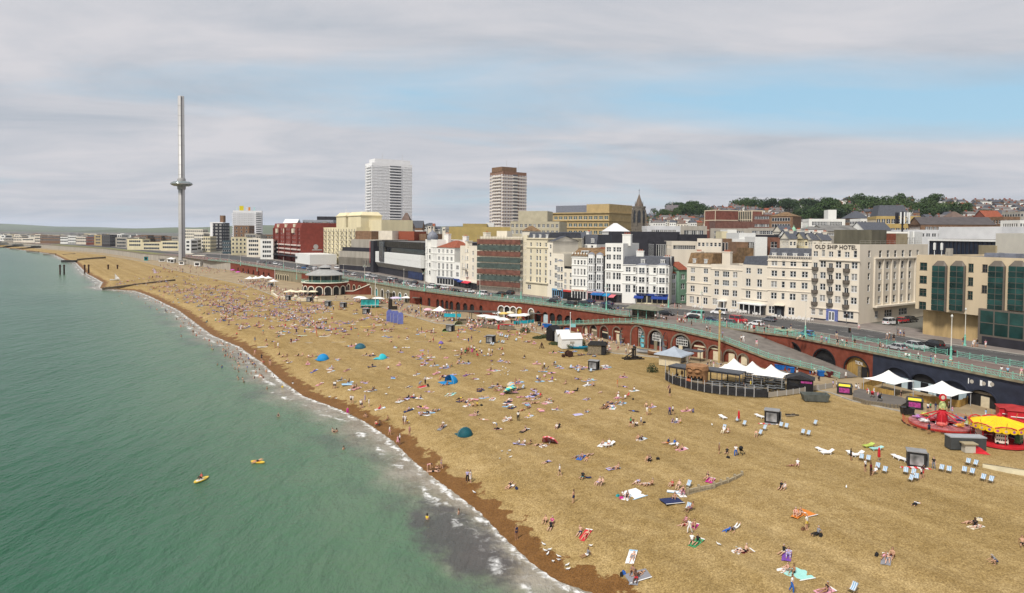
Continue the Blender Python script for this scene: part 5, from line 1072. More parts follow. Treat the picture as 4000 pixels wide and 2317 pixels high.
bg('black metal clad shopping centre behind the white corner building',J(98),J(1100),Jy(640),335,40,dcl,dy=-8,name='shopping_centre');bg('low black clad wing of the shopping centre',J(1102),J(1485),Jy(682),322,30,dcl,name='shopping_centre')
bg('white ribbed hip roof hall beside the stone church tower',J(100),J(392),Jy(625),400,30,wtp,roof='hip',roofm=mat('white_roof',(.68,.68,.68),.6,.08,.5),roofh=5)
bg('white flat roofed stores behind the shopping centre',J(640),J(1110),Jy(572),375,30,mat('pale_roof',(.62,.62,.62),.8,.15,.2),8,1,2,1.2,parapet=.9)
bg('grey concrete block with tall dark strips',J(1112),J(1482),Jy(562),395,24,greyc,7,1,2.4,8.5,z1=2.0,dy=-4)
bg('plain dark office with tall grid windows below the shopping centre',J(745),J(985),Jy(780),300,14,dcl,8,1,1.0,5.0,z1=1.0);bg('long cream building with a strip of shop windows',J(985),J(1345),Jy(782),290,14,stp,12,1,1.3,1.6,dz=3)
bg('classical stone building with small square windows',J(1345),J(1690),Jy(742),285,14,stp,6,3,1.1,1.5,dz=4.0,dy=-6,roofm=felt);bg('brown brick flank beside the classical building',J(1692),J(1830),Jy(745),280,12,brb,3,2,.7,3.4,dz=5)
bg('white blank gable hall behind the terrace hotels',J(1935),J(2165),Jy(664),300,18,wtp,roof='flat');bg('white lower hall with sloping roof',J(1815),J(2160),Jy(748),290,10,wtp)
bg('white office with wide black windows',J(2160),J(2330),Jy(722),268,12,wtp,2,3,4.4,2.8,dz=4.6,z1=1.6,name='white_office',g=gdark);bg('brown brick office with black windows beside the white office',J(2332),J(2515),Jy(728),272,12,brick_mat('office_brick',(.24,.10,.065),(.2,.09,.06),(.2,.15,.12),.8),4,2,1.4,2.4,dz=4.2,dy=-5)
bg('dark curved roof hall behind the brown brick office',J(2190),J(2520),Jy(690),310,20,dcl);bg('brown brick box behind the slate roofed house',J(1895),J(2065),Jy(795),262,10,brb);bg('rust brown wall behind the terrace chimneys',J(2005),J(2140),Jy(880),240,8,rut)
bg('long grey concrete block with small windows',J(1530),J(2060),Jy(594),430,20,greyc,10,2,2,1.6,dy=-10);bg('grey block with window pairs beside the green domes',J(2060),J(2520),Jy(590),420,20,greyc,8,2,2.4,2.0,dy=-10);bg('small white house with two windows behind the stone building',J(1770),J(1900),Jy(615),350,12,swh,3,2,1.2,1.6);bg('cream stack beside the small white house',J(1690),J(1770),Jy(640),340,10,sty)
def brick_office():
 rb=brick_mat('office_red_brick',(.25,.085,.06),(.21,.075,.055),(.25,.15,.12),.5);cream=mat('cream_band',(.66,.57,.42),.8,.08)
 for a,c,dy,lab in ((1450,1605,-18,'red brick end wing with cream floor bands'),(2110,2268,14,'red brick wing with cream edge at the far end of the curved office')):
  b=bg(lab,J(a),J(c),Jy(338),655 if a<2000 else 640,24,rb,0,0,name='brick_office',dy=dy if a<2000 else 0)
  for j in range(5):b.band(b.H-.4-j*11.2*.82,.8,.2,cream)
  for x in (0,b.L-.8):obj('edge_band',MB().box(x,x+.8,-.22,0,0,b.H),b.root,mt=cream)
 p0,p1=deep(J(1605),Jy(338),650),deep(J(2110),Jy(338),640);zt_=p0.z;p0.z=p1.z=0;base=gz(p0.x,p0.y);b=Bld('brick_office','concave office front of cream grid and dark glass',p0,p1,10,H=zt_-base,base=base);L,H=b.L,b.H
 n=20;bow=lambda t:9*4*t*(1-t);mb=MB()
 for k in range(n):
  t0,t1=k/n,(k+1)/n;mb.quad((L*t0,bow(t0),0),(L*t1,bow(t1),0),(L*t1,bow(t1),H),(L*t0,bow(t0),H));mb.quad((L*t0,bow(t0),H),(L*t1,bow(t1),H),(L*t1,24,H),(L*t0,24,H))
 obj('glass_wall',mb,b.root,mt=glass_mat('office_dark_glass',(.045,.05,.05)))
 for k in range(n+1):t=k/n;obj('mullion',MB().box(-.25,.25,-.4,0,H-34,H),b.root,(L*t,bow(t),0),mt=cream)
 for j in range(5):
  mb=MB()
  for k in range(n):t0,t1=k/n,(k+1)/n;z=H-.5-j*8.2;mb.add([(L*t0,bow(t0)-.5,z),(L*t1,bow(t1)-.5,z),(L*t1,bow(t1)-.5,z+.7),(L*t0,bow(t0)-.5,z+.7),(L*t0,bow(t0),z),(L*t1,bow(t1),z),(L*t1,bow(t1),z+.7),(L*t0,bow(t0),z+.7)],[(0,1,2,3),(3,2,6,7),(1,0,4,5)])
  obj('floor_band',mb,b.root,mt=cream)
 bg('low brown brick annex of the curved office',J(1600),J(2120),Jy(490),600,18,brick_mat('annex_brick',(.2,.09,.07),(.17,.08,.06),(.2,.14,.12),.5),0,0,name='brick_office')
 bg('long brown brick wing with white windows',J(2120),J(2470),Jy(397),620,16,brick_mat('annex_brick',(.2,.09,.07),(.17,.08,.06),(.2,.14,.12)),10,4,2.2,2.4,dz=7,name='brick_office',dy=-8)
brick_office()
bg('brown brick georgian building with white sashes',J(2360),K(125),Ky(305),470,18,brb,9,4,1.5,2.1,dz=4.2,roof='hip',roofm=rut,roofh=3,dy=-10)
bg('cream gabled houses beside the green domes',K(15),K(130),Ky(462),330,12,stc,4,2,1.0,1.5,roof='gable',roofm=slate);bg('white house with low roof beside the grey roof box',K(290),K(462),Ky(438),345,14,swh,3,1,1.2,1.6,roof='hip',roofm=felt,roofh=1.5)
for i,(a,c,y,Yd) in enumerate(((90,165,535,255),(165,245,520,258),(245,330,535,252),(330,430,545,248),(430,525,548,246),(60,95,505,300))):
 b=bg(['cream cottage with dark gable behind the mansard dormers','cream cottage with twin sashes behind the mansard dormers','pale yellow cottage with black door opening','cream cottage with slate roof and tall chimney','grey slate roofed cottage next to the stained roof box','slim white cottage with one window'][i],K(a),K(c),Ky(y),Yd,9,[stc,stc,sty,stc,stc,swh][i],2,2,.9,1.4,roof='gable',roofm=slate,roofh=2.4,name='town_house');b.chimney(b.L*.8,4,1.4,.8,3.2,stc,3)
b=bg('white art deco block with ribbon windows and roof tower',K(292),K(668),Ky(340),425,18,swh,12,3,1.6,2.4,dz=4.6,dy=-4,name='white_block');obj('roof_tower',MB().box(b.L*.55,b.L*.78,2,12,b.H,b.H+6.2),b.root,mt=swh)
for i,x in enumerate((135,270)):
 p=deep(K(x),Ky(430),365);t=thing('domed_turret',['white turret with pale green dome next to the georgian building','white turret with pale green dome next to the art deco block'][i],'turret',(p.x,p.y,gz(p.x,p.y)));t.scale=(.42,.42,.62);h=(p.z-gz(p.x,p.y))/.62-4
 obj('drum',MB().lathe([(2.8,0),(2.8,h),(3.1,h+.2)],14),t,mt=swh);obj('dome',MB().lathe([(3.0,h+.2),(2.9,h+2),(2.1,h+4),(.9,h+5.2),(.3,h+5.6),(.15,h+7),(0,h+7)],14),t,mt=mat('copper_green',(.28,.50,.34),.7,.15),smooth=True)
b=bg('ochre stone office with grey mansard roof',K(990),K(1448),Ky(312),400,22,mat('ochre_brick',(.46,.33,.125),.85,.15,.4),9,4,2.0,2.6,dz=5.2,dy=-6,roof='flat',name='ochre_office');obj('mansard',MB().add([(b.L*.04,1,b.H+.5),(b.L*.76,1,b.H+.5),(b.L*.76,20,b.H+.5),(b.L*.04,20,b.H+.5),(b.L*.10,4,b.H+7),(b.L*.66,4,b.H+7),(b.L*.66,17,b.H+7),(b.L*.10,17,b.H+7)],[(0,1,5,4),(1,2,6,5),(2,3,7,6),(3,0,4,7),(4,5,6,7)]),b.root,mt=slate)
bg('grey slate roofed school on the slope',K(738),K(925),Ky(325),540,18,brb,12,1,1.6,2,roof='hip',roofm=slate,roofh=6);bg('white house with square windows beside the school',K(828),K(955),Ky(338),440,14,swh,4,3,1.3,1.8,dz=4)
bg('long grey roofed market hall',K(462),K(868),Ky(455),350,20,greyc,16,1,1.5,1.2,roof='gable',roofm=felt,roofh=3);bg('white hall with long slate roof',K(872),K(1152),Ky(448),345,16,swh,5,1,1.4,1.6,roof='gable',roofm=slate,roofh=4.2)
bg('white flat roofed house near the phone mast',K(1320),K(1680),Ky(455),330,18,mat('pale_roof',(.62,.62,.62)),6,1,2,1.6);bg('long dark roofed terrace behind the glass building',K(1452),K(2230),Ky(388),350,20,brb,18,2,1.6,1.6,roof='gable',roofm=mat('dark_roof',(.085,.075,.075),.8,.2,.4),roofh=4,dy=-8);bg('brown tiled hall with hipped roofs',K(1785),K(1985),Ky(350),430,18,khaki,8,1,1.4,1.5,roof='hip',roofm=mat('brown_tile',(.15,.105,.085),.9,.2,.4),roofh=6);bg('second brown tiled hall with hipped roof',K(1985),K(2110),Ky(362),420,16,khaki,5,1,1.4,1.5,roof='hip',roofm=mat('brown_tile',(.15,.105,.085)),roofh=4)
b=bg('brown brick block with pale lettering near the right',K(2312),K(2480),Ky(318),370,18,brb,4,4,1.4,2.0,dz=5);bg('red brick house with tall red gable',K(2152),K(2335),Ky(345),405,16,mat('red_gable',(.24,.085,.06),.9,.2),6,1,1.6,2,roof='gable',roofm=rdt,roofh=6);bg('grey block at the right edge of town',K(2482),K(2700),Ky(262),480,18,greyc,6,4,1.5,1.8,dz=4);bg('white rendered house at the right edge of town',K(2478),K(2640),Ky(355),350,14,swh,5,3,1.2,1.6,dz=4)
b=bg('dark blue glass building with railed white roof',K(1548),K(2226),Ky(556),232,22,glass_mat('blue_black_glass',(.018,.026,.045),.2),name='glass_building',dy=-22);b.band(b.H-.1,.6,.5,wtp);obj('roof_storey',MB().box(.5,b.L-.5,3,20,b.H+.6,b.H+4.6),b.root,mt=mat('pale_roof',(.62,.62,.62)))
for k in range(16):obj('mullion',MB().box(b.L*k/16-.12,b.L*k/16+.12,-.2,0,0,b.H),b.root,mt=dcl)
b=bg('large plain white block behind the concrete hotel',K(2228),K(2790),Ky(500),196,24,mat('cream_white',(.76,.72,.62),.8,.06,.3),name='white_block',dy=-30);obj('roof_vent',MB().box(3,6,-.2,.3,b.H-7,b.H-5),b.root,mt=dcl);bg('khaki low wall block behind the concrete hotel',K(2050),K(2226),Ky(622),205,8,khaki,dy=-10)
def mast():
 p=deep(*zK(1258,480),300);t=thing('phone_mast','dark lattice phone mast with antenna panels','mast',(p.x,p.y,p.z-14));h=zat(*zK(1258,255),300)-p.z+14
 obj('pole',MB().tube((0,0,0),(0,0,h),.5,.35,8),t,mt=dcl);mb=MB()
 for k in range(3):
  a=k*2.1;zc=h-4
  obj('bracket',MB().tube((0,0,zc-2),(2.4*cos(a),2.4*sin(a),zc),.18,n=5).tube((0,0,zc+2),(2.4*cos(a),2.4*sin(a),zc+1),.14,n=5),t,mt=dcl)
  for j in (-.7,.7):obj('antenna',MB().box(-.3,.3,-.25,.25,-2.4,2.6),t,(2.5*cos(a)+j*sin(a),2.5*sin(a)-j*cos(a),zc+1),a,mt=[wtp,dcl,wtp][k])
mast()
X=lambda x:zX(x,0)[0];Xy=lambda y:zX(0,y)[1]
bg('grey and black modern block on the roofline behind the red hotel',X(560),X(1030),Xy(82),640,30,mat('grey_panel',(.33,.36,.40),.6,.15,.2),10,3,2.2,2.2,dz=5,name='modern_block');bg('black plant room above the grey modern block',X(780),X(1070),Xy(30),655,24,dcl);bg('glass gabled roof pavilion behind the red hotel',X(255),X(460),Xy(140),660,16,mat('grey_panel',(.33,.36,.40)),0,0,roof='gable',roofm=wtp,roofh=5,name='modern_block');bg('brown hipped roof house by the white tower',X(2020),X(2235),Xy(185),560,20,brb,6,1,1.5,2,roof='hip',roofm=mat('brown_tile',(.15,.105,.085)),roofh=12);bg('dark low block at the foot of the white tower',X(1590),X(2010),Xy(212),590,20,dcl);bg('white shed roof right of the hipped roof house',X(2240),X(2410),Xy(245),600,20,wtp);bg('slate roof behind the white tower',X(2230),X(2400),Xy(195),760,20,brb,roof='gable',roofm=slate,roofh=8)
Sx=lambda x:zS(x,0)[0];Sy=lambda y:zS(0,y)[1]
FAR=[(1375,1560,935,592,swh,6,4,'white terrace with bays beside the red brick hotel'),(1180,1375,920,640,stc,7,4,'cream terrace with dark attic by the seafront road'),(1320,1380,875,700,greyc,2,6,'grey flats with a column of windows'),(960,1180,905,680,sty,4,4,'yellow cream corner hotel with few windows'),(1000,1215,740,760,brb,3,3,'brown brick tower stub in front of the white block'),(1150,1330,855,740,greyc,8,3,'grey office block right of the brown tower stub'),(835,950,955,720,mat('teal_dark',(.035,.065,.08),.6,.2),4,3,'dark teal corner building'),(560,660,895,760,sty,3,5,'pale yellow house left of the black tower block'),(430,565,850,800,stc,5,6,'ornate cream house near the observation tower'),(300,555,790,900,stc,9,4,'long cream flats behind the observation tower'),(1370,1560,870,760,brb,5,2,'brown brick flats behind the white terrace'),(555,660,840,880,stc,4,3,'cream flats between tower and black block'),(380,440,930,745,swh,3,4,'small white house beside the observation tower'),(300,385,940,735,swh,4,4,'white balconied house behind the observation tower')]
for a,c,y,Yd,m,nc,nf,lab in FAR:bg(lab,Sx(a),Sx(c),Sy(y),Yd,16,m,nc,nf,1.5,2.0,dz=4.0,name='far_building')
b=bg('black and white slab block beside the broad white block',Sx(665),Sx(835),Sy(700),790,20,dcl,3,10,2.2,1.6,dz=3.6,name='black_block',g=gcurt);obj('white_edge',MB().box(-.2,b.L*.2,-.5,0,0,b.H),b.root,mt=towerw);obj('cap',MB().box(-.5,b.L+.5,-.6,6,b.H,b.H+1.2),b.root,mt=towerw);obj('plant_room',MB().box(b.L*.7,b.L,3,9,b.H+1,b.H+9),b.root,mt=brb)
Ex=lambda x:zE(x,0)[0];Ey=lambda y:zE(0,y)[1]
cl=[stc,stp,stc,swh,brb,greyc,sty]
farl=[(1250,1400,340,840,sty,8,3,'yellow regency terrace end block'),(1400,1580,372,835,sty,12,2,'long centre of the yellow regency terrace'),(1580,1765,360,810,sty,10,3,'yellow regency terrace near the observation tower'),(1135,1250,325,960,greyc,8,4,'grey flats with balconies left of the yellow terrace'),(1078,1195,292,1010,swh,6,3,'white flats with flat roof'),(1000,1080,295,985,mat('dark_flats',(.06,.05,.05),.8,.2),4,7,'dark brown flats tower on the far front'),(925,1000,300,1050,ochre,5,5,'ochre flats beside the dark tower'),(845,925,320,1090,brk,5,4,'red brick mansion flats on the far front'),(745,845,318,1120,stp,6,4,'pinkish mansion flats beside the red brick ones'),(668,750,308,1130,swh,5,4,'white flats with bay stack'),(592,668,318,1150,swh,5,3,'small white terrace on the far front'),(395,592,305,1170,brb,14,4,'long brown brick mansion block'),(345,400,292,1180,stp,4,4,'tall pinkish block at the end of the brown mansion'),(210,340,330,1230,stc,10,3,'cream terrace on the far seafront'),(130,212,308,1240,stp,5,4,'buff block on the far seafront'),(40,130,330,1300,greyc,6,2,'grey low block at the far end of the front'),(-60,40,325,1340,swh,6,2,'white block at the edge of the far front')]
for a,c,y,Yd,m,nc,nf,lab in farl:bg(lab,Ex(a),Ex(c),Ey(y),Yd,18,m,nc,nf,2.0,2.2,dz=4.6,name='far_building',base=UZ)
r2=random.Random(5)
n_f=0
for row,(Y0,yt0,yt1) in enumerate(((1350,290,318),(1700,284,300),(1050,300,330))):
 x=(-60 if row<2 else 1290)
 while x<(1330 if row<2 else 1800):
  w=r2.uniform(35,90);top=r2.uniform(yt0,yt1);m=r2.choice(cl+[swh,stc]);n_f+=1
  bg(r2.choice(['low town block showing above the far seafront','roofs of a far street behind the seafront flats']),Ex(x),Ex(x+w),Ey(top),Y0+r2.uniform(-60,60),20,m,max(2,int(w/9)),2,2.2,2.2,dz=4.5,name='far_building',base=UZ,group='far town blocks behind the seafront',roof=r2.choice(['flat','flat','hip','gable']),roofm=r2.choice([slate,felt,mat('brown_tile',(.15,.105,.085))]));x+=w+r2.uniform(-5,25)
for k in range(26):
 x=r2.uniform(1790,2500);bg('small town roof on the skyline behind the mustard building',zD(x,0)[0],zD(x+r2.uniform(25,60),0)[0],zD(0,r2.uniform(455,492))[1],r2.uniform(700,1000),14,r2.choice(cl),3,1,1.6,1.6,name='far_building',roof=r2.choice(['gable','hip','flat']),roofm=r2.choice([slate,rdt,felt]),group='small roofs on the skyline')
def house_proto(kind):
 w,d,h=[(8,9,7.5),(11,9,7.0),(7,10,9.0),(16,10,7.5),(9,8,6.0)][kind];wallm=[swh,stc,brb,swh,mat('buff_brick',(.34,.235,.15),.9,.2,.5)][kind];rm=[slate,mat('brown_tile',(.15,.105,.085)),slate,mat('grey_tile',(.15,.135,.13),.9,.2,.5),rdt][kind]
 t=thing('hill_house','x','house');obj('wall',MB().box(-w/2,w/2,0,d,-6,h),t,mt=wallm);o=.3;rh=[2.8,3.0,3.2,3.0,2.6][kind]
 if kind in (0,3,4):obj('roof',MB().add([(-w/2-o,-o,h),(w/2+o,-o,h),(w/2+o,d+o,h),(-w/2-o,d+o,h),(-w/2-o,d/2,h+rh),(w/2+o,d/2,h+rh)],[(0,1,5,4),(2,3,4,5),(0,4,3),(1,2,5)]),t,mt=rm)
 elif kind==1:obj('roof',MB().add([(-w/2-o,-o,h),(w/2+o,-o,h),(w/2+o,d+o,h),(-w/2-o,d+o,h),(-w/2+3.5,d/2,h+rh),(w/2-3.5,d/2,h+rh)],[(0,1,5,4),(1,2,5),(2,3,4,5),(3,0,4)]),t,mt=rm)
 else:obj('roof',MB().add([(-w/2-o,-o,h),(w/2+o,-o,h),(w/2+o,d+o,h),(-w/2-o,d+o,h),(0,-o,h+rh),(0,d+o,h+rh)],[(1,2,5,4),(3,0,4,5),(0,1,4),(2,3,5)]),t,mt=rm)
 for x in ((w*.38,) if w<12 else (-w*.35,w*.38)):obj('chimney',MB().box(x-.6,x+.6,d*.4,d*.6,h+.4,h+rh+1.3),t,mt=rdt if kind % 2 else brb)
 n=3 if w<12 else 5;win_stuff(t,[((lambda u,dd,z:(u,dd,z)),-w/2+w*(i+.5)/n-.55,-w/2+w*(i+.5)/n+.55,z,z+1.6) for i in range(n) for z in (1.0,4.2) if z+1.6<h-.3]);return t
HP=[house_proto(k) for k in range(5)];hl=['white rendered house with slate roof on the hillside','cream house with brown hipped roof on the hillside','brown brick house with gable front on the hillside','white terrace row with grey tiled roof on the hillside','buff brick house with red roof on the hillside']
TREES=[]
def tree_zone(px,py):
 jx,jy=(px-2350)*3.6,(py-730)*3.6;kx,ky=(px-3050)*2.6526,(py-730)*2.6526
 Z=[(jx,jy,740,1450,300,505),(jx,jy,640,745,460,550),(jx,jy,1960,2520,262,390),(kx,ky,0,225,190,360),(kx,ky,180,745,215,425),(kx,ky,320,620,170,240),(kx,ky,760,1230,165,315),(kx,ky,1360,1620,165,330),(kx,ky,1450,1960,235,380),(kx,ky,2000,2150,290,360),(jx,jy,1340,1460,320,420)]
 return any(a<=x<=b and c<=y<=d for x,y,a,b,c,d in Z)
NL=[(o.location.copy(),w) for o in col.objects if o.parent is None for kx,w in (('red brick church with','near the hill church'),('concave office','near the curved brick office'),('white art deco','uphill of the art deco block'),('ochre stone office','uphill of the ochre office'),('grey slate roofed school','near the slate roofed school'),('red brick house with tall','near the tall red gable'),('grey block at the right','above the grey end block'),('gothic stone','behind the church tower'),('brown tiled hall','above the brown tiled halls')) if o.get('label','').startswith(kx)]
def nearl(p):return min(NL,key=lambda q:abs(q[0].x/q[0].y-p.x/p.y))[1]
used=[0]*5;cnt=0;placed=[]
tries=0
while cnt<290 and tries<6000:
 tries+=1
 px=r2.uniform(2375,4080);jtop=np.interp(px,[2375,2480,2600,2720,2800,2950,3050,3300,3500,3700,4000],[862,858,842,838,822,808,800,792,790,797,802]);py=jtop+10+abs(r2.gauss(0,1))*42
 if tree_zone(px,py) or py>900:continue
 p=on_town(px,py)
 if p is None or any((p.x-q[0])**2+(p.y-q[1])**2<(11+q[2]*.25)**2 for q in placed):continue
 k=r2.choice([0,0,1,2,3,3,4]);c=HP[k] if used[k]==0 else clone(HP[k]);used[k]+=1;c.location=p;c.rotation_euler=(0,0,r2.choice([0,0,0,.35,-.35,1.2])+r2.uniform(-.15,.15));c['label']=hl[k].replace('on the hillside',nearl(p));c['group']='houses on the hillside';placed.append((p.x,p.y,[8,11,7,16,9][k]));cnt+=1
for k in range(5):
 if not used[k]:
  for ch in list(HP[k].children_recursive):bpy.data.objects.remove(ch)
  bpy.data.objects.remove(HP[k])
leafm=[mat('leaf_%d' % i,c,.8,.45,.6,detail=5) for i,c in enumerate([(.042,.075,.022),(.058,.092,.028),(.034,.060,.026)])];bark=mat('bark',(.075,.055,.04),.95,.3,3)
def crown_mesh(seed,n=1500,m=0):
 q=np.random.default_rng(seed);lobes=[(q.normal(0,.42),q.normal(0,.42),q.uniform(.42,.95),q.uniform(.26,.46)) for _ in range(11)];vs=[];fs=[]
 for _ in range(n):
  lx,ly,lz,lr=lobes[q.integers(len(lobes))];d=q.normal(size=3);d /= np.linalg.norm(d);r=lr*(q.random()**.22);c=np.array([lx,ly,lz])+d*r*np.array([1,1,.85])
  s=q.uniform(.035,.075);nrm=d*.6+q.normal(size=3)*.6;nrm /= np.linalg.norm(nrm);t=np.cross(nrm,q.normal(size=3));t /= np.linalg.norm(t);b_=np.cross(nrm,t);o=len(vs)
  vs+=[tuple(c+t*s),tuple(c+b_*s*.8),tuple(c-t*s),tuple(c-b_*s*.8)];fs.append((o,o+1,o+2,o+3))
 me=bpy.data.meshes.new('crown');me.from_pydata(vs,[],fs);me.materials.append(leafm[m]);me.update();return me
CROWN=[crown_mesh(11+i,1500,i % 3) for i in range(5)]
def trunk_mesh(seed):
 q=random.Random(seed);mb=MB();mb.tube((0,0,-.1),(0,0,.42),.045,.03,7)
 for k in range(6):a=k*1.05+q.random();mb.tube((0,0,.25+.03*k),(.34*cos(a),.34*sin(a),.55+.08*q.random()),.018,.006,5)
 mb.tube((0,0,.4),(0,0,.8),.03,.008,6);return mb.mesh('trunk',[bark])
TRUNK=[trunk_mesh(i) for i in range(2)]
def tree(p,h,label,group,i,name='tree',wid=1.0):
 t=thing(name,label,'tree',p,r2.uniform(0,6),group);t.scale=(h*wid,h*wid,h);obj('trunk',TRUNK[i % 2],t);obj('crown',CROWN[i % 5],t);return t
tz_list=[(zJ,(760,1440),(350,480),20,15,'dense dark green tree in the park below the brick church'),(zJ,(1130,1320),(330,420),5,17,'tall dark tree at the foot of the brick church'),(zJ,(650,740),(510,545),2,10,'small tree among the white terraces'),(zJ,(1970,2500),(310,385),9,15,'dark tree behind the curved brick office'),(zJ,(1600,2250),(315,335),5,10,'tree on the crest above the curved office'),(zK,(10,220),(230,345),7,16,'dark tree above the georgian building'),(zK,(190,735),(270,410),20,16,'dense tree behind the white art deco block'),(zK,(330,610),(215,240),6,13,'tree on the crest beside the brown hall'),(zK,(770,1220),(210,300),13,15,'dark tree on the hill above the slate roofed school'),(zK,(1370,1620),(210,320),8,15,'dark tree on the hill behind the ochre office'),(zK,(1460,1950),(280,370),13,14,'dark tree behind the dark roofed terrace'),(zK,(2010,2140),(330,358),3,9,'tree beside the tall red gable'),(zJ,(1180,1250),(535,550),1,9,'tree in front of the white terraces')]
for zf,xr_,yr_,n,h,lab in tz_list:
 for k in range(int(n*.62)):
  p=on_town(*zf(r2.uniform(*xr_),r2.uniform(*yr_)))
  if p is not None:tree(p-Vector((0,0,.4)),h*r2.uniform(.8,1.2),lab,'trees on the hill',r2.randrange(10),wid=r2.uniform(.8,1.05))
ki=[i for i,q in enumerate(PARs) if 690<q.y<1080];strip('lawn',[between(.06,UZ+.17)[i] for i in ki],[between(.31,UZ+.17)[i] for i in ki],mat('grass',(.17,.175,.055),.95,.2,.1),'green seafront lawn far along the coast')
# ------------------ street furniture, vehicles
def road_dir(p):
 best=min(range(len(PAR)-1),key=lambda i:(((PAR[i]+PAR[i+1])/2-p).xy.length) if (PAR[i+1]-PAR[i]).length<120 else 1e9);d=PAR[best+1]-PAR[best];return atan2(d.y,d.x)
tyre=mat('tyre',(.012,.012,.012),.9,0);rimm=mat('wheel_rim',(.35,.35,.36),.35,.1,metal=.6);carglass=mat('car_glass',(.02,.023,.027),.08,.2,spec=.7);lampw=mat('headlamp',(.7,.7,.68),.2,0,spec=.6);lampr=mat('tail_lamp',(.35,.01,.01),.3,0)
def car_paint(n,c):return mat('paint_'+n,c,.25,.05,2,spec=.6)
PAINT={k:car_paint(k,c) for k,c in dict(black=(.012,.012,.014),silver=(.42,.43,.44),white=(.74,.74,.74),blue=(.02,.14,.38),navy=(.018,.03,.09),grey=(.13,.14,.16),red=(.45,.02,.03),gold=(.38,.31,.20),turquoise=(.06,.42,.36),green=(.03,.06,.05)).items()}
CARP={}
def car_proto(kind):
 L,W,H,belt={'hatch':(4.0,1.75,1.48,.86),'suv':(4.5,1.86,1.68,1.0),'saloon':(4.7,1.82,1.44,.88),'van':(4.9,1.9,1.95,1.1),'open':(4.3,1.8,1.15,.88)}[kind];h=L/2
 prof={'hatch':[(-h,.35),(h,.30),(h,.62),(h-.25,.78),(.55*h,belt),(-h+.08,belt),(-h,.75)],'van':[(-h,.35),(h,.30),(h,.8),(h-.55,belt),(.4*h,belt),(-h,belt)]}.get(kind,[(-h,.38),(h,.32),(h,.66),(h-.2,.80),(.5*h,belt),(-h+.15,belt),(-h,.78)])
 cab={'hatch':(.52*h,-h+.12,.18*h,-h+.55),'suv':(.5*h,-h+.12,.2*h,-h+.45),'saloon':(.42*h,-.78*h,.08*h,-.42*h),'van':(.5*h,-h+.03,.28*h,-h+.08),'open':(.35*h,-.35*h,.2*h,-.3*h)}[kind]
 mb=MB();w=W/2;pts=prof;n=len(pts);inn=.93
 mb.add([(x,-w*(1 if z<.8 else inn),z) for x,z in pts]+[(x,w*(1 if z<.8 else inn),z) for x,z in pts],[tuple(range(n)),tuple(range(2*n-1,n-1,-1))]+[(k,n+k,n+(k+1)%n,(k+1)%n) for k in range(n)])
 body=mb
 gm=MB();f0,r0,f1,r1=cab;a,c=w*.92,w*.74;zt_=H-.06
 gm.add([(f0,-a,belt-.01),(f0,a,belt-.01),(r0,a,belt-.01),(r0,-a,belt-.01),(f1,-c,zt_),(f1,c,zt_),(r1,c,zt_),(r1,-c,zt_)],[(0,4,5,1),(1,5,6,2),(2,6,7,3),(3,7,4,0),(4,7,6,5)])
 roof=MB().add([(f1-.02,-c-.01,zt_+.005),(f1-.02,c+.01,zt_+.005),(r1+.02,c+.01,zt_+.005),(r1+.02,-c-.01,zt_+.005),(f1-.15,-c+.1,H),(f1-.15,c-.1,H),(r1+.15,c-.1,H),(r1+.15,-c+.1,H)],[(0,1,5,4),(1,2,6,5),(2,3,7,6),(3,0,4,7),(4,5,6,7)])
 for s_ in (-1,1):
  for xa,xb in ((f0,f1),(r0,r1),((f0+r0)/2,(f1+r1)/2)):roof.add([(xa-.05,s_*a,belt),(xa+.05,s_*a,belt),(xb+.05,s_*c,zt_),(xb-.05,s_*c,zt_)],[(0,1,2,3)])
 whl=MB().tube((0,-.1,0),(0,.1,0),.32,n=14);rim=MB().tube((0,-.115,0),(0,.115,0),.2,n=10);d=dict(body=body.mesh('body'),glass=gm.mesh('windows',[carglass]),roof=roof.mesh('roof'),wheel=whl.mesh('wheel',[tyre]),rim=rim.mesh('rim',[rimm]),hl=MB().box(-.06,.06,-.2,.2,-.08,.08).mesh('headlight',[lampw]),tl=MB().box(-.05,.05,-.16,.16,-.12,.12).mesh('tail_light',[lampr]),dims=(L,W,H,belt))
 d['body'].materials.append(PAINT['black']);d['roof'].materials.append(PAINT['black']);return d
def car(kind,colr,label,p,rz,roofc=None,group='vehicles on the seafront road'):
 if kind not in CARP:CARP[kind]=car_proto(kind)
 d=CARP[kind];L,W,H,belt=d['dims'];t=thing({'van':'parked_van'}.get(kind,'parked_car'),label,'van' if kind=='van' else 'car',p,rz,group)
 b=obj('body',d['body'],t);b.material_slots[0].link='OBJECT';b.material_slots[0].material=PAINT[colr]
 if kind!='open':
  obj('windows',d['glass'],t);r=obj('roof',d['roof'],t);r.material_slots[0].link='OBJECT';r.material_slots[0].material=PAINT[roofc or colr]
 else:
  obj('windscreen',MB().add([(.5,-.75,.86),(.5,.75,.86),(.2,.62,1.25),(.2,-.62,1.25)],[(0,1,2,3)]),t,mt=carglass)
  for y in (-.4,.4):obj('seat',MB().box(-.5,.1,y-.25,y+.25,.86,1.0).box(-.6,-.4,y-.25,y+.25,.86,1.3),t,mt=bkp)
 for x in (L*.31,-L*.30):
  for y in (-W/2+.08,W/2-.08):w=obj('wheel',d['wheel'],t,(x,y,.32));obj('rim',d['rim'],w)
 for y in (-W*.34,W*.34):obj('headlight',d['hl'],t,(L/2-.03,y,.66));obj('tail_light',d['tl'],t,(-L/2+.02,y,.78))
 return t
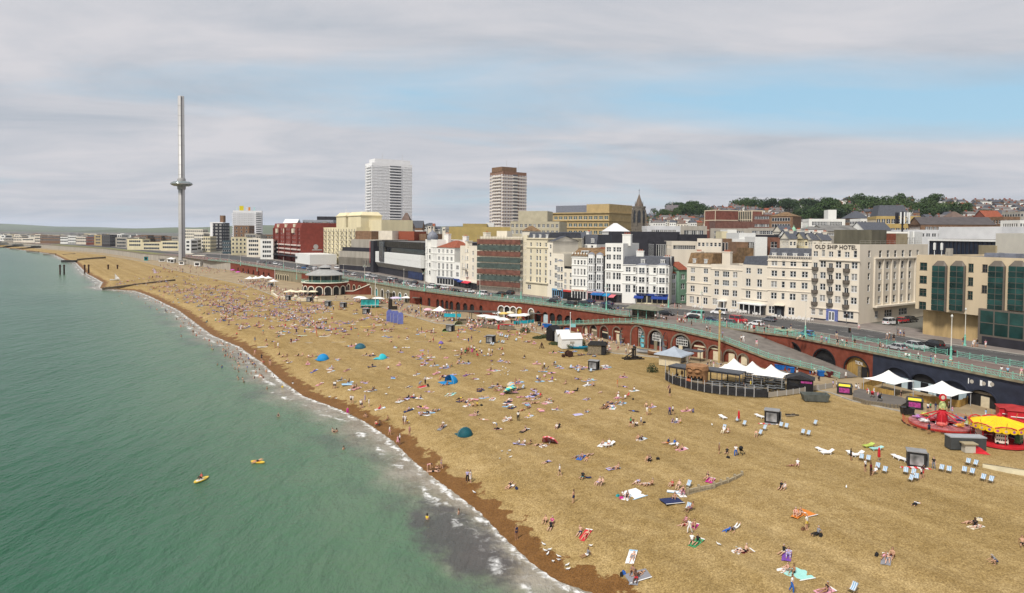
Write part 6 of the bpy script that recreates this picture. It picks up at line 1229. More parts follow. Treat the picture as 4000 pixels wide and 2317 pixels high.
CARS=[(zA,165,1128,'open','gold','gold open topped car near the seafront fence'),(zA,382,1165,'hatch','blue','bright blue hatchback beside a lamp post'),(zA,1265,1300,'hatch','silver','silver hatchback first in the parked row'),(zA,1462,1292,'suv','silver','silver car with black sides parked behind the silver hatchback'),(zA,1622,1272,'suv','black','tall black car parked by the kerb'),(zA,1715,1335,'saloon','black','long black saloon at the head of the parked row'),
 (zB,770,965,'suv','black','black car near the bus shelter'),(zB,1010,998,'hatch','black','black hatchback beside a white taxi'),(zB,1050,975,'van','white','white and turquoise taxi behind the black hatchback'),(zB,1215,1025,'saloon','navy','navy car behind the fence'),(zB,1280,950,'van','white','white taxi outside the cream house porch'),(zB,1372,1048,'hatch','grey','dark grey hatchback beside the red van'),(zB,1472,1030,'van','red','bright red van on the seafront road'),(zB,1648,1062,'hatch','white','small white car turning at the junction'),(zB,1772,1020,'hatch','grey','slate grey hatchback outside the hotel terrace'),
 (zB,200,905,'suv','black','black taxi behind the double lamp post'),(zC,895,893,'suv','black','black car below the scaffolding'),(zC,985,880,'suv','black','second black car below the scaffolding'),(zC,1275,880,'saloon','black','black car outside the pale yellow hotel'),(zC,1407,968,'suv','black','black car passing the low cream house'),(zC,1580,1000,'van','black','black carriage van passing the burger bar'),(zC,1722,1000,'van','black','black carriage van by the pink awning'),(zC,715,890,'van','white','white delivery van by the scaffolding'),(zC,35,812,'hatch','white','white hatchback by the leisure complex'),(zC,345,825,'hatch','white','white hatchback outside the red roofed house'),(zC,215,825,'van','white','white taxi outside the domed house'),(zC,275,818,'hatch','black','black hatchback outside the domed house'),(zC,455,858,'hatch','black','black hatchback outside the red awning'),(zC,45,785,'hatch','black','black hatchback near the leisure complex'),
 (zD,1070,912,'hatch','black','black hatchback near the concrete hall'),(zD,1133,918,'hatch','grey','grey hatchback near the concrete hall'),(zD,1212,945,'hatch','white','white and green taxi car near the round pavilion'),(zD,1355,955,'van','white','white van by the red banner'),(zD,1470,1020,'hatch','red','red hatchback in the queue by the leisure complex'),(zD,1550,1010,'suv','black','black car in the queue by the leisure complex'),(zD,1615,1000,'suv','grey','grey car in the queue by the leisure complex'),(zD,1680,1025,'hatch','black','black hatchback behind the queue'),(zD,1722,1030,'hatch','white','white hatchback behind the queue'),(zD,1798,1060,'saloon','white','white saloon beside the domed house'),(zD,1050,880,'van','white','white van outside the grand hotel'),(zD,970,868,'hatch','white','white car outside the grand hotel'),(zD,670,868,'hatch','white','white car outside the red brick hotel'),(zD,722,880,'hatch','blue','blue car outside the red brick hotel'),(zD,770,885,'hatch','silver','silver car near the red brick hotel'),(zD,832,892,'hatch','white','white car near the round pavilion roof'),(zD,440,838,'van','white','white van among cars by the far terrace'),(zD,490,846,'hatch','white','white car among cars by the far terrace'),(zD,380,832,'hatch','grey','grey car among cars by the far terrace'),(zD,340,826,'hatch','black','black car among cars by the far terrace'),(zD,280,820,'hatch','silver','silver car among cars by the far terrace')]
for i,(zf,x,y,k,c,lab) in enumerate(CARS):
 p=at(*zf(x,y),UZ);car(k,c,lab,p,road_dir(p)+(pi if i % 3==0 else 0),roofc='turquoise' if 'turquoise' in lab else None)
for x,y,k,c,lab in ((1205,1052,'van','white','white van parked in the side street'),(1318,1030,'hatch','red','red car in the side street behind the white van'),(1405,1022,'suv','black','black car in the side street')):
 p=at(*zA(x,y),UZ+.13);car(k,c,lab,p,RAD(30),group='vehicles in the side street')
rcar=random.Random(4)
for i in range(22):
 k=rcar.randrange(20,62);t_=rcar.choice([.46,.56,.68,.78]);q=Vector((*PARs[k].xy.lerp(FROs[k].xy,t_),UZ));c_=rcar.choice(['black','silver','white','grey','navy','white']);kd=rcar.choice(['hatch','suv','saloon','hatch'])
 if all((q-o.location).xy.length>5.5 for o in col.objects if o.parent is None and o.get('category') in ('car','van')):car(kd,c_,'%s %s in the far traffic on the seafront road' % (c_,{'suv':'tall car','hatch':'small car','saloon':'saloon'}[kd]),q,road_dir(q)+(pi if t_<.6 else 0),group='far traffic on the seafront road')
def lamp_proto(double):
 t=thing('lamp_post','x','lamp post');obj('base',MB().lathe([(.42,0),(.42,.5),(.30,.7),(.26,2.6),(.32,2.7),(.2,3.0),(.16,3.6),(0,3.6)],10),t,mt=turq);obj('column',MB().tube((0,0,3.6),(0,0,11.0),.14,.08,8),t,mt=mat('pole_cream',(.66,.63,.55),.6,.1))
 glob=mat('lamp_glass',(.62,.62,.58),.3,.05)
 if double:
  obj('bracket',MB().tube((-.9,0,9.4),(0,0,10.0),.05,n=5).tube((.9,0,9.4),(0,0,10.0),.05,n=5).tube((-.9,0,9.4),(.9,0,9.4),.04,n=5),t,mt=turq)
  for x in (-.9,.9):obj('lantern',MB().lathe([(0,0),(.2,.1),(.28,.5),(.1,.75),(.04,.95),(0,.95)],8),t,(x,0,8.5),mt=glob)
 else:obj('lantern',MB().lathe([(0,0),(.22,.08),(.3,.45),(.12,.7),(.04,.95),(0,.95)],8),t,(0,0,11.0),mt=glob)
 return t
LP=[lamp_proto(False),lamp_proto(True)];lu=[0,0]
LAMPS=[(zA,1797,1400,950,0),(zA,366,1172,800,0),(zA,1935,1262,885,0),(zB,1105,995,700,1),(zB,172,910,640,1),(zB,783,885,620,0),(zC,145,850,640,1),(zC,690,905,690,0),(zC,1095,925,700,1),(zD,652,985,830,0),(zD,262,905,800,0),(zD,1320,1000,830,1),(zD,1705,1050,880,0),(zD,2012,1090,900,0),(zD,1112,950,840,0),(zD,525,880,790,0),(zD,352,850,770,0),(zD,100,850,730,0),(zS,1705,1320,1190,0),(zS,1460,1290,1170,0),(zS,930,1250,1130,0),(zS,805,1230,1120,0)]
for zf,x,y,yt,k in LAMPS:
 p=at(*zf(x,y),UZ+.13);h=zat(*zf(x,yt),p.y)-p.z;c=LP[k] if lu[k]==0 else clone(LP[k]);lu[k]+=1;c.location=p;s_=max(.55,min(1.35,h/(11.9 if k==0 else 11.0)));c.scale=(s_,)*3;c['label']=['single lantern lamp post with turquoise base on the upper promenade','twin lantern lamp post with turquoise base beside the road'][k];c['group']='seafront lamp posts';c.rotation_euler=(0,0,road_dir(p)+pi/2)
def pole(name,label,p,h,r,m,extra=None):
 t=thing(name,label,'pole',p);obj('shaft',MB().tube((0,0,0),(0,0,h),r,r*.7,8),t,mt=m);obj('cap',MB().sphere((0,0,h),r*1.4,r*1.4,r*1.6,8,4),t,mt=m);obj('foot',MB().box(-r*2,r*2,-r*2,r*2,0,.25),t,mt=stone)
 if extra:extra(t,h)
 return t
p=at(*zG(2035,560),LZ);pole('wooden_mast','tall weathered wooden mast in front of the brick arches',p,zat(*zB(1287,925),p.y)-LZ,.28,mat('mast_wood',(.45,.33,.15),.8,.2,2))
for zf,x,y,yt,lab,fl in ((zG,1455,520,325,'thin white flagpole beside the pyramid roofed kiosk',None),(zD,1425,1262,990,'tall white flagpole behind the teal kiosk',None),(zG,572,300,55,'slim pole with white sign plate by the blue bins','flag'),(zD,435,1050,890,'white flagpole near the white tents',None),(zC,455,1170,1055,'yellow post at the cafe terrace corner','y'),(zC,105,1105,985,'yellow post by the volleyball court','y'),(zF,60,305,190,'red and white pole behind the tents','r')):
 p=at(*zf(x,y),LZ);m={None:wtp,'flag':wtp,'y':mat('yellow_post',(.55,.38,.03),.6,.1),'r':mat('pinkish_pole',(.6,.3,.25),.6,.1)}[fl];pole('flagpole',lab,p,zat(*zf(x,yt),p.y)-LZ,.12,m,(lambda t,h:obj('flag',MB().box(.1,1.6,-.02,.02,h*.42,h*.42+1.0),t,mt=mat('flag_teal',(.25,.55,.55),.7,.1))) if fl=='flag' else None)
def shelter():
 p=at(*zB(545,985),UZ+.14);t=thing('bus_shelter','turquoise seafront shelter with grey hipped roof','shelter',p,road_dir(p)+pi)
 for x in (-4.2,-1.4,1.4,4.2):
  for y in (-1.2,1.2):obj('post',MB().tube((0,0,0),(0,0,2.6),.1,n=6),t,(x,y,0),mt=turq)
 obj('roof',MB().add([(-5.4,-2.4,2.6),(5.4,-2.4,2.6),(5.4,2.4,2.6),(-5.4,2.4,2.6),(-3.6,0,3.7),(3.6,0,3.7)],[(0,1,5,4),(1,2,5),(2,3,4,5),(3,0,4),(0,3,2,1)]),t,mt=mat('shelter_roof',(.17,.165,.12),.8,.2,1));obj('glass_screen',MB().box(-4.1,4.1,-.03,.03,.5,2.3),t,mt=carglass);obj('bench',MB().box(-3.8,3.8,-.6,-.1,.4,.5).box(-3.8,3.8,.1,.6,.4,.5),t,mt=gwd);obj('frieze',MB().box(-4.4,4.4,-1.3,-1.22,2.3,2.6).box(-4.4,4.4,1.22,1.3,2.3,2.6),t,mt=turq)
shelter()
def traffic_light(zf,x,y,yt,lab):
 p=at(*zf(x,y),UZ+.14);h=zat(*zf(x,yt),p.y)-p.z;t=thing('traffic_light',lab,'traffic light',p,road_dir(p));obj('post',MB().tube((0,0,0),(0,0,h),.07,n=6),t,mt=mat('post_grey',(.2,.2,.2),.6,.1));hd=obj('signal_head',MB().box(-.18,.18,-.2,.2,h-1.1,h),t,mt=bkp)
 for k,c in enumerate(((.02,.10,.03),(.22,.12,.01),(.30,.02,.02))):obj('lens',MB().sphere((-.19,0,h-.9+k*.35),.04,.11,.11,8,4),hd,mt=mat('lens%d' % k,c,.4,0))
traffic_light(zA,800,1195,1085,'traffic light by the crossing');traffic_light(zA,770,1050,945,'traffic light on the hotel corner pavement');traffic_light(zA,1265,1150,1000,'traffic light at the mouth of the side street')
chm=mat('white_wicker',(.72,.70,.66),.7,.1)
def cafe_chair_proto():
 t=thing('cafe_chair','x','chair');obj('seat',MB().box(-.3,.3,-.3,.3,.38,.48),t,mt=chm);obj('backrest',MB().box(-.32,.32,.22,.32,.48,1.15).box(-.34,-.26,-.25,.3,.48,.75).box(.26,.34,-.25,.3,.48,.75),t,mt=chm)
 for x in (-.26,.26):
  for y in (-.26,.26):obj('leg',MB().box(-.03,.03,-.03,.03,0,.38),t,(x,y,0),mt=chm)
 return t
def cafe_table_proto():
 t=thing('cafe_table','x','table');obj('table_top',MB().lathe([(0,.72),(.45,.72),(.45,.76),(0,.76)],12),t,mt=chm);obj('stem',MB().tube((0,0,0),(0,0,.72),.05,n=6),t,mt=greyc);obj('foot',MB().lathe([(0,0),(.28,0),(.25,.05),(0,.06)],10),t,mt=greyc);return t
CC,CT=cafe_chair_proto(),cafe_table_proto();first=[True,True]
def place(proto,idx,p,rz,label,group):
 c=proto if first[idx] else clone(proto);first[idx]=False;c.location=p;c.rotation_euler=(0,0,rz);c['label']=label;c['group']=group;return c
for x,y,n in ((1055,890,3),(1120,900,2),(1400,935,4),(1450,925,3),(1490,945,4),(1545,945,3),(1650,965,3),(1840,985,3),(1935,1000,3),(2010,1010,4),(2070,1010,4),(2165,1020,3),(2110,1015,2)):
 p=at(*zB(x,y),UZ+.13);d=road_dir(p);place(CT,1,p,0,'round white cafe table on the hotel pavement','cafe tables on the hotel pavement')
 for k in range(n):a=d+k*1.6+.4;place(CC,0,p+Vector((cos(a)*.85,sin(a)*.85,0)),a-pi/2,'white wicker cafe chair on the hotel pavement','cafe chairs on the hotel pavement')
# ------------------ things on the esplanade and the beach
bare=lambda x,y,zf:at(*zf(x,y),LZ)
canv=mat('canvas_white',(.80,.79,.76),.8,.04,1);canvc=mat('canvas_cream',(.74,.66,.48),.8,.05,1);pinkc=mat('canvas_pink',(.72,.42,.48),.8,.06,1);yelc=mat('canvas_yellow',(.72,.50,.16),.8,.06,1);lilac=mat('canvas_lilac',(.60,.52,.66),.8,.06,1);tealc=mat('canvas_teal',(.02,.35,.38),.7,.1,1);bluec=mat('canvas_blue',(.01,.22,.50),.7,.08,1)
plm=mat('pole_grey',(.45,.45,.45),.5,.1)
def sail_tent(label,p,w,h,dip,rz=.0,m=canv,d=None,name='marquee',group=None):
 d=d or w;t=thing(name,label,'canopy',p,rz,group);n=8;mb=MB();vs=[]
 for j in range(n+1):
  for i in range(n+1):
   u,v=i/n*2-1,j/n*2-1;r=max(abs(u),abs(v));sag=(1-r)**1.9;edge=1-.14*(1-abs(u*v))*(r**6);vs.append((u*w/2*edge,v*d/2*edge,h*.62+(h*.38+dip)*sag-dip*.1*(1-abs(u*v))))
 mb.add(vs,[(j*(n+1)+i,j*(n+1)+i+1,(j+1)*(n+1)+i+1,(j+1)*(n+1)+i) for j in range(n) for i in range(n)]);obj('canopy',mb,t,mt=m,smooth=True)
 for sx in (-1,1):
  for sy in (-1,1):obj('pole',MB().tube((0,0,0),(0,0,h*.62),.06,n=6),t,(sx*w*.47,sy*d*.47,0),mt=plm)
 return t
def parasol(label,p,r,h,m,n=8,group=None,tilt=.0,name='parasol'):
 t=thing(name,label,'parasol',p,random.uniform(0,1),group);t.rotation_euler=(tilt,0,random.uniform(0,6));mb=MB();mb.lathe([(r,h-.55),(r*.5,h-.15),(0,h)],n);mb.lathe([(r,h-.75),(r,h-.55)],n);obj('canopy',mb,t,mt=m);obj('pole',MB().tube((0,0,0),(0,0,h+.15),.04,n=6),t,mt=plm)
 for k in range(n):a=2*pi*k/n;obj('rib',MB().tube((0,0,h-.4),(r*.97*cos(a),r*.97*sin(a),h-.58),.012,n=3,caps=False),t,mt=plm)
 return t
for i,(x,y,w) in enumerate(((1150,440,5.6),(1375,470,5.4),(1605,510,6.0))):
 p=at(*zI(x,y),LZ);h=zat(*zI(x,[170,207,248][i]),p.y)-LZ;sail_tent(['white peaked tent at the back of the fenced bar','white peaked tent in the middle of the three','white peaked tent next to the black hut'][i],p,w,max(3.6,min(h,5.6)),.3,RAD(-35))
for i,(x,y,yt,w) in enumerate(((1180,590,380,6.6),(1705,700,490,7.0))):
 p=at(*zF(x,y),LZ);h=zat(*zF(x,yt),p.y)-LZ;sail_tent(['white sail canopy over the navy bar terrace nearer the timber arch','white sail canopy over the navy bar terrace nearer the rides'][i],p,w,max(4.0,min(h,5.8)),.3,RAD(-60))
def panel_fence(label,pts,h,m,pm,step=1.8,name='fence',cap=False,top_rail=True):
 t=thing(name,label,'fence',pts[0]);o=Vector(pts[0]);st=resample([Vector(q) for q in pts],step)
 for i,q in enumerate(st):
  obj('post',MB().box(-.06,.06,-.06,.06,0,h+.1),t,q-o,mt=pm)
  if i:a=st[i-1];d=q-a;e=obj('panel',MB().box(.06,d.xy.length-.06,-.03,.03,.06,h),t,a-o,atan2(d.y,d.x),mt=m)
 return t
panel_fence('ochre timber screen beside the first sail canopy',[at(*zF(x,y),LZ) for x,y in ((1150,490),(925,560),(1100,610),(1240,640))],1.3,wood,wood)
panel_fence('ochre timber screen beside the second sail canopy',[at(*zF(x,y),LZ) for x,y in ((1395,670),(1640,700),(1745,720),(1885,735),(1960,700))],1.3,wood,wood)
pl=[at(*zF(x,y),LZ) for x,y in ((835,660),(960,700),(1100,720),(1200,738),(1310,745),(1390,700),(1300,660),(1150,635),(1000,600),(900,580),(840,600))]
tp=thing('raised_deck','low curved timber faced platform in front of the bar','platform',(0,0,0));obj('deck',MB().prism([(q.x,q.y) for q in pl][::-1] if True else [],LZ-.6,LZ+.62),tp,mt=mat('deck_tarmac',(.13,.115,.10),.9,.2,.5))
for a,b in list(zip(pl,pl[1:]))[:4]:
 n=max(2,int((b-a).length/.45))
 for k in range(n):q=a.lerp(b,(k+.5)/n);d=b-a;obj('plank',MB().box(-.2,.2,-.12,.0,-.6,.66+.05*random.random()),tp,q,atan2(d.y,d.x),mt=gwd)
def bin_big(label,p,rz):
 t=thing('recycling_bin',label,'bin',p,rz);obj('body',MB().prism([(-1.3,-.75),(1.3,-.75),(1.3,.75),(-1.3,.75)],.1,1.45),t,mt=mat('bin_black',(.02,.02,.022),.5,.1));obj('lid',MB().add([(-1.4,-.85,1.45),(1.4,-.85,1.45),(1.4,.85,1.45),(-1.4,.85,1.45),(-1.2,-.3,2.05),(1.2,-.3,2.05),(1.2,.3,2.05),(-1.2,.3,2.05)],[(0,1,5,4),(1,2,6,5),(2,3,7,6),(3,0,4,7),(4,5,6,7)]),t,mt=mat('bin_black',(.02,.02,.022)));obj('notice',MB().add([(-1.0,-.76,1.56),(1.0,-.76,1.56),(1.0,-.42,1.93),(-1.0,-.42,1.93)],[(0,1,2,3)]),t,mt=mat('notice_yellow',(.70,.55,.02),.5,.05));obj('poster',MB().box(-.9,.9,-.78,-.76,.35,1.25),t,mt=mat('poster_magenta',(.35,.05,.22),.5,.5,3))
bin_big('black recycling bin with yellow notice beside the raised platform',at(*zF(752,600),LZ),RAD(-30));bin_big('black recycling bin with yellow notice beside the small ride',at(*zF(1440,745),LZ),RAD(-30))
def bin_small(label,p,rz,m,n=1,group=None):
 t=thing('wheelie_bin',label,'bin',p,rz,group);obj('body',MB().add([(-.5,-.45,.12),(.5,-.45,.12),(.5,.45,.12),(-.5,.45,.12),(-.62,-.55,1.15),(.62,-.55,1.15),(.62,.55,1.15),(-.62,.55,1.15)],[(0,1,5,4),(1,2,6,5),(2,3,7,6),(3,0,4,7),(0,3,2,1)]),t,mt=m);obj('lid',MB().box(-.66,.66,-.6,.6,1.15,1.25),t,mt=m)
 for x in (-.4,.4):obj('wheel',MB().tube((x,-.05,.1),(x,.05,.1),.1,n=8),t,mt=tyre)
bblue=mat('bin_blue',(.01,.12,.42),.5,.1);bblack=mat('bin_black',(.02,.02,.022))
for i,(zf,x,y,m) in enumerate([(zF,95,365,bblue),(zF,130,368,bblue),(zF,165,372,bblue),(zF,200,378,bblue),(zF,225,395,bblue),(zF,350,395,bblue),(zF,385,400,bblue),(zF,420,408,bblue),(zF,520,430,bblue),(zG,320,200,bblue),(zG,345,203,bblue),(zG,370,206,bblue),(zG,455,225,bblack),(zG,485,232,bblack),(zG,545,248,bblue),(zG,270,185,bblack),(zF,1345,800,bblack),(zF,1400,805,bblack),(zF,610,440,mat('bin_maroon',(.10,.015,.02),.5,.1)),(zF,55,355,bblack)]):
 bin_small({'bin_blue':'blue wheelie bin parked against the brick wall','bin_black':'black wheelie bin standing on the esplanade','bin_maroon':'maroon bin at the foot of the ramp'}[m.name],at(*zf(x,y),LZ),random.uniform(-.5,.5),m,group='bins along the esplanade')
t=thing('waste_skip','open grey metal skip on the sand by the bar','skip',at(*zF(460,665),LZ),RAD(-8));obj('hull',MB().add([(-2,-1,0),(2,-1,0),(2,1,0),(-2,1,0),(-2.4,-1.2,1.3),(2.4,-1.2,1.3),(2.4,1.2,1.3),(-2.4,1.2,1.3),(-2.25,-1.05,1.3),(2.25,-1.05,1.3),(2.25,1.05,1.3),(-2.25,1.05,1.3),(-1.9,-.9,.2),(1.9,-.9,.2),(1.9,.9,.2),(-1.9,.9,.2)],[(0,1,5,4),(1,2,6,5),(2,3,7,6),(3,0,4,7),(4,5,9,8),(5,6,10,9),(6,7,11,10),(7,4,8,11),(8,9,13,12),(9,10,14,13),(10,11,15,14),(11,8,12,15),(12,13,14,15)]),t,mt=mat('skip_grey',(.10,.11,.10),.7,.3,1));
for x in (-1.5,0,1.5):obj('rib',MB().box(x-.06,x+.06,-1.26,-1.05,.1,1.3),t,mt=mat('skip_grey',(.10,.11,.10)))
FB=[(312,300),(310,420),(400,470),(500,500),(630,540),(790,572),(980,600),(1180,620),(1400,635),(1570,640),(1800,612),(1960,590),(2090,560),(2370,520)]
fb=[at(*zI(x,y),LZ) for x,y in FB];meshm=mat('dark_mesh',(.022,.022,.024),.8,.3,2)
tf=panel_fence('curved fence of grey posts and black screens around the bar',fb[:10],1.5,meshm,plm,1.9);st=resample([Vector(q) for q in fb[:10]],1.9);obj('rope',MB().path([q-fb[0]+Vector((0,0,1.75)) for q in st],.035,4),tf,mt=greyc)
for q in st:obj('upright',MB().tube((0,0,1.5),(0,0,2.3),.06,n=5),tf,q-fb[0],mt=plm)
panel_fence('low grey timber fence continuing from the bar to the skip',fb[9:],1.0,greyc,plm,2.2)
def pergola(label,p,rz,L,W,h):
 t=thing('pergola',label,'pergola',p,rz);m=mat('pergola_dark',(.045,.047,.055),.6,.2,1)
 for x in (-L/2,0,L/2):
  for y in (-W/2,W/2):obj('post',MB().box(-.09,.09,-.09,.09,0,h),t,(x,y,0),mt=m)
 obj('roof',MB().box(-L/2-.2,L/2+.2,-W/2-.2,W/2+.2,h,h+.16),t,mt=mat('pergola_roof',(.075,.08,.09),.7,.2,1));obj('beam',MB().box(-L/2,L/2,-W/2-.06,-W/2+.06,h-.3,h),t,mt=m);obj('table',MB().box(-L/2+.5,L/2-.5,-.35,.35,.72,.78),t,mt=m);obj('bench',MB().box(-L/2+.4,L/2-.4,W/2-.7,W/2-.3,.42,.5),t,mt=mat('cushion_navy',(.02,.03,.12),.8,.1))
pergola('dark pergola on the left of the carved bar',at(*zI(590,445),LZ),RAD(-42),7,3.2,3.0);pergola('dark pergola on the right of the carved bar',at(*zI(1040,480),LZ),RAD(-38),7.2,3.2,2.8)
def tiki():
 p=at(*zI(700,470),LZ);t=thing('carved_bar_hut','brown carved bar hut shaped like a wooden mask','hut',p,RAD(-20));m=mat('carved_wood',(.30,.155,.07),.8,.35,1.6,bump=.8,bscale=2.2);h=zat(*zI(700,240),p.y)-LZ;r=2.1
 mb=MB();n=20;
 for k in range(n):
  a0,a1=2*pi*k/n,2*pi*(k+1)/n;mid=math.degrees((a0+a1)/2)
  z0=h*.5 if 210<mid<300 else 0
  for za,zb,ra,rb in ((z0,h*.62,r,r*1.03),(h*.62,h*.8,r*1.03,r*1.1),(h*.8,h,r*1.1,r*1.04)):mb.quad((ra*cos(a0),ra*sin(a0),za),(ra*cos(a1),ra*sin(a1),za),(rb*cos(a1),rb*sin(a1),zb),(rb*cos(a0),rb*sin(a0),zb))
 obj('shell',mb,t,mt=m,smooth=True);obj('roof',MB().lathe([(r*1.04,h),(0,h+.05)],20),t,mt=m)
 for a in (235,275):obj('eye',MB().sphere((0,0,0),.55,.25,.32,10,6),t,(r*1.08*cos(RAD(a)),r*1.08*sin(RAD(a)),h*.74),RAD(a+90),mt=m);obj('brow',MB().path([(-.8,-.1,.3),(-.3,-.18,.55),(.3,-.18,.55),(.8,-.1,.3)],.1,6),t,(r*1.05*cos(RAD(a)),r*1.05*sin(RAD(a)),h*.78),RAD(a+90),mt=m)
 for k,a in enumerate((215,235,255,275,295)):obj('tooth',MB().lathe([(.22,0),(.18,-.3),(0,-.5)],6),t,(r*1.02*cos(RAD(a)),r*1.02*sin(RAD(a)),h*.5),mt=m)
 obj('counter',MB().box(-1.2,1.2,-.5,0,0,1.0),t,(0,-r*.75,0),mt=gwd);obj('interior',MB().lathe([(r*.9,0),(r*.9,h*.9)],14),t,mt=dkg)
 obj('orange_sign',MB().box(-.5,.5,-.1,.1,0,1.3),t,(-1.6,-2.0,0),mt=mat('sign_orange',(.55,.12,.03),.6,.1))
tiki()
t=thing('black_hut','black timber hut with pitched roof at the bar fence','hut',at(*zI(1965,545),LZ),RAD(-25));obj('walls',MB().box(-2.4,2.4,-1.6,1.6,0,2.4),t,mt=bkp);obj('roof',MB().yprism([(-2.7,2.4),(2.7,2.4),(0,3.3)],-1.9,1.9),t,mt=mat('black_felt',(.03,.03,.033),.8,.2,1));obj('sign',MB().box(.2,2.2,-1.66,-1.6,1.7,2.1),t,mt=mat('poster_magenta',(.35,.05,.22)));obj('hatch',MB().box(-1.9,-.2,-1.66,-1.6,1.0,2.0),t,mt=gdark)
def picnic_proto():
 t=thing('picnic_table','x','table');m=mat('picnic_black',(.028,.030,.034),.5,.2,2);obj('table_top',MB().box(-.95,.95,-.4,.4,.72,.78),t,mt=mat('picnic_top',(.12,.13,.14),.35,.2,2))
 for y in (-.75,.75):obj('bench',MB().box(-.95,.95,y-.15,y+.15,.43,.48),t,mt=m)
 for x in (-.7,.7):obj('trestle',MB().tube((x,-.8,0),(x,-.2,.72),.05,n=4).tube((x,.8,0),(x,.2,.72),.05,n=4).box(x-.04,x+.04,-.8,.8,.38,.44),t,mt=m)
 return t
PT=picnic_proto();k=0;rr=random.Random(3)
for i in range(9):
 for j in range(8):
  x=850+j*125+rr.uniform(-22,22);y=350+i*29+rr.uniform(-7,7)+ (j-4)*4
  if (x>1780 and y>430) or y>600-abs(x-1450)*.06 or (x<1250 and y<470) :continue
  c=PT if k==0 else clone(PT);k+=1;c.location=at(*zI(x,y),LZ);c.rotation_euler=(0,0,RAD(-35)+rr.uniform(-.3,.3));c['label']='black picnic table inside the fenced bar';c['group']='picnic tables of the fenced bar'
def kiosk():
 p=at(*zG(1592,565),LZ);t=thing('refreshment_kiosk','cream kiosk with grey pyramid roof and concave eaves','kiosk',p,RAD(-38));s_=2.6;h=2.6;obj('walls',MB().box(-s_,s_,-s_,s_,0,h),t,mt=crp)
 n=4;vs=[];mb=MB();prof=[(s_*1.35,h-.1),(s_*1.3,h+.15),(s_*.75,h+.55),(s_*.3,h+1.2),(.0,h+1.8)]
 for r,z in prof:
  for a in range(4):vs.append((r*[-1,1,1,-1][a],r*[-1,-1,1,1][a],z))
 mb.add(vs,[(i*4+a,i*4+(a+1)%4,(i+1)*4+(a+1)%4,(i+1)*4+a) for i in range(4) for a in range(4)]);obj('roof',mb,t,mt=mat('kiosk_roof',(.33,.37,.42),.6,.1,1));obj('hatch',MB().box(s_-.02,s_+.05,-1.8,.6,1.0,2.2),t,mt=gdark);obj('door',MB().box(s_-.02,s_+.05,1.0,1.9,0,2.1),t,mt=wtp);obj('counter',MB().box(s_,s_+.4,-1.9,.7,.95,1.05),t,mt=gwd)
kiosk()
t=thing('awning_frame','dark flat awning beside the cream kiosk','awning',at(*zG(1780,525),LZ),RAD(-38));obj('roof',MB().box(-2.5,2.5,-1.4,1.4,2.4,2.55),t,mt=mat('pergola_roof',(.075,.08,.09)));
for x in (-2.3,2.3):
 for y in (-1.2,1.2):obj('post',MB().box(-.06,.06,-.06,.06,0,2.4),t,(x,y,0),mt=bkp)
def shed(label,p,rz,L,W,h,rh,m,rm,name='beach_hut'):
 t=thing(name,label,'hut',p,rz);obj('walls',MB().box(-L/2,L/2,-W/2,W/2,0,h),t,mt=m);obj('gable',MB().add([(-L/2,-W/2,h),(-L/2,W/2,h),(-L/2,0,h+rh),(L/2,-W/2,h),(L/2,W/2,h),(L/2,0,h+rh)],[(0,2,1),(3,4,5)]),t,mt=m);o=.18;obj('roof',MB().add([(-L/2-o,-W/2-o,h-.08),(L/2+o,-W/2-o,h-.08),(L/2+o,0,h+rh+.06),(-L/2-o,0,h+rh+.06),(L/2+o,W/2+o,h-.08),(-L/2-o,W/2+o,h-.08)],[(0,1,2,3),(3,2,4,5)]),t,mt=rm);obj('door',MB().box(-L/2-.04,-L/2,-.45,.45,0,1.9),t,mt=m);obj('vent',MB().box(-.6,.6,-W/2-.04,-W/2,h*.5,h*.5+.6),t,mt=greyc);return t
shed('white timber shed with low gable roof',at(*zG(570,395),LZ),RAD(12),5.6,4.0,2.6,1.2,wtp,mat('white_roof',(.68,.68,.68)));shed('smaller white shed behind the big white shed',at(*zG(495,345),LZ),RAD(12),3.6,3.0,2.5,1.0,mat('pale_grey_paint',(.58,.60,.60),.7,.06),mat('white_roof',(.68,.68,.68)));shed('tarred black net hut beside the white sheds',at(*zG(402,325),LZ),RAD(40),2.8,2.6,3.0,1.3,bkp,bkp)
t=thing('stone_hut','flint stone hut with black thatched roof','hut',at(*zG(830,455),LZ),RAD(-15));obj('walls',MB().box(-2.0,1.4,-1.6,1.6,0,2.4),t,mt=mat('flint',(.22,.18,.12),.95,.4,3,bump=.6,bscale=5));obj('open_side',MB().box(1.4,2.4,-1.6,1.6,0,2.3),t,mt=dkg);obj('roof',MB().add([(-2.2,-1.9,2.35),(2.7,-1.9,2.35),(2.7,1.9,2.35),(-2.2,1.9,2.35),(-1.6,-.6,3.1),(2.3,-.6,3.1),(2.3,.6,3.1),(-1.6,.6,3.1)],[(0,1,5,4),(1,2,6,5),(2,3,7,6),(3,0,4,7),(4,5,6,7)]),t,mt=mat('thatch_black',(.02,.019,.018),.95,.4,3))
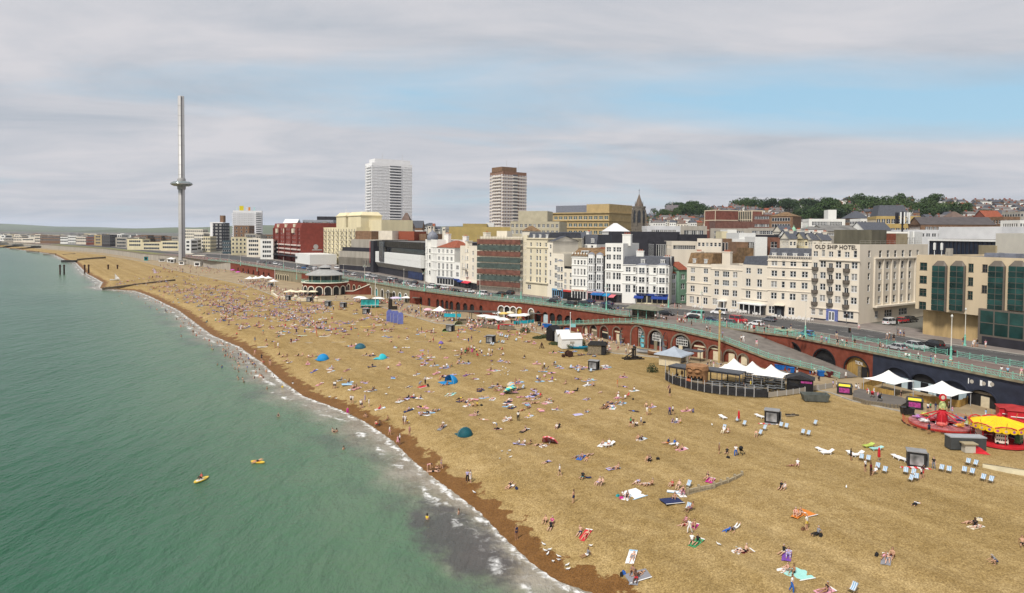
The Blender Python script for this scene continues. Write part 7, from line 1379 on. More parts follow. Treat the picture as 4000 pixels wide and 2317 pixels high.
def boat(label,p,rz,L,W,h,hm,im,upright=.0,cat='boat',name='rowing_boat'):
 t=thing(name,label,cat,p,rz);n=10;mb=MB();inn=MB();vs=[];iv=[]
 for k in range(n+1):
  s_=k/n;w=W/2*sin(pi*min(.97,max(.06,s_*.86+.1)))**.7;sh=h*(1+.25*(2*s_-1)**2);x=L*(s_-.5)
  sec=[(x,-w,sh),(x,-w*.85,sh*.45),(x,-w*.25,.0),(x,w*.25,.0),(x,w*.85,sh*.45),(x,w,sh)];vs+=sec;iv+=[(x*.97,y*.9,max(z,.12)+(.02 if z>h*.9 else .06)) for x,y,z in sec]
 fs=[(k*6+j,(k+1)*6+j,(k+1)*6+j+1,k*6+j+1) for k in range(n) for j in range(5)]+[(0,1,2,3,4,5),tuple(n*6+j for j in (5,4,3,2,1,0))]
 mb.add(vs,fs);inn.add(iv,[tuple(reversed(f)) for f in fs[:-2]]);a=obj('hull',mb,t,mt=hm);b=obj('inside',inn,t,mt=im);th=[]
 for s_ in (-.2,.1,.3):th.append(obj('thwart',MB().box(L*s_-.12,L*s_+.12,-W*.40,W*.40,h*.72,h*.78),t,mt=gwd))
 if upright:
  t.rotation_euler=(0,-pi/2,0);t.rotation_mode='QUATERNION';t.rotation_quaternion=Quaternion((0,0,1),rz) @ Quaternion((0,1,0),-pi/2+upright)
 return t
steelb=mat('boat_grey',(.13,.15,.17),.6,.15,1);cyanb=mat('boat_cyan',(.13,.40,.46),.55,.1,1);brownb=mat('boat_brown',(.22,.12,.06),.6,.2,1)
for x,y,yt,hm,im,lab in ((1092,352,205,steelb,mat('boat_inside_grey',(.10,.11,.12),.7,.2,1),'dark grey boat stood on end by the first fan window arch'),(1300,395,240,cyanb,mat('boat_inside_cyan',(.16,.44,.50),.6,.1,1),'light blue boat stood on end between the fan window arches'),(1515,440,250,mat('boat_blue_grey',(.15,.20,.26),.6,.15,1),steelb,'blue grey boat stood on end between fan window arches')):
 p=at(*zG(x,y),LZ);L=zat(*zG(x,yt),p.y)-LZ;t=boat(lab,(p.x,p.y,LZ+L/2),road_dir(p)+pi/2+pi,L,1.8,.6,hm,im,.12,name='standing_boat')
boat('grey and blue rowing boat on the esplanade',at(*zG(1318,455),LZ),RAD(-18),4.8,1.8,.9,mat('boat_pale',(.42,.44,.46),.6,.15,1),steelb);boat('white topped brown clinker boat beside the kiosk',at(*zG(1425,475),LZ),RAD(-24),4.6,1.8,.95,brownb,mat('boat_cream',(.55,.46,.34),.6,.1,1));boat('bright blue canoe lying by the white sheds',at(*zG(648,412),LZ-.1),RAD(-8),5.4,1.2,.7,mat('canoe_blue',(.01,.22,.38),.5,.1,1),mat('canoe_inside',(.02,.30,.45),.5,.1,1),name='canoe');boat('red boat stored in front of the middle fan arch',at(*zG(1440,400),LZ),RAD(-22),4.0,1.6,.8,mat('boat_red',(.30,.03,.03),.6,.1,1),brownb)
t=thing('capstan_winch','black timber capstan winch on the sand','winch',onb(*zG(1190,510)),RAD(10));tim=mat('tarred_timber',(.028,.022,.017),.9,.3,2)
for y in (-.8,.8):obj('sleeper',MB().box(-2.6,2.6,y-.15,y+.15,0,.3),t,mt=tim);obj('brace',MB().tube((-2.0,y,.2),(0,y,1.6),.12,n=5),t,mt=tim)
obj('crossbar',MB().box(-1.2,-.9,-1.2,1.2,.3,.55).box(1.2,1.5,-1.2,1.2,.3,.55),t,mt=tim);obj('drum',MB().lathe([(.55,.3),(.35,.8),(.3,2.0),(.5,2.6),(0,2.6)],10),t,mt=tim);obj('upright',MB().box(.25,.5,-.7,-.45,0,3.0).box(.25,.5,.45,.7,0,3.0).box(.2,.55,-.8,.8,2.9,3.15),t,mt=tim)
t=thing('cable_drum','rusty cable drum and chain on the sand','winch drum',onb(*zG(560,488)),RAD(25));obj('drum',MB().tube((0,-.6,.75),(0,.6,.75),.5,n=12),t,mt=rustm);
for y in (-.65,.65):obj('flange',MB().tube((0,y-.06,.75),(0,y+.06,.75),.85,n=14),t,mt=rustm)
obj('roller',MB().tube((-1.6,-.3,.4),(-1.6,.3,.4),.4,n=10),t,mt=rustm);obj('chain',MB().path([(.6,0,.2),(1.6,.1,.08),(2.8,-.1,.06),(4.2,.2,.1)],.07,4),t,mt=rustm)
t=thing('rusty_anchor','rusty iron winch gear standing on the sand','winch',onb(*zG(292,405)),0);obj('gear',MB().tube((-.1,0,.9),(.1,0,.9),.75,n=10),t,mt=rustm);obj('frame',MB().tube((-.6,-.5,0),(0,0,1.6),.1,n=5).tube((.6,-.5,0),(0,0,1.6),.1,n=5).tube((0,.7,0),(0,0,1.6),.1,n=5),t,mt=rustm)
bushm=mat('bush_leaf',(.045,.060,.022),.85,.45,2)
def bush(label,p,r,h):
 t=thing('bush',label,'bush',p);q=np.random.default_rng(int(abs(p.x*100)));vs=[];fs=[]
 for _ in range(420):
  d=q.normal(size=3);d[2]=abs(d[2]);d /= np.linalg.norm(d);rr_=(q.random()**.3);c=d*rr_*np.array([r,r,h]);s_=q.uniform(.10,.2)*r*.55;n=d+q.normal(size=3)*.5;n /= np.linalg.norm(n);a=np.cross(n,q.normal(size=3));a /= np.linalg.norm(a);b_=np.cross(n,a);o=len(vs);vs+=[tuple(c+a*s_*1.6),tuple(c+b_*s_*.6),tuple(c-a*s_*1.6),tuple(c-b_*s_*.6)];fs.append((o,o+1,o+2,o+3))
 me=bpy.data.meshes.new('foliage');me.from_pydata(vs,[],fs);me.materials.append(bushm);obj('foliage',me,t);mb=MB()
 for k in range(5):a=k*1.26;mb.tube((0,0,-.05),(r*.5*cos(a),r*.5*sin(a),h*.7),.04,.015,5)
 obj('stem',mb,t,mt=bark)
for x,y,r,h,lab in ((128,248,1.7,1.7,'round dark bush by the esplanade bins'),(565,408,1.5,1.7,'bush beside the blue canoe'),(678,385,1.7,2.2,'tall bush against the white shed'),(742,432,1.0,1.3,'small bush beside the stone hut'),(1378,635,1.4,2.0,'spiky lone bush on the open sand'),(320,300,1.6,1.0,'low spreading bush beside the black net hut'),(255,305,1.8,.6,'trailing low shrub on the sand'),(420,365,1.8,.7,'dry brown shrub beside the white sheds')):bush(lab,at(*zG(x,y),LZ-.1),r,h)
rred=mat('ride_red',(.50,.02,.03),.4,.12,2);rpink=mat('ride_pink',(.42,.17,.18),.6,.3,2);rmesh=mat('mesh_red',(.55,.10,.06),.7,.2,2)
def plane_ride():
 p=at(*zF(1710,905),LZ);t=thing('childrens_ride','childrens plane ride with red tower and sloping arms','fairground ride',p,scale=.8);R_=5.9;obj('platform',MB().lathe([(R_,0),(R_,.5),(R_*.97,.55),(0,.55)],36),t,mt=rpink);obj('skirt',MB().lathe([(R_*1.01,.02),(R_*1.01,.3)],36),t,mt=rred)
 for k in range(24):a=2*pi*k/24;obj('deck_board',MB().box(1.2,R_*.96,-.5,.5,.56,.58),t,(0,0,0),a,mt=[rpink,mat('ride_plum',(.25,.10,.12),.6,.2)][k % 2])
 obj('tower',MB().lathe([(1.0,.55),(.95,2.2),(.65,3.0),(.8,3.4),(.4,4.4),(0,4.5)],12),t,mt=rred);obj('crown',MB().lathe([(.85,3.3),(.6,4.3),(.35,4.8),(0,4.9)],8),t,mt=mat('ride_rainbow',(.35,.40,.16),.5,.8,1.6));obj('disc',MB().tube((0,-.1,5.6),(0,.1,5.6),.75,n=18),t,mt=rred);obj('disc_face',MB().tube((0,-.14,5.6),(0,-.1,5.6),.4,n=14),t,mt=mat('face_white',(.7,.62,.5),.5,.2));obj('rod',MB().tube((0,0,4.8),(0,0,5.2),.1,n=6),t,mt=rred)
 cols=[(.10,.22,.45),(.55,.25,.42),(.50,.52,.12),(.45,.20,.50),(.62,.62,.60),(.55,.12,.10),(.60,.30,.05),(.35,.45,.20)]
 for k in range(8):
  a=2*pi*k/8+.2;r1=4.2;arm=obj('arm',MB().tube((.8,0,2.7),(r1,0,1.25),.13,.10,6).tube((.9,0,1.0),(r1,0,1.15),.07,n=5),t,(0,0,0),a,mt=rred)
  pl_=obj('plane_car',MB().sphere((0,0,.35),.42,1.0,.4,8,5).box(-1.0,1.0,-.2,.25,.28,.36).box(-.4,.4,.8,1.0,.4,.48).box(-.04,.04,.75,1.0,.4,.95),t,(r1*cos(a),r1*sin(a),.75),a,mt=mat('plane_%d' % k,cols[k],.4,.3,2));obj('propeller',MB().box(-.5,.5,-.03,.03,-.05,.05),pl_,(0,-1.0,.35),mt=wtp)
 pts=[p+Vector((5.6*cos(a),5.6*sin(a),0)) for a in [pi*(.86+k*.0785) for k in range(18)]]
 f=thing('mesh_fence','red safety mesh fence around the plane ride','fence',p)
 for i,(a,b) in enumerate(zip(pts,pts[1:])):
  d=b-a;mb=MB();L=d.length
  for z in (.1,.45,.8,1.1):mb.box(0,L,-.015,.015,z-.02,z+.02)
  for k in range(7):mb.box(L*k/6-.015,L*k/6+.015,-.012,.012,.1,1.1)
  obj('mesh_panel',mb,f,a-p,atan2(d.y,d.x),mt=rmesh);obj('foot',MB().box(-.3,.3,-.12,.12,0,.1),f,a-p,atan2(d.y,d.x),mt=bkp)
plane_ride()
def carousel():
 p=at(*zF(2265,1075),LZ);t=thing('toy_carousel','yellow topped roundabout with scalloped valance and toy buses','fairground ride',p,scale=.72);R_=5.3;yel=mat('carousel_yellow',(.78,.50,.01),.5,.1,1)
 obj('platform',MB().lathe([(R_*1.0,0),(R_*1.0,.45),(R_*.95,.5),(0,.5)],36),t,mt=rred);n=24;zt_=3.9
 for k in range(n):a0,a1=2*pi*k/n,2*pi*(k+1)/n;obj('canopy_panel',MB().add([(R_*cos(a0),R_*sin(a0),zt_),(R_*cos(a1),R_*sin(a1),zt_),(.5*cos(a1),.5*sin(a1),zt_+1.5),(.5*cos(a0),.5*sin(a0),zt_+1.5),(R_*.6*cos((a0+a1)/2),R_*.6*sin((a0+a1)/2),zt_+.48)],[(0,1,4),(1,2,4),(2,3,4),(3,0,4)]),t,mt=yel)
 obj('finial',MB().lathe([(.5,zt_+1.45),(.4,zt_+1.9),(.0,zt_+2.3)],8),t,mt=rred)
 for k in range(n):
  a=2*pi*(k+.5)/n;w=R_*2*pi/n/2;pts=[(w*cos(pi*j/8),-.55-.35*sin(pi*j/8)) for j in range(9)];v=obj('valance',MB().add([(w,-.02,0),(-w,-.02,0)]+[(x,-.02,z) for x,z in reversed(pts)],[tuple(range(11))]),t,(R_*1.0*cos(a),R_*1.0*sin(a),zt_+.05),a+pi/2,mt=yel);obj('medallion',MB().tube((0,-.06,-.4),(0,-.03,-.4),.26,n=10),v,mt=mat('medallion_%d' % (k % 3),[(.45,.10,.30),(.62,.45,.30),(.30,.12,.35)][k % 3],.5,.3,4))
 for k in range(8):a=2*pi*(k+.5)/8;obj('crest',MB().path([(R_*cos(a-.35),R_*sin(a-.35),zt_+.1),(R_*cos(a-.15),R_*sin(a-.15),zt_+.45),(R_*cos(a+.15),R_*sin(a+.15),zt_+.45),(R_*cos(a+.35),R_*sin(a+.35),zt_+.1)],.14,5),t,mt=rred);obj('post',MB().tube((R_*.93*cos(a),R_*.93*sin(a),.5),(R_*.93*cos(a),R_*.93*sin(a),zt_),.06,n=6),t,mt=rred);obj('flag_rod',MB().tube((R_*cos(a),R_*sin(a),zt_),(R_*1.12*cos(a),R_*1.12*sin(a),zt_+1.5),.05,n=5),t,mt=wood)
 obj('centre_column',MB().lathe([(1.1,.5),(.9,2),(1.2,zt_)],12),t,mt=mat('maroon',(.14,.02,.02),.5,.2))
 for k,a in enumerate((-2.05,-.9,.3,1.6,2.7)):
  c=(R_*.66*cos(a),R_*.66*sin(a),.55);m=[mat('toy_cream',(.72,.68,.58),.5,.05),mat('toy_green',(.05,.16,.06),.5,.2),mat('toy_blue',(.05,.1,.3),.5,.2),rred,mat('toy_cream',(.72,.68,.58))][k];b_=obj('toy_bus',MB().box(-1.1,1.1,-.45,.45,.25,1.15).box(-1.0,1.0,-.42,.42,1.15,2.1),t,c,a+pi/2,mt=m)
  for j in range(5):obj('window',MB().box(-.95+j*.38,-.68+j*.38,-.47,-.45,.75,1.05),b_,mt=gdark);obj('window',MB().box(-.92+j*.37,-.66+j*.37,-.44,-.42,1.55,1.9),b_,mt=gdark)
  for x in (-.7,.7):obj('wheel',MB().tube((x,-.5,.25),(x,-.4,.25),.25,n=10),b_,mt=tyre)
carousel()
t=thing('generator_box','grey container box beside the yellow roundabout','box',at(*zF(1950,1140),LZ),RAD(-4));obj('casing',MB().box(-2.5,2.4,-.6,1.0,0,1.7),t,mt=mat('box_dark',(.055,.06,.062),.6,.2,1));obj('lid',MB().box(-2.55,2.45,-.65,1.05,1.7,1.85),t,mt=mat('box_lid',(.33,.35,.37),.5,.1))
t=thing('ticket_booth','small pale booth with stone coloured top beside the container box','booth',at(*zF(1970,1172),LZ-.1),RAD(-4));obj('walls',MB().box(-.7,.7,-.5,.5,0,1.2),t,mt=mat('booth_pale',(.50,.47,.40),.7,.1));obj('top',MB().box(-.95,.95,-.7,.7,1.2,1.35),t,mt=khaki)
t=thing('folded_tarpaulin','red tarpaulin heap on the sand by the booth','tarpaulin',onb(*zF(2070,1180)),RAD(-20));obj('sheet',MB().add([(-1.1,-.5,0),(1.3,-.6,0),(1.2,.6,0),(-.9,.6,0),(-.7,-.1,1.15),(.2,.0,.75),(.9,.1,.25)],[(0,1,6,5),(0,5,4),(0,4,3),(3,4,5),(3,5,6,2),(1,2,6)]),t,mt=rred)
for i,(x,y) in enumerate(((2375,800),(2460,830))):t=thing('red_booth',['red stall behind the yellow roundabout','second red stall by the stairs'][i],'stall',at(*zF(x+20,y+40),LZ),RAD(-25));obj('walls',MB().box(-2,2,-1.4,1.4,0,1.9),t,mt=rred);obj('roof',MB().add([(-2.2,-1.6,1.9),(2.2,-1.6,1.9),(2.2,1.6,1.9),(-2.2,1.6,1.9),(0,0,2.4)],[(0,1,4),(1,2,4),(2,3,4),(3,0,4)]),t,mt=mat('stall_roof',(.36,.03,.03),.6,.15,1));obj('counter',MB().box(-1.6,1.6,-1.6,-1.4,.9,1.0),t,mt=wtp)
def hire_box(label,p,rz,poster):
 t=thing('hire_kiosk',label,'kiosk',p,rz);b=mat('kiosk_black',(.02,.02,.022),.6,.15);obj('shell',MB().box(-1.1,1.1,-.9,-.82,0,2.0).box(-1.1,-1.02,-.82,.9,0,2.0).box(1.02,1.1,-.82,.9,0,2.0).box(-1.02,1.02,.82,.9,0,2.0),t,mt=b);obj('roof',MB().box(-1.2,1.2,-1.0,1.0,2.0,2.1),t,mt=mat('kiosk_roof_grey',(.25,.25,.25),.7,.2));obj('poster',MB().box(-.8,.8,-.94,-.9,.3,1.7),t,mt=poster);obj('hatch_door',MB().box(1.1,1.16,-.9,.5,0,1.9),t,(0,0,0),.5,mt=mat('hatch_grey',(.22,.23,.23),.6,.15));obj('mat_board',MB().box(-.9,.7,-1.6,-1.0,0,.06),t,mt=mat('hatch_grey',(.22,.23,.23)))
pw=mat('poster_bw',(.26,.26,.26),.6,.75,.9,detail=1)
for i,(zf,x,y) in enumerate(((zF,1455,1305),(zI,1620,940),(zG,805,612),(zD,960,1248),(zD,572,1188),(zC,400,1245),(zO,1140,140),(zD,1110,1262),(zD,1335,1325),(zD,780,1205),(zD,395,1060))):
 hire_box(['black hire kiosk with figure poster beside stacked loungers','black hire kiosk with portrait poster on the open sand','black hire kiosk with seabird poster by the lone bush','black hire kiosk with square poster near the teal kiosk','black hire kiosk beside the curved cafe wall','black hire kiosk with small green tent next to it','black hire kiosk with drinks cart among deck chairs','black hire kiosk with pink top among the sunbathers','small hire kiosk with red items near the feather banners','red and black hire kiosk below the cafe wall','black hire kiosk near the far flagpole'][i],onb(*zf(x,y)),RAD(-25),pw)
def stripe(name,c1,c2,f=7.0,axis=0):
 if name in MATS:return MATS[name]
 m=bpy.data.materials.new(name);m.use_nodes=True;N=m.node_tree.nodes;L=m.node_tree.links;tc=N.new('ShaderNodeTexCoord');sp=N.new('ShaderNodeSeparateXYZ');L.new(tc.outputs['Object'],sp.inputs[0]);mu=N.new('ShaderNodeMath');mu.operation='MULTIPLY';dv(mu,1,f);L.new(sp.outputs[axis],mu.inputs[0]);fr=N.new('ShaderNodeMath');fr.operation='FRACT';L.new(mu.outputs[0],fr.inputs[0]);gt=N.new('ShaderNodeMath');gt.operation='GREATER_THAN';dv(gt,1,.5);L.new(fr.outputs[0],gt.inputs[0]);mx=N.new('ShaderNodeMix');mx.data_type='RGBA';dv(mx,6,(*c1,1));dv(mx,7,(*c2,1));L.new(gt.outputs[0],mx.inputs[0]);L.new(mx.outputs[2],N['Principled BSDF'].inputs['Base Color']);N['Principled BSDF'].inputs['Roughness'].default_value=.85;MATS[name]=m;return m
dst=stripe('deck_stripe',(.16,.33,.50),(.58,.62,.66),5)
def deck_proto():
 t=thing('deck_chair','x','deck chair');wm2=mat('beech',(.33,.22,.11),.7,.2,3);mb=MB()
 for x in (-.34,.34):mb.tube((x,-.55,.0),(x,.5,.98),.028,n=4).tube((x,.55,.0),(x,-.45,.48),.028,n=4)
 mb.tube((-.34,.5,.97),(.34,.5,.97),.028,n=4).tube((-.34,-.45,.47),(.34,-.45,.47),.028,n=4).tube((-.34,-.53,.02),(.34,-.53,.02),.02,n=4).tube((-.34,.55,.02),(.34,.55,.02),.02,n=4);obj('frame',mb,t,mt=wm2);pts=[(-.46,.47),(-.3,.34),(-.1,.27),(.1,.34),(.3,.58),(.5,.97)];s_=MB()
 for (y0,z0),(y1,z1) in zip(pts,pts[1:]):s_.quad((-.3,y0,z0),(.3,y0,z0),(.3,y1,z1),(-.3,y1,z1))
 obj('sling',s_,t,mt=dst);return t
DK=deck_proto();dkn=[0]
def deck(p,rz,label='blue and white striped deck chair on the open sand',group='striped deck chairs on the beach'):
 c=DK if dkn[0]==0 else clone(DK);c.scale=(.88,)*3;dkn[0]+=1;c.location=p;c.rotation_euler=(0,0,rz);c['label']=label;c['group']=group;return c
for zf,x,y,n in ((zF,150,940,2),(zF,458,912,1),(zF,365,1010,2),(zF,950,1262,2),(zF,1145,1382,1),(zF,1075,1345,1),(zF,1390,1400,2),(zF,1455,1452,1),(zF,1400,1465,1),(zF,1740,1372,2),(zF,2000,1308,2),(zF,1965,1392,2),(zF,2150,1468,2),(zI,1185,940,1),(zI,1275,990,1),(zI,1030,1040,1),(zI,1525,1045,1),(zI,1470,1105,1),(zG,645,640,1),(zG,770,640,1),(zG,415,570,1),(zG,100,808,1),(zQ,1730,515,1),(zQ,1725,745,1),(zO,1490,120,1),(zO,985,150,1),(zO,1150,178,2),(zO,1300,150,2),(zO,1350,75,2),(zO,1280,55,2),(zR,830,1455,1),(zO,2360,555,1),(zO,2255,505,1),(zO,1580,790,1)):
 p=onb(*zf(x,y));a=RAD(-48)+random.uniform(-.15,.15)
 for k in range(n):q=p+Vector((cos(a),sin(a),0))*(k-(n-1)/2)*.85;q.z=float(beach_z([[q.x,q.y]])[0][0]);deck(q,a+random.uniform(-.1,.1))
def lounger(label,p,rz,m,back=.55,group=None):
 t=thing('sun_lounger',label,'sun lounger',p,rz,group)
 for k in range(6):obj('slat',MB().box(-.32,.32,-.95+k*.2,-.79+k*.2,.30,.34),t,mt=m)
 bk=obj('backrest',MB().box(-.32,.32,0,.72,-.02,.03),t,(0,.25,.32),mt=m);bk.rotation_euler=(back,0,0);obj('rail',MB().box(-.36,-.32,-1.0,.3,.26,.36).box(.32,.36,-1.0,.3,.26,.36),t,mt=m)
 for x in (-.3,.3):
  for y in (-.75,.3):obj('leg',MB().tube((x,y,0),(x,y+.08,.3),.04,n=5),t,mt=m)
plast=mat('plastic_white',(.80,.80,.79),.4,.04)
for i,(zf,x,y,n,b_) in enumerate(((zF,530,1170,1,.1),(zF,585,1195,1,.6),(zF,820,1205,1,.1),(zF,885,1215,1,.6),(zF,1270,1240,1,.05),(zF,1320,1255,1,.05),(zI,1015,895,1,.1),(zI,1470,885,1,.1),(zF,990,1125,1,.3),(zF,1070,1155,1,.3),(zQ,955,110,1,.5))):
 m=plast if i not in (8,9) else mat('lounger_lime' if i==8 else 'lounger_aqua',(.45,.55,.10) if i==8 else (.35,.62,.60),.5,.2,2)
 lounger(['white lounger lying flat beside the raised one','white lounger with raised back and sunbather','white lounger lying flat behind the standing guard','white lounger with raised back near the red parasol','white lounger first of the stack by the hire kiosk','white lounger last of the stack by the hire kiosk','lone white lounger near the folded red parasol','white lounger beside the portrait hire kiosk','lime green lounger with towel','aqua edged lounger with towel','white lounger with red towel and blue cushion'][i],onb(*zf(x,y)),RAD(-70)+random.uniform(-.3,.3)+ (pi/2 if i in (0,2,4,5,6,7) else 0),m,b_)
for i,(zf,x,y) in enumerate(((zF,1090,1262),(zI,1213,940))):t=thing('folded_parasol',['folded red parasol stuck in the sand near the deck chairs','folded red parasol beside the lone lounger'][i],'parasol',onb(*zf(x,y)));obj('canopy',MB().lathe([(.05,.5),(.2,.6),(.16,1.6),(.03,1.95),(0,1.95)],10),t,mt=rred);obj('pole',MB().tube((0,0,0),(0,0,2.1),.03,n=6),t,mt=plm)
for i,(zf,x,y,s_) in enumerate(((zF,1440,1330,1.2),(zI,1570,965,1.0))):t=thing('red_flag_cloth',['red and white cloth spread below the hire kiosk','red and white cloth below the portrait kiosk'][i],'cloth',onb(*zf(x,y))+Vector((0,0,.03)),RAD(-10));obj('sheet',MB().add([(-1.6*s_,-.25,0),(-.4,-.4,.05),(1.7*s_,-.3,0),(1.6*s_,.2,.02),(.2,.35,.06),(-1.3*s_,.3,0)],[tuple(range(6))]),t,mt=stripe('red_white',(.6,.03,.04),(.75,.70,.68),1.2))
def groyne(label,pts,h,w,m,piles=True,name='groyne'):
 t=thing(name,label,'groyne',pts[0]);o=pts[0];st=resample(pts,2.0)
 for i,q in enumerate(st):
  if piles:obj('pile',MB().box(-.14,.14,-.14,.14,-.8,h+.25),t,q-o,mt=m)
  if i:
   a=st[i-1];d=q-a
   for k in range(2):e=obj('plank',MB().box(.05,d.length-.05,-w/2,w/2,h*k/2+.02,h*(k+1)/2-.03),t,a-o,mt=m);e.rotation_euler=(0,-atan2(d.z,d.xy.length),atan2(d.y,d.x))
gp=[onb(*zQ(x,y)) for x,y in ((1725,590),(1835,555),(1985,520),(2120,468),(2260,395))];gp=[q+Vector((0,0,-.1-.10*i)) for i,q in enumerate(gp)]
groyne('half buried weathered timber groyne on the beach',gp,.8,.2,mat('pale_timber',(.33,.28,.19),.9,.3,3))
groyne('long timber groyne running to the sea near the far swimmers',[at(*zE(x,y),z) for x,y,z in ((1005,838,.1),(1150,822,.6),(1330,800,1.2),(1520,775,1.8),(1720,752,2.3))],1.3,1.2,mat('groyne_dark',(.15,.12,.085),.9,.3,.5),False)
groyne('dark concrete groyne by the iron piles',[at(*zE(x,y),z) for x,y,z in ((612,566,.2),(750,566,.5))],2.2,3.0,mat('groyne_black',(.03,.03,.028),.9,.3,.5),False);groyne('far brown groyne behind the iron piles',[at(*zE(x,y),z) for x,y,z in ((758,552,.6),(900,540,1.5),(1040,530,2.2))],2.2,1.5,mat('groyne_dark',(.15,.12,.085)),False)
for i,(a,b,yy,y2) in enumerate(((100,180,437,436),(265,380,463,470),(430,545,492,490),(620,740,498,488))):groyne('low groyne on the far shore',[at(*zE(a,yy),.3),at(*zE(b,y2),1.6)],1.4,2.0,mat('groyne_dark',(.15,.12,.085)),False)
for o_ in [o for o in col.objects if o.get('label')=='low groyne on the far shore']:o_['group']='low groynes on the far shore'
for i,(x,y,yt) in enumerate(((591,688,590),(631,686,590),(833,676,588),(872,674,588),(1064,636,588),(1155,634,590))):
 p=at(*zE(x,y),0 if i<4 else 1.8);h=zat(*zE(x,yt),p.y)-p.z;t=thing('iron_pile','rusty iron pier pile standing in the sea' if i<2 else ('rusty iron pier pile at the waterline' if i<4 else 'rusty iron pile stub on the far sand'),'pile',p,0,'remains of the old pier');obj('shaft',MB().tube((0,0,-2),(0,0,h),.55,n=10),t,mt=rustm);obj('collar',MB().tube((0,0,h-1.2),(0,0,h-.4),.7,n=10),t,mt=rustm)
for i,(x,y,yt,m) in enumerate(((1130,745,675,canv),(1510,688,622,lilac))):
 p=at(*zE(x,y),1.6);h=zat(*zE(x,yt),p.y)-p.z;t=boat(['white sailed dinghy drawn up on the sand','lilac sailed dinghy drawn up on the sand'][i],p,.3,5.5,1.8,.7,wtp,wtp,name='sailing_dinghy');obj('mast',MB().tube((0,0,0),(0,0,h),.08,n=5),t,mt=plm);obj('sail',MB().add([(.1,0,1.0),(2.6,.3,1.2),(.1,0,h-.2),(1.4,.35,h*.5)],[(0,1,3),(0,3,2),(1,2,3)]),t,mt=m)
def board(label,p,rz,L,W,m,m2=None,name='paddle_board',tilt=None):
 t=thing(name,label,'board',p,rz);n=12;ring=[(L/2*cos(2*pi*k/20),W/2*sin(2*pi*k/20)*(1-.12*cos(2*pi*k/20))) for k in range(20)];mb=MB();mb.prism(ring,.04,.16);obj('deck',mb,t,mt=m);obj('pad',MB().prism([(x*.55-.2,y*.7) for x,y in ring],.16,.175),t,mt=m2 or greyc);obj('fin',MB().box(-L*.42,-L*.36,-.015,.015,-.08,.04),t,mt=bkp)
 if tilt:t.rotation_euler=tilt
 return t
yelb,redb,whb=mat('board_yellow',(.70,.48,.05),.4,.1,1),mat('board_red',(.60,.06,.03),.4,.1,1),mat('board_white',(.74,.74,.70),.4,.06,1)
BD=[(zN,410,335,whb,'white paddle board lying near the waterline'),(zN,895,195,mat('board_mint',(.55,.68,.52),.4,.1,1),'mint green board below the sunbathers'),(zN,1160,205,whb,'white paddle board with red nose among bathers'),(zM,1540,1000,yelb,'yellow and red kayak on the sand'),(zM,1700,975,whb,'white and lime kayak beyond the yellow one'),(zC,300,1145,redb,'red kayak beside the cafe terrace'),(zC,340,1128,yelb,'yellow kayak of the stack by the terrace'),(zC,330,1115,redb,'second red kayak of the stack by the terrace'),(zC,260,1140,whb,'pale kayak beside the red ones'),(zC,400,1148,whb,'white and red kayak at the end of the rack'),(zC,345,1100,mat('board_mint',(.55,.68,.52)),'mint kayak on top of the stack by the terrace')]
for i,(zf,x,y,m,lab) in enumerate(BD):board(lab,onb(*zf(x,y)),RAD(15)+random.uniform(-.25,.25),3.4 if i<5 else 3.8,.8,m,name='kayak' if 'kayak' in lab else 'paddle_board')
p=onb(*zN(1052,205));board('red and black board standing upright in the sand',(p.x,p.y,p.z+1.6),0,3.3,.8,redb,bkp,tilt=(0,RAD(82),RAD(20)))
for i,(x,y,yt) in enumerate(((1560,1400,1282),(1600,1408,1292),(1628,1415,1292),(1672,1425,1308))):
 p=onb(*zD(x,y));h=zat(*zD(x,yt),p.y)-p.z;t=thing('feather_banner','tall blue violet feather banner standing on the sand','banner',p,RAD(20),'row of blue banners');pts=[(-.9,0),(.9,0),(.95,h*.7),(.8,h*.92),(.3,h),(-.4,h*.96),(-.85,h*.8)];obj('cloth',MB().yprism(pts,-.12,.12),t,mt=mat('banner_violet',(.16,.19,.48),.6,.2,1));obj('pole',MB().tube((-.95,0,0),(-.9,0,h*.8),.05,n=5),t,mt=plm)
t=thing('timber_sculpture','dark chunky bent sculpture behind the blue banners','sculpture',onb(*zD(1595,1285)),0);obj('upright',MB().box(-1.6,-.2,-.6,.6,0,3.6).box(-1.5,-.1,-.6,.6,3.6,4.1),t,mt=tim);obj('arm',MB().box(-.2,1.8,-.6,.6,0,1.5),t,mt=tim)
def dome_tent(label,p,r,h,m,rz,m2=None):
 t=thing('beach_tent',label,'tent',p,rz);mb=MB();n,k2=10,6;vs=[]
 for j in range(k2+1):
  for i in range(n+1):a=pi*1.15*i/n-.2;b_=pi/2*j/k2;vs.append((r*cos(a)*cos(b_),r*sin(a)*cos(b_),h*sin(b_)))
 mb.add(vs,[(j*(n+1)+i,j*(n+1)+i+1,(j+1)*(n+1)+i+1,(j+1)*(n+1)+i) for j in range(k2) for i in range(n)]);obj('shell',mb,t,mt=m,smooth=True);obj('groundsheet',MB().box(-r*.9,r*.9,-r*1.2,r*.7,.02,.05),t,mt=m2 or m);obj('rod',MB().path([(r*cos(a),.02,h*sin(a)) for a in [pi*k/8 for k in range(9)]],.02,4),t,mt=plm)
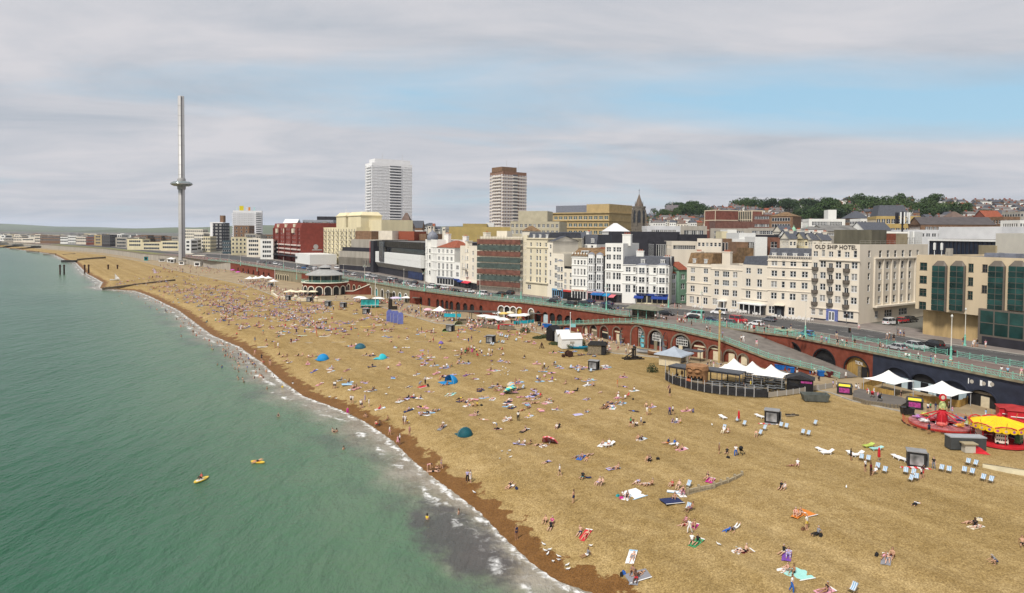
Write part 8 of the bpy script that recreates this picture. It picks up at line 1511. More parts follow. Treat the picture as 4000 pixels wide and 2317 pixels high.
for i,(zf,x,y,r,h,m) in enumerate(((zN,1135,490,1.5,1.5,bluec),(zN,1855,475,1.4,1.2,mat('canvas_cyan',(.03,.45,.52),.7,.1)),(zN,1600,345,1.5,1.3,mat('canvas_navy_teal',(.02,.10,.14),.7,.3)),(zO,565,700,1.7,1.6,bluec),(zO,775,1440,1.25,1.3,mat('canvas_petrol',(.005,.075,.095),.7,.2)),(zC,480,1185,1.6,1.5,mat('canvas_olive',(.35,.38,.22),.8,.15)),(zC,350,1245,1.0,.9,mat('canvas_green',(.22,.30,.10),.8,.15)))):
 dome_tent(['blue pop up beach tent by the lower bathers','cyan pop up beach tent near the standing pair','turquoise and black beach tent on a pale mat','wide open blue sun shelter over seated group','dark petrol beach tent near the waterline','pale olive tent beside the kayak rack','small green tent beside a hire kiosk'][i],onb(*zf(x,y)),r,h,m,RAD([-140,-100,160,-60,-150,20,10][i]))
parasol('turquoise and yellow panelled beach parasol tilted over bathers',onb(*zO(1430,860)),1.3,1.5,stripe('parasol_teal',(.05,.50,.52),(.62,.66,.30),1.3),tilt=.5);parasol('small blue and orange parasol above the turquoise one',onb(*zO(1425,800)),.85,1.6,stripe('parasol_mix',(.15,.45,.60),(.70,.42,.20),2.2));parasol('tilted red and pink parasol beside a lying pair',onb(*zP(2375,600)),1.3,1.2,stripe('parasol_red',(.62,.08,.10),(.70,.34,.34),1.6),tilt=.9);parasol('purple parasol held above the walker in yellow',onb(*zO(440,230)),.7,2.2,mat('canvas_purple',(.16,.10,.36),.7,.1))
CAFE=[(zC,295,1100,1000,'t',canv,'white peaked cafe tent with volleyball court beside it'),(zC,180,1085,1030,'p',pinkc,'pink cafe parasol left of the white peaked tent'),(zC,350,1105,1055,'p',pinkc,'pink cafe parasol right of the white peaked tent'),(zC,735,1150,1090,'q',canv,'large square white parasol over the drinkers'),(zC,815,1165,1102,'q',canv,'second large square white parasol over the drinkers'),(zC,910,1185,1118,'q',canv,'square white parasol nearest the red counter'),(zC,1035,1145,1080,'q',canv,'square white parasol by the turquoise windbreak'),(zC,1130,1140,1078,'q',canv,'wide square white parasol beside the black arches'),(zC,905,1095,1030,'t',lilac,'lilac peaked tent behind the parasols'),(zC,925,1125,1065,'p',yelc,'yellow orange cafe parasol'),(zC,860,1118,1062,'p',canv,'round white parasol behind the drinkers'),(zC,985,1118,1070,'p',canvc,'cream parasol behind the yellow one'),(zD,1270,1215,1150,'q',canv,'square white parasol left of the teal kiosk'),(zD,1315,1222,1180,'p',canv,'small white parasol left of the teal kiosk'),(zD,1455,1225,1158,'q',canv,'square cream white parasol beside the tall flagpole'),(zD,1630,1230,1155,'q',lilac,'pale pink square parasol by the turquoise awnings'),(zD,1735,1215,1150,'q',canv,'white parasol below the white arches'),(zD,190,1010,958,'t',canv,'white peaked tent first of the far row'),(zD,250,1008,955,'t',canv,'white peaked tent second of the far row'),(zD,310,1005,945,'t',canv,'white peaked tent third of the far row'),(zD,372,1006,953,'t',canv,'white peaked tent last of the far row'),(zD,422,1035,985,'t',canv,'small white tent by the far flagpole'),(zD,405,930,890,'q',canv,'white square parasol by the far ramp'),(zD,75,960,905,'p',mat('canvas_magenta',(.55,.10,.42),.7,.1),'magenta canopy at the far beach bar'),(zD,20,935,885,'p',mat('canvas_magenta',(.55,.10,.42)),'second magenta canopy at the far beach bar')]
for k in range(9):CAFE.append((zD,560+k*34+random.uniform(-6,6),1142+random.uniform(-12,10),1105+random.uniform(-8,6),'p',canvc,'cream cafe parasol inside the curved cafe wall'))
for zf,x,y,yt,k,m,lab in CAFE:
 p=at(*zf(x,y),LZ);h=min(4.4,max(2.6,zat(*zf(x,yt),p.y)-LZ));g_='cream parasols inside the curved cafe wall' if lab.startswith('cream cafe') else None
 if k=='t':sail_tent(lab,p,5.0,h,.2,RAD(-40),m)
 elif k=='q':parasol(lab,p,2.9,h,m,4,g_,name='parasol')
 else:parasol(lab,p,1.7,h,m,8,g_)
t=thing('teal_kiosk','kiosk with turquoise sea mural beside the tall flagpole','kiosk',at(*zD(1372,1258),LZ),RAD(12));obj('walls',MB().box(-3.6,3.6,-1.5,1.5,0,3.2),t,mt=bkp);obj('mural',MB().box(-3.5,3.5,-1.6,-1.5,.3,3.1),t,mt=mat('mural',(.03,.36,.36),.5,.7,.5));obj('counter',MB().box(-3.6,3.6,-2.0,-1.6,.9,1.0),t,mt=wtp)
t=thing('drinks_counter','red fronted drinks counter beside the cafe terrace','counter',at(*zC(960,1225),LZ),RAD(-8));obj('front',MB().box(-2.4,2.2,-.6,.6,0,1.1),t,mt=gwd);obj('red_side',MB().box(-3.0,-2.4,-.6,.6,0,1.3),t,mt=rred);obj('awning',MB().box(-2.2,2.2,-.5,.5,1.5,1.6),t,mt=rred);obj('post',MB().box(-2.1,-2.0,-.4,-.3,1.1,1.5).box(2.0,2.1,-.4,-.3,1.1,1.5),t,mt=wtp)
panel_fence('turquoise canvas windbreak on the cafe terrace',[at(*zC(x,y),LZ) for x,y in ((1020,1178),(1090,1172),(1160,1168),(1225,1160))],1.1,mat('windbreak_teal',(.02,.38,.48),.6,.1),plm,2.0,name='windbreak');panel_fence('grey timber fence round the drinkers terrace',[at(*zC(x,y),LZ) for x,y in ((455,1172),(580,1178),(720,1205),(880,1225))],1.1,gwd,gwd,2.0)
t=thing('cafe_pergola','long dark pergola over the cafe terrace','pergola',at(*zC(600,1140),LZ),RAD(-6));
for x in (-9,-4.5,0,4.5,9):
 for y in (-2.2,2.2):obj('post',MB().box(-.1,.1,-.1,.1,0,3.2),t,(x,y,0),mt=gwd)
obj('roof',MB().box(-9.4,9.4,-2.5,2.5,3.2,3.35),t,mt=mat('pergola_roof_brown',(.07,.06,.05),.8,.2));obj('screen',MB().box(-9,-3,-2.25,-2.15,1.4,2.6),t,mt=mat('windbreak_teal',(.02,.38,.48)))
def pavilion():
 p=at(*zM(900,555),LZ);p=Vector((p.x,p.y+9,LZ));t=thing('round_pavilion','round seafront pavilion with grey conical roof on brick arcade','pavilion',p);s_=p.y/FPX;r=250/3.596*s_*1.0;T_=UZ-LZ;hb=brk
 obj('arcade',MB().lathe([(r*1.22,0),(r*1.22,T_),(0,T_)],24),t,mt=hb);obj('terrace_rim',MB().lathe([(r*1.22,T_-.3),(r*1.3,T_-.2),(r*1.3,T_+.15),(r*1.1,T_+.15)],32),t,mt=stc)
 for k in range(9):
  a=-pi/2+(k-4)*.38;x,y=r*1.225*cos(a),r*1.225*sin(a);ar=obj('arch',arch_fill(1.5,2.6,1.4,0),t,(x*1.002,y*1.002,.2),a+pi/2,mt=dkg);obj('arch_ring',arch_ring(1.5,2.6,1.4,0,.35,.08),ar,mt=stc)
 n=28
 for k in range(n):a=2*pi*k/n;obj('rail_panel',RP,t,(r*1.27*cos(a),r*1.27*sin(a),T_+.15),a+pi/2+pi/n,scale=(r*1.27*2*sin(pi/n)/2.4,1,1))
 obj('drum',MB().lathe([(r*.86,T_+.1),(r*.86,T_+3.4)],20),t,mt=glass_mat('pavilion_glass',(.06,.07,.075)))
 for k in range(20):a=2*pi*k/20;obj('column',MB().tube((r*.9*cos(a),r*.9*sin(a),T_+.1),(r*.9*cos(a),r*.9*sin(a),T_+3.5),.14,n=6),t,mt=crp if k % 2 else dkg)
 rm=mat('zinc',(.33,.325,.31),.55,.12,.6);obj('roof',MB().lathe([(r*1.08,T_+3.3),(r*1.08,T_+3.6),(r*.6,T_+5.3),(r*.34,T_+6.1),(0,T_+6.1)],24),t,mt=rm);obj('lantern',MB().lathe([(r*.28,T_+6.1),(r*.28,T_+7.0)],14),t,mt=gdark);obj('lantern_roof',MB().lathe([(r*.38,T_+6.95),(r*.36,T_+7.15),(r*.1,T_+8.1),(0,T_+8.4)],16),t,mt=rm)
 st_=thing('stair_wing','brick stair wing with stepped stone coping beside the round pavilion','stairs',(p.x+r*1.2,p.y-2,LZ),RAD(4));W_=20
 obj('wall',MB().yprism([(0,0),(W_,0),(W_,T_),(W_*.72,T_),(W_*.2,1.6),(0,1.6)],-1.4,4),st_,mt=hb);obj('coping',MB().yprism([(0,1.6),(W_*.2,1.6),(W_*.72,T_),(W_,T_),(W_,T_+.3),(W_*.7,T_+.3),(W_*.19,1.9),(0,1.9)],-1.7,-1.2),st_,mt=stc)
 for k in range(12):obj('step',MB().box(W_*(.2+.0433*k),W_*(.2+.0433*(k+1)),-1.2,1.5,1.6+k*(T_-1.6)/12,1.6+(k+1)*(T_-1.6)/12),st_,mt=stone)
 obj('sign_panel',MB().box(W_*.72,W_*.93,-1.5,-1.42,2.4,3.9),st_,mt=crp)
pavilion()
cw=[at(*zM(x,y),LZ) for x,y in ((235,545),(290,590),(420,608),(560,622),(700,632),(850,640),(985,645))]
t=thing('curved_cafe_wall','low curved cream wall round the cafe terrace','low wall',cw[0]);stw=resample(cw,3.0)
for a,b in zip(stw,stw[1:]):d=b-a;obj('wall_block',MB().box(0,d.xy.length,-.25,.25,0,1.0),t,a-cw[0],atan2(d.y,d.x),mt=crp);obj('coping',MB().box(0,d.xy.length,-.32,.32,1.0,1.12),t,a-cw[0],atan2(d.y,d.x),mt=stc)
for i in (0,3,5):obj('pier',MB().lathe([(.8,0),(.8,1.5),(1.0,1.6),(.6,2.2),(0,2.3)],10),t,cw[i]-cw[0],mt=crp)
for i,(a,b,y0,y1) in enumerate(((300,405,1145,1225),(410,575,1170,1250))):
 p0=at(*zS(a,y1),3.0);p1=at(*zS(b,y1),3.0);L=(p1-p0).length;h=zat(*zS(a,y0),p0.y)-3;t=thing('toll_pavilion',['white arched pavilion at the foot of the observation tower','wider white arched pavilion beside the observation tower'][i],'pavilion',p0,atan2(p1.y-p0.y,p1.x-p0.x));obj('walls',MB().box(0,L,0,8,0,h),t,mt=stc);obj('cornice',MB().box(-.4,L+.4,-.4,8.4,h,h+.8),t,mt=stc)
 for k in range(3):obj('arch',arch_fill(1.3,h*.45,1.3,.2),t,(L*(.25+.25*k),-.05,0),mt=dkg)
r3=random.Random(9)
bm=[wtp,canv,tealc,greyc,bkp,lilac,pinkc,turq,stc]
for k in range(34):
 x,y=r3.uniform(1380,2500),0;y=np.interp(x,[1380,1700,2000,2500],[520,560,590,600])+r3.uniform(-22,22);p=at(*zE(x,y),LZ+.3);w,h=r3.uniform(2.5,7),r3.uniform(2.2,3.6);t=thing('beach_stall',['small white stall on the far esplanade','canvas topped stall on the far esplanade','flat roofed hut on the far esplanade'][k % 3],'stall',p,r3.uniform(-.4,.4),'stalls on the far esplanade');m=r3.choice(bm);obj('walls',MB().box(-w/2,w/2,-1.6,1.6,0,h),t,mt=m)
 if k % 3==1:obj('canopy',MB().add([(-w/2-.5,-2.2,h),(w/2+.5,-2.2,h),(w/2+.5,2.2,h),(-w/2-.5,2.2,h),(0,0,h+1.4)],[(0,1,4),(1,2,4),(2,3,4),(3,0,4)]),t,mt=r3.choice([canv,canv,pinkc,lilac,tealc]))
 else:obj('roof',MB().box(-w/2-.3,w/2+.3,-1.9,1.9,h,h+.3),t,mt=r3.choice([felt,wtp,greyc]))
 obj('opening',MB().box(-w*.35,w*.35,-1.66,-1.6,.8,h*.8),t,mt=dkg)
t=thing('upturned_hull','pale upturned hull half buried in the sand at the right','boat',onb(*zF(2400,1370)),RAD(-32));n=10;vs=[]
for k in range(n+1):s_=k/n;w=.95*sin(pi*min(.98,s_*.9+.05))**.8;vs+=[(6.4*(s_-.5),-w,0),(6.4*(s_-.5),-w*.6,.38),(6.4*(s_-.5),0,.52),(6.4*(s_-.5),w*.6,.38),(6.4*(s_-.5),w,0)]
obj('hull',MB().add(vs,[(k*5+j,(k+1)*5+j,(k+1)*5+j+1,k*5+j+1) for k in range(n) for j in range(4)]),t,mt=mat('hull_pale',(.46,.40,.26),.8,.15,1),smooth=True);obj('keel',MB().box(-3.0,3.0,-.04,.04,.48,.58),t,mt=gwd)
for i,(x,y,L) in enumerate(((330,730,2.2),(225,825,1.6),(240,812,1.2))):t=thing('driftwood',['dark driftwood log by the portrait kiosk','pale driftwood plank by the portrait kiosk','short driftwood block beside the plank'][i],'driftwood',onb(*zF(x if i else 238,y if i else 815)),RAD(-15+20*i));obj('log',MB().tube((-L/2,0,.12),(L/2,.1,.16),.16,.1,7),t,mt=tim if i!=1 else gwd);obj('knot',MB().tube((0,0,.15),(.2,.3,.3),.07,.04,5),t,mt=gwd)
for i,(zf,x,y) in enumerate(((zF,355,155),(zF,410,165),(zF,2040,480),(zF,2145,500),(zF,2215,508),(zF,1003,275))):
 q=par_pt(zf(x,y)[0]);z=zat(*zf(x,y),q.y);d=road_dir(q);t=thing('air_conditioner','white air conditioning unit fixed high on the navy wall' if i in (2,3,4) else 'white air conditioning unit fixed on the brick wall','air conditioner',(q.x-sin(d)*-.4,q.y-cos(d)*.4,z-.5),d+pi,'air conditioning units on the sea walls');obj('casing',MB().box(-.7,.7,-.3,.3,0,1.0),t,mt=wtp);obj('fan',MB().tube((0,-.34,.5),(0,-.3,.5),.36,n=14),t,mt=greyc)
# ------------------ people
BL=dict(torso=.50,head=.24,ua=.28,fa=.25,hand=.09,th=.43,sh=.43,foot=.19)
def V3(*a):return Vector(a).normalized()
POSES={
 'st':(.93,(0,0,1),(0,.05,1),(.18,0,-1),(.08,.2,-1),(.10,0,-1),(.02,0,-1),(0,1,0)),
 'wk':(.92,(0,.06,1),(0,.1,1),[(.15,.35,-1),(-.15,-.35,-1)],[(.05,.6,-1),(-.05,.1,-1)],[(.08,.42,-1),(-.08,-.25,-1)],[(.0,.0,-1),(.0,-.5,-1)],(0,1,0)),
 'bn':(.88,(0,.95,.30),(0,1,-.2),(.1,.3,-1),(.0,.25,-1),(.12,-.1,-1),(.02,.05,-1),(0,1,0)),
 'sk':(.13,(0,-.10,1),(0,.15,1),(.2,.55,-.75),(-.15,.85,.1),(.16,.66,.72),(.0,.42,-.92),(0,1,-.1)),
 'so':(.13,(0,-.38,1),(0,.1,1),(.25,-.50,-.85),(.0,-.25,-1),(.14,1,.10),(.02,1,-.12),(.1,.5,.8)),
 'su':(.13,(0,-1,.03),(0,-1,.12),(.35,.9,-.08),(.05,1,-.02),[(.12,1,.0),(-.12,.8,.55)],[(.02,1,-.06),(-.02,.55,-.85)],(.1,.4,.9)),
 'pr':(.13,(0,1,.0),(0,1,.10),(.75,.6,-.05),(-.5,.75,.0),(.12,-1,.0),(.02,-1,.02),(0,-1,-.2)),
 'pe':(.13,(0,.9,.42),(0,.6,.8),(.25,.25,-.95),(-.15,1,-.05),(.12,-1,.0),(.02,-.9,.3),(0,-.6,.6)),
 'ch':(.36,(0,-.52,.9),(0,.0,1),(.25,.4,-.8),(-.2,.9,-.1),(.12,1,.22),(.02,.35,-.95),(0,1,.1)),
 'cr':(.30,(0,.62,.80),(0,.7,.7),(.2,.7,-.75),(-.1,.8,-.45),(.22,.75,.35),(.0,-.35,-.92),(0,1,-.1))}
def skeleton(pose,fingers=True):
 h,to,hd,ua,fa,th,sh,ft=POSES[pose];V=[];E=[];R=[];B=[]
 def v(p,r,par=None,nm=None):
  V.append(Vector(p));R.append(r);i=len(V)-1
  if par is not None:
   E.append((par,i))
   if nm:B.append((nm,par,i))
  return i
 def sd(d,s):
  if isinstance(d,list):return V3(*(d[0] if s>0 else d[1]))
  return V3(d[0]*s,d[1],d[2])
 T=V3(*to);pel=v((0,0,h),.135);wst=v(V[pel]+T*.18,.115,pel,'torso');cst=v(V[wst]+T*.20,.135,wst,'torso');nk=v(V[cst]+T*.13,.06,cst,'neck');Hd=V3(*hd)
 jaw=v(V[nk]+Hd*.08,.07,nk,'neck');hc=v(V[jaw]+Hd*.09,.098,jaw,'head');ht=v(V[hc]+Hd*.07,.075,hc,'head')
 for s in (1,-1):
  shd=v(V[cst]+T*.05+Vector((.165*s,0,0)),.062,cst,'torso');el=v(V[shd]+sd(ua,s)*.27,.042,shd,'ua');wr=v(V[el]+sd(fa,s)*.24,.030,el,'fa');D=sd(fa,s);pm=v(V[wr]+D*.07,.036,wr,'hand')
  if fingers:
   w=D.cross(Vector((0,.3,1))).normalized()
   for k,q in enumerate((-.03,-.01,.01,.03)):v(V[pm]+D*(.085-.01*abs(k-1.5))+w*q+Vector((0,0,-.015)),.010,pm,'hand')
   v(V[wr]+D*.07+w*.055*s,.011,pm,'hand')
  hp=v(V[pel]+Vector((.095*s,0,0))-T*.02,.105,pel,'hip');kn=v(V[hp]+sd(th,s)*.42,.064,hp,'th');an=v(V[kn]+sd(sh,s)*.41,.042,kn,'sh');v(V[an]+sd(ft,s)*.17+Vector((0,0,-.02)),.035,an,'foot')
 return V,E,R,B
def grow(pose,sub,fingers):
 V,E,R,B=skeleton(pose,fingers);me=bpy.data.meshes.new('body');me.from_pydata([tuple(x) for x in V],E,[]);o=bpy.data.objects.new('body',me);col.objects.link(o);m=o.modifiers.new('skin','SKIN');m.use_smooth_shade=True;m.branch_smoothing=.6
 for i,r in enumerate(R):me.skin_vertices[0].data[i].radius=(r,r);me.skin_vertices[0].data[i].use_root=(i==0)
 if sub:s_=o.modifiers.new('sub','SUBSURF');s_.levels=sub;s_.render_levels=sub
 dg=bpy.context.evaluated_depsgraph_get();out=bpy.data.meshes.new_from_object(o.evaluated_get(dg));bpy.data.objects.remove(o)
 n=len(out.vertices);co=np.zeros(n*3);out.vertices.foreach_get('co',co);co=co.reshape(-1,3)
 zmin=co[:,2].min();co[:,2] -= zmin;V=[x-Vector((0,0,zmin)) for x in V]
 if sub:
  hc=np.array(V[5]);Hd=np.array(V3(*POSES[pose][2]));fw=np.array((0,1,0.))-Hd*Hd[1];fw=fw if np.linalg.norm(fw)>.2 else np.array((0,0,1.));
  if pose=='pr':fw=np.array((0,0,-1.))
  fw /= np.linalg.norm(fw)
  for d,k in ((fw,.022),(np.array((1.,0,0)),.018),(np.array((-1.,0,0)),.018)):i=np.argmin(np.linalg.norm(co-(hc+d*.09),axis=1));co[i]+=d*k
 out.vertices.foreach_set('co',co.ravel());out.update();nf=len(out.polygons);fc=np.zeros(nf*3);out.polygons.foreach_get('center',fc);fc=fc.reshape(-1,3)
 best=np.full(nf,1e9);nm=np.zeros(nf,int);tt=np.zeros(nf);names=[b[0] for b in B]
 for k,(a_,i,j) in enumerate(B):
  A,C=np.array(V[i]),np.array(V[j]);d=C-A;t=np.clip(((fc-A)@d)/(d@d),0,1);ds=np.linalg.norm(fc-(A+t[:,None]*d),axis=1)-(R[i]*(1-t)+R[j]*t);q=ds<best;best[q]=ds[q];nm[q]=k;tt[q]=t[q]
 reg=np.array([names[k] for k in nm]);hcv=np.array(V[5]);Hd=np.array(V3(*POSES[pose][2]));to=np.array(V3(*POSES[pose][1]));pel=np.array(V[0]);along=(fc-pel)@to;fwd=np.array((0,1.,0)) if pose not in ('pr',) else np.array((0,0,-1.))
 if pose=='su':fwd=np.array((0,0,1.))
 up=(fc-hcv)@Hd;fr=(fc-hcv)@fwd
 masks={'shirt':((reg=='torso') & (along>-.02)) | ((reg=='ua') & (tt<.62)),'bra':(reg=='torso') & (along>.27) & (along<.42),'shorts':(reg=='hip') | ((reg=='th') & (tt<.62)) | ((reg=='torso') & (along<.09)),'briefs':(reg=='hip') | ((reg=='torso') & (along<.05)) | ((reg=='th') & (tt<.10)),'trousers':(reg=='hip') | (reg=='th') | ((reg=='sh') & (tt<.9)) | ((reg=='torso') & (along<.09)),'dress':((reg=='torso')) | (reg=='hip') | ((reg=='th') & (tt<.8)),'hair':((reg=='head') & ((up>.045) | (fr<-.005))) | ((reg=='neck') & (fr<-.03) & (up<.05))}
 return out,masks
def cloth(body,mask,off):
 n=len(body.vertices);co=np.zeros(n*3);body.vertices.foreach_get('co',co);co=co.reshape(-1,3);no=np.zeros(n*3);body.vertices.foreach_get('normal',no);co=co+no.reshape(-1,3)*off
 fs=[tuple(p.vertices) for p,m in zip(body.polygons,mask) if m];us=sorted({i for f in fs for i in f});mp={i:k for k,i in enumerate(us)};me=bpy.data.meshes.new('garment');me.from_pydata([tuple(co[i]) for i in us],[],[tuple(mp[i] for i in f) for f in fs]);me.polygons.foreach_set('use_smooth',[True]*len(fs));me.update();return me
BODY={};GARM={}
def body_of(pose):
 if pose not in BODY:BODY[pose]=grow(pose,1,True);BODY[pose][0].materials.clear();BODY[pose][0].materials.append(None)
 return BODY[pose]
def garment(pose,kind):
 if (pose,kind) not in GARM:b,ms=body_of(pose);g_=cloth(b,ms[kind],{'hair':.020,'dress':.035,'trousers':.018}.get(kind,.014));g_.materials.append(None);GARM[(pose,kind)]=g_
 return GARM[(pose,kind)]
SKIN=[mat('skin_%d' % i,c,.6,.06,6) for i,c in enumerate([(.56,.33,.22),(.47,.27,.17),(.60,.38,.28),(.34,.18,.10),(.11,.055,.035)])];HAIR={k:mat('hair_'+k,c,.7,.2,8) for k,c in dict(dark=(.018,.013,.010),brown=(.075,.042,.022),blond=(.42,.29,.13),grey=(.35,.34,.33)).items()}
CLO=dict(white=(.74,.73,.71),black=(.014,.014,.016),grey=(.22,.22,.24),navy=(.02,.03,.09),blue=(.03,.12,.42),lilac=(.42,.38,.60),purple=(.16,.06,.30),red=(.50,.03,.04),maroon=(.16,.015,.025),magenta=(.52,.03,.24),pink=(.66,.32,.38),orange=(.62,.20,.03),yellow=(.72,.55,.05),green=(.06,.30,.12),teal=(.02,.34,.36),aqua=(.32,.62,.56),brown=(.17,.085,.045),cream=(.66,.58,.42),sky=(.30,.50,.68))
CM={k:mat('cloth_'+k,c,.85,.10,5) for k,c in CLO.items()}
POSEW=dict(st='standing',wk='walking',bn='bending over',sk='sitting with knees up',so='sitting with legs out',su='lying on the back',pr='lying face down',pe='propped on elbows',ch='sitting upright',cr='crouching')
def set_mat(o,m):o.material_slots[0].link='OBJECT';o.material_slots[0].material=m
towel_me={}
def lay(o,p,rz):
 z=beach_z([[p.x-.6,p.y],[p.x+.6,p.y],[p.x,p.y-.6],[p.x,p.y+.6]])[0];n=Vector(((z[0]-z[1])/1.2,(z[2]-z[3])/1.2,1));o.rotation_euler=(Vector((0,0,1)).rotation_difference(n).to_matrix() @ Matrix.Rotation(rz,3,'Z')).to_euler()
def towel(p,rz,c,label):
 t=thing('beach_towel',label,'towel',p,rz);w,l=.85,1.9;vs=[]
 for i in range(7):
  for j in range(4):vs.append((w*(j/3-.5),l*(i/6-.5),.035+.03*sin(i*1.7+j*2.3)))
 fs=[(i*4+j,i*4+j+1,i*4+j+5,i*4+j+4) for i in range(6) for j in range(3)]
 if c not in towel_me:towel_me[c]=MB().add(vs,fs).mesh('cloth',[CM[c]],True);towel_me[c+'h']=MB().box(-w/2,w/2,-l/2-.02,-l/2+.12,.045,.075).mesh('hem',[CM['white' if c!='white' else 'sky']])
 k=obj('cloth',towel_me[c],t);obj('hem',towel_me[c+'h'],k);lay(t,p,rz);return t
PEOPLE=[]
def listp(zf,txt,ground):
 for ent in txt.split('|'):
  q=ent.split();x,y,po,a,b=float(q[0]),float(q[1]),q[2],q[3],q[4];tw=q[5] if len(q)>5 else None
  px,py=zf(x,y);p=onb(px,py) if ground=='b' else (at(px,py,LZ+.02) if ground=='l' else at(px,py,UZ+.14))
  if po=='sw':p=at(px,py,.0)
  PEOPLE.append((p,po,a,b,tw))
listp(zP,'430 188 wk white black|450 190 st white cream|527 240 st white black|542 236 wk - navy|567 180 st lilac lilac|608 222 st white white|717 247 so red red white|1000 264 sk lilac navy navy|397 308 st magenta magenta|592 328 cr - brown|685 408 cr - red|712 410 so - black|790 360 so - brown|945 397 st white black|964 397 wk white white|1000 390 cr yellow white|1005 507 st - pink|810 502 wk white pink|893 600 wk pink pink|910 592 st white black|1335 418 so white red|1332 432 sk black black grey|247 470 sw - black|265 482 sw - -|290 475 sw - -|358 650 sw - black|1190 852 bn - pink|1245 864 pr - black|1264 850 cr - brown|1320 832 wk - blue|1575 962 st lilac black|1606 970 st white white|1180 1330 sw - yellow|1490 1280 sw - -|1990 998 pr - black|2005 1018 su white grey|1500 147 su yellow black|1580 217 sk - orange white|1630 222 sk - black|1672 217 sk yellow brown|1620 168 su - red|1640 308 so - black pink|1672 312 ch black brown|1730 354 pr - white|1860 442 bn white grey|1885 448 su white black pink|1955 358 sk white white white|2000 362 sk white pink|1420 102 pr - teal aqua|1000 34 pr - black white|275 47 wk white black|640 70 so - grey white|460 45 so - black|490 48 su - pink pink','b')
listp(zQ,'70 92 sk white grey lilac|125 87 sk white black|180 92 so - black|260 102 su - -|330 107 pr - white white|345 267 pr lilac navy|470 402 wk white black|690 427 so black teal|722 422 pe black navy|850 492 ch - lilac|882 492 ch - black|640 217 su grey grey|690 222 sk - blue blue|735 237 pr - orange|762 197 su - black|1000 332 su - black lilac|1046 332 sk - brown|895 97 sk - red white|952 107 ch white red|1240 42 sk - brown|1276 47 sk black black white|1335 252 sk - pink|1357 257 sk black black|1530 87 so navy orange|1592 97 so blue white|1622 122 so white black|1670 147 sk - black pink|1230 467 su lilac white|1290 487 su - white|1332 492 su white black|1380 492 sk - brown|1095 612 sk white white|1136 617 sk black black white|605 667 st - navy|1576 502 sk red red|1640 522 ch - black|1682 562 sk - red|1670 582 cr pink pink white|1600 632 sk - brown navy|1760 742 ch - purple|1920 432 so - black|1962 447 su - magenta magenta|2036 182 st brown brown|2112 182 so black black|2200 207 wk white blue|330 857 sk - black|396 872 sk magenta magenta|386 917 so black black|680 962 so - navy|732 987 su - red red|1712 862 sk pink pink|1690 892 su - red|1746 962 wk white white|1792 907 sk - black magenta|1772 1052 so white brown|1826 1062 so black green green|2130 937 su blue blue|2192 922 pe grey white|2230 1142 su white -  white|2292 1152 so - black maroon|746 1187 so grey white|1190 1202 su - grey white|1186 1357 sk - grey|1226 1417 so - red grey|1252 1372 su - black|42 1027 st - navy','b')
listp(zR,'815 157 st black black|955 264 st white black|1010 302 st maroon black|1050 292 ch white grey|1505 337 st white black|1526 327 st black red|1628 242 st black grey|230 212 su - pink|290 207 so white pink|132 432 so black black|166 437 sk white white|272 692 sk - red|312 697 so - brown orange|380 837 st white yellow|492 887 so grey black|1452 587 pr white black|1970 772 su - brown|2036 802 sk black black|2052 817 su - white cream|156 1067 so black cream|202 1097 sk lilac lilac purple|192 1242 sk - red white|252 1262 sk - black aqua|236 1452 wk white blue|1150 1102 su - pink|1182 1132 su - grey grey|1222 1102 sk - maroon|2250 1177 cr grey navy|2500 992 so - black|572 1450 so - black pink|603 72 su - white','b')
listp(zG,'250 737 st white blue|318 607 st white black|300 612 sk black brown|350 615 ch black grey|1036 787 st orange orange|1550 872 st black black|1545 800 sk black black|320 687 sk white pink|390 717 so purple pink yellow|525 757 so - black|640 827 so black black|740 772 so white white white|802 777 sk grey navy|1046 862 sk white red|1040 897 so white pink pink|1110 902 so white grey|1142 882 ch red red|1042 957 sk - grey|1080 957 so - white white|1200 1027 pr black blue|1320 977 sk - yellow|1372 987 so - pink lilac|1326 1062 st white cream|1356 1057 st - yellow|1550 1062 st purple navy|1580 1057 wk white black|1715 1022 so - brown pink|1780 1037 sk blue blue|1166 1177 wk green maroon|1190 1182 st brown white|1226 1167 sk white black|1270 1162 wk white grey|1580 1132 sk navy black|1616 1132 so white grey lilac|1656 1142 sk - yellow|2080 1237 ch white cream|2122 1237 so - white|2400 1272 ch - green|440 1192 sk white lilac|462 1187 so black black|130 1217 so - black black|60 1117 st white black|166 1082 so - yellow white|440 1012 so - purple white|742 907 su grey black lilac|120 627 so - grey white|32 742 so - brown white|120 502 so black white|92 887 su - pink pink|230 907 su - black white|870 842 su - white|410 572 ch black brown','b')
listp(zO,'330 132 st - red|290 132 sk - brown|427 242 wk yellow blue|570 122 so - black|760 97 so - brown white|870 77 sk black black|730 292 st white grey|748 302 wk - brown|782 322 st green black|800 292 st brown black|826 292 wk red maroon|846 272 st black brown|880 302 wk magenta magenta|910 272 st white black|942 302 st yellow black|962 332 cr red red|1012 322 st white navy|985 292 wk cream brown|900 252 st black black|868 262 wk white brown|1116 297 st white cream|1160 312 st white black|1260 237 so black white|1302 242 sk red red|1310 317 so white black|650 257 pr - white|120 332 su - pink pink|182 327 sk red pink|260 327 st lilac white|302 347 sk - brown white|512 352 pr - pink pink|710 372 so black grey|682 442 sk - brown|742 437 so - lilac white|212 462 sk - black|332 472 su white black white|100 592 so - grey white|382 572 so - pink pink|252 642 pr - white white|432 657 so - orange|220 722 st white black|262 767 cr black black|142 762 bn grey grey|462 742 su black grey|532 737 sk black black|792 602 so - purple purple|852 587 su - white purple|1112 587 pr - pink|1150 402 pr black purple|1392 432 sk - grey|1162 762 so - white grey|1332 852 so purple pink pink|272 832 pr - lilac lilac|542 882 su - green aqua','b')
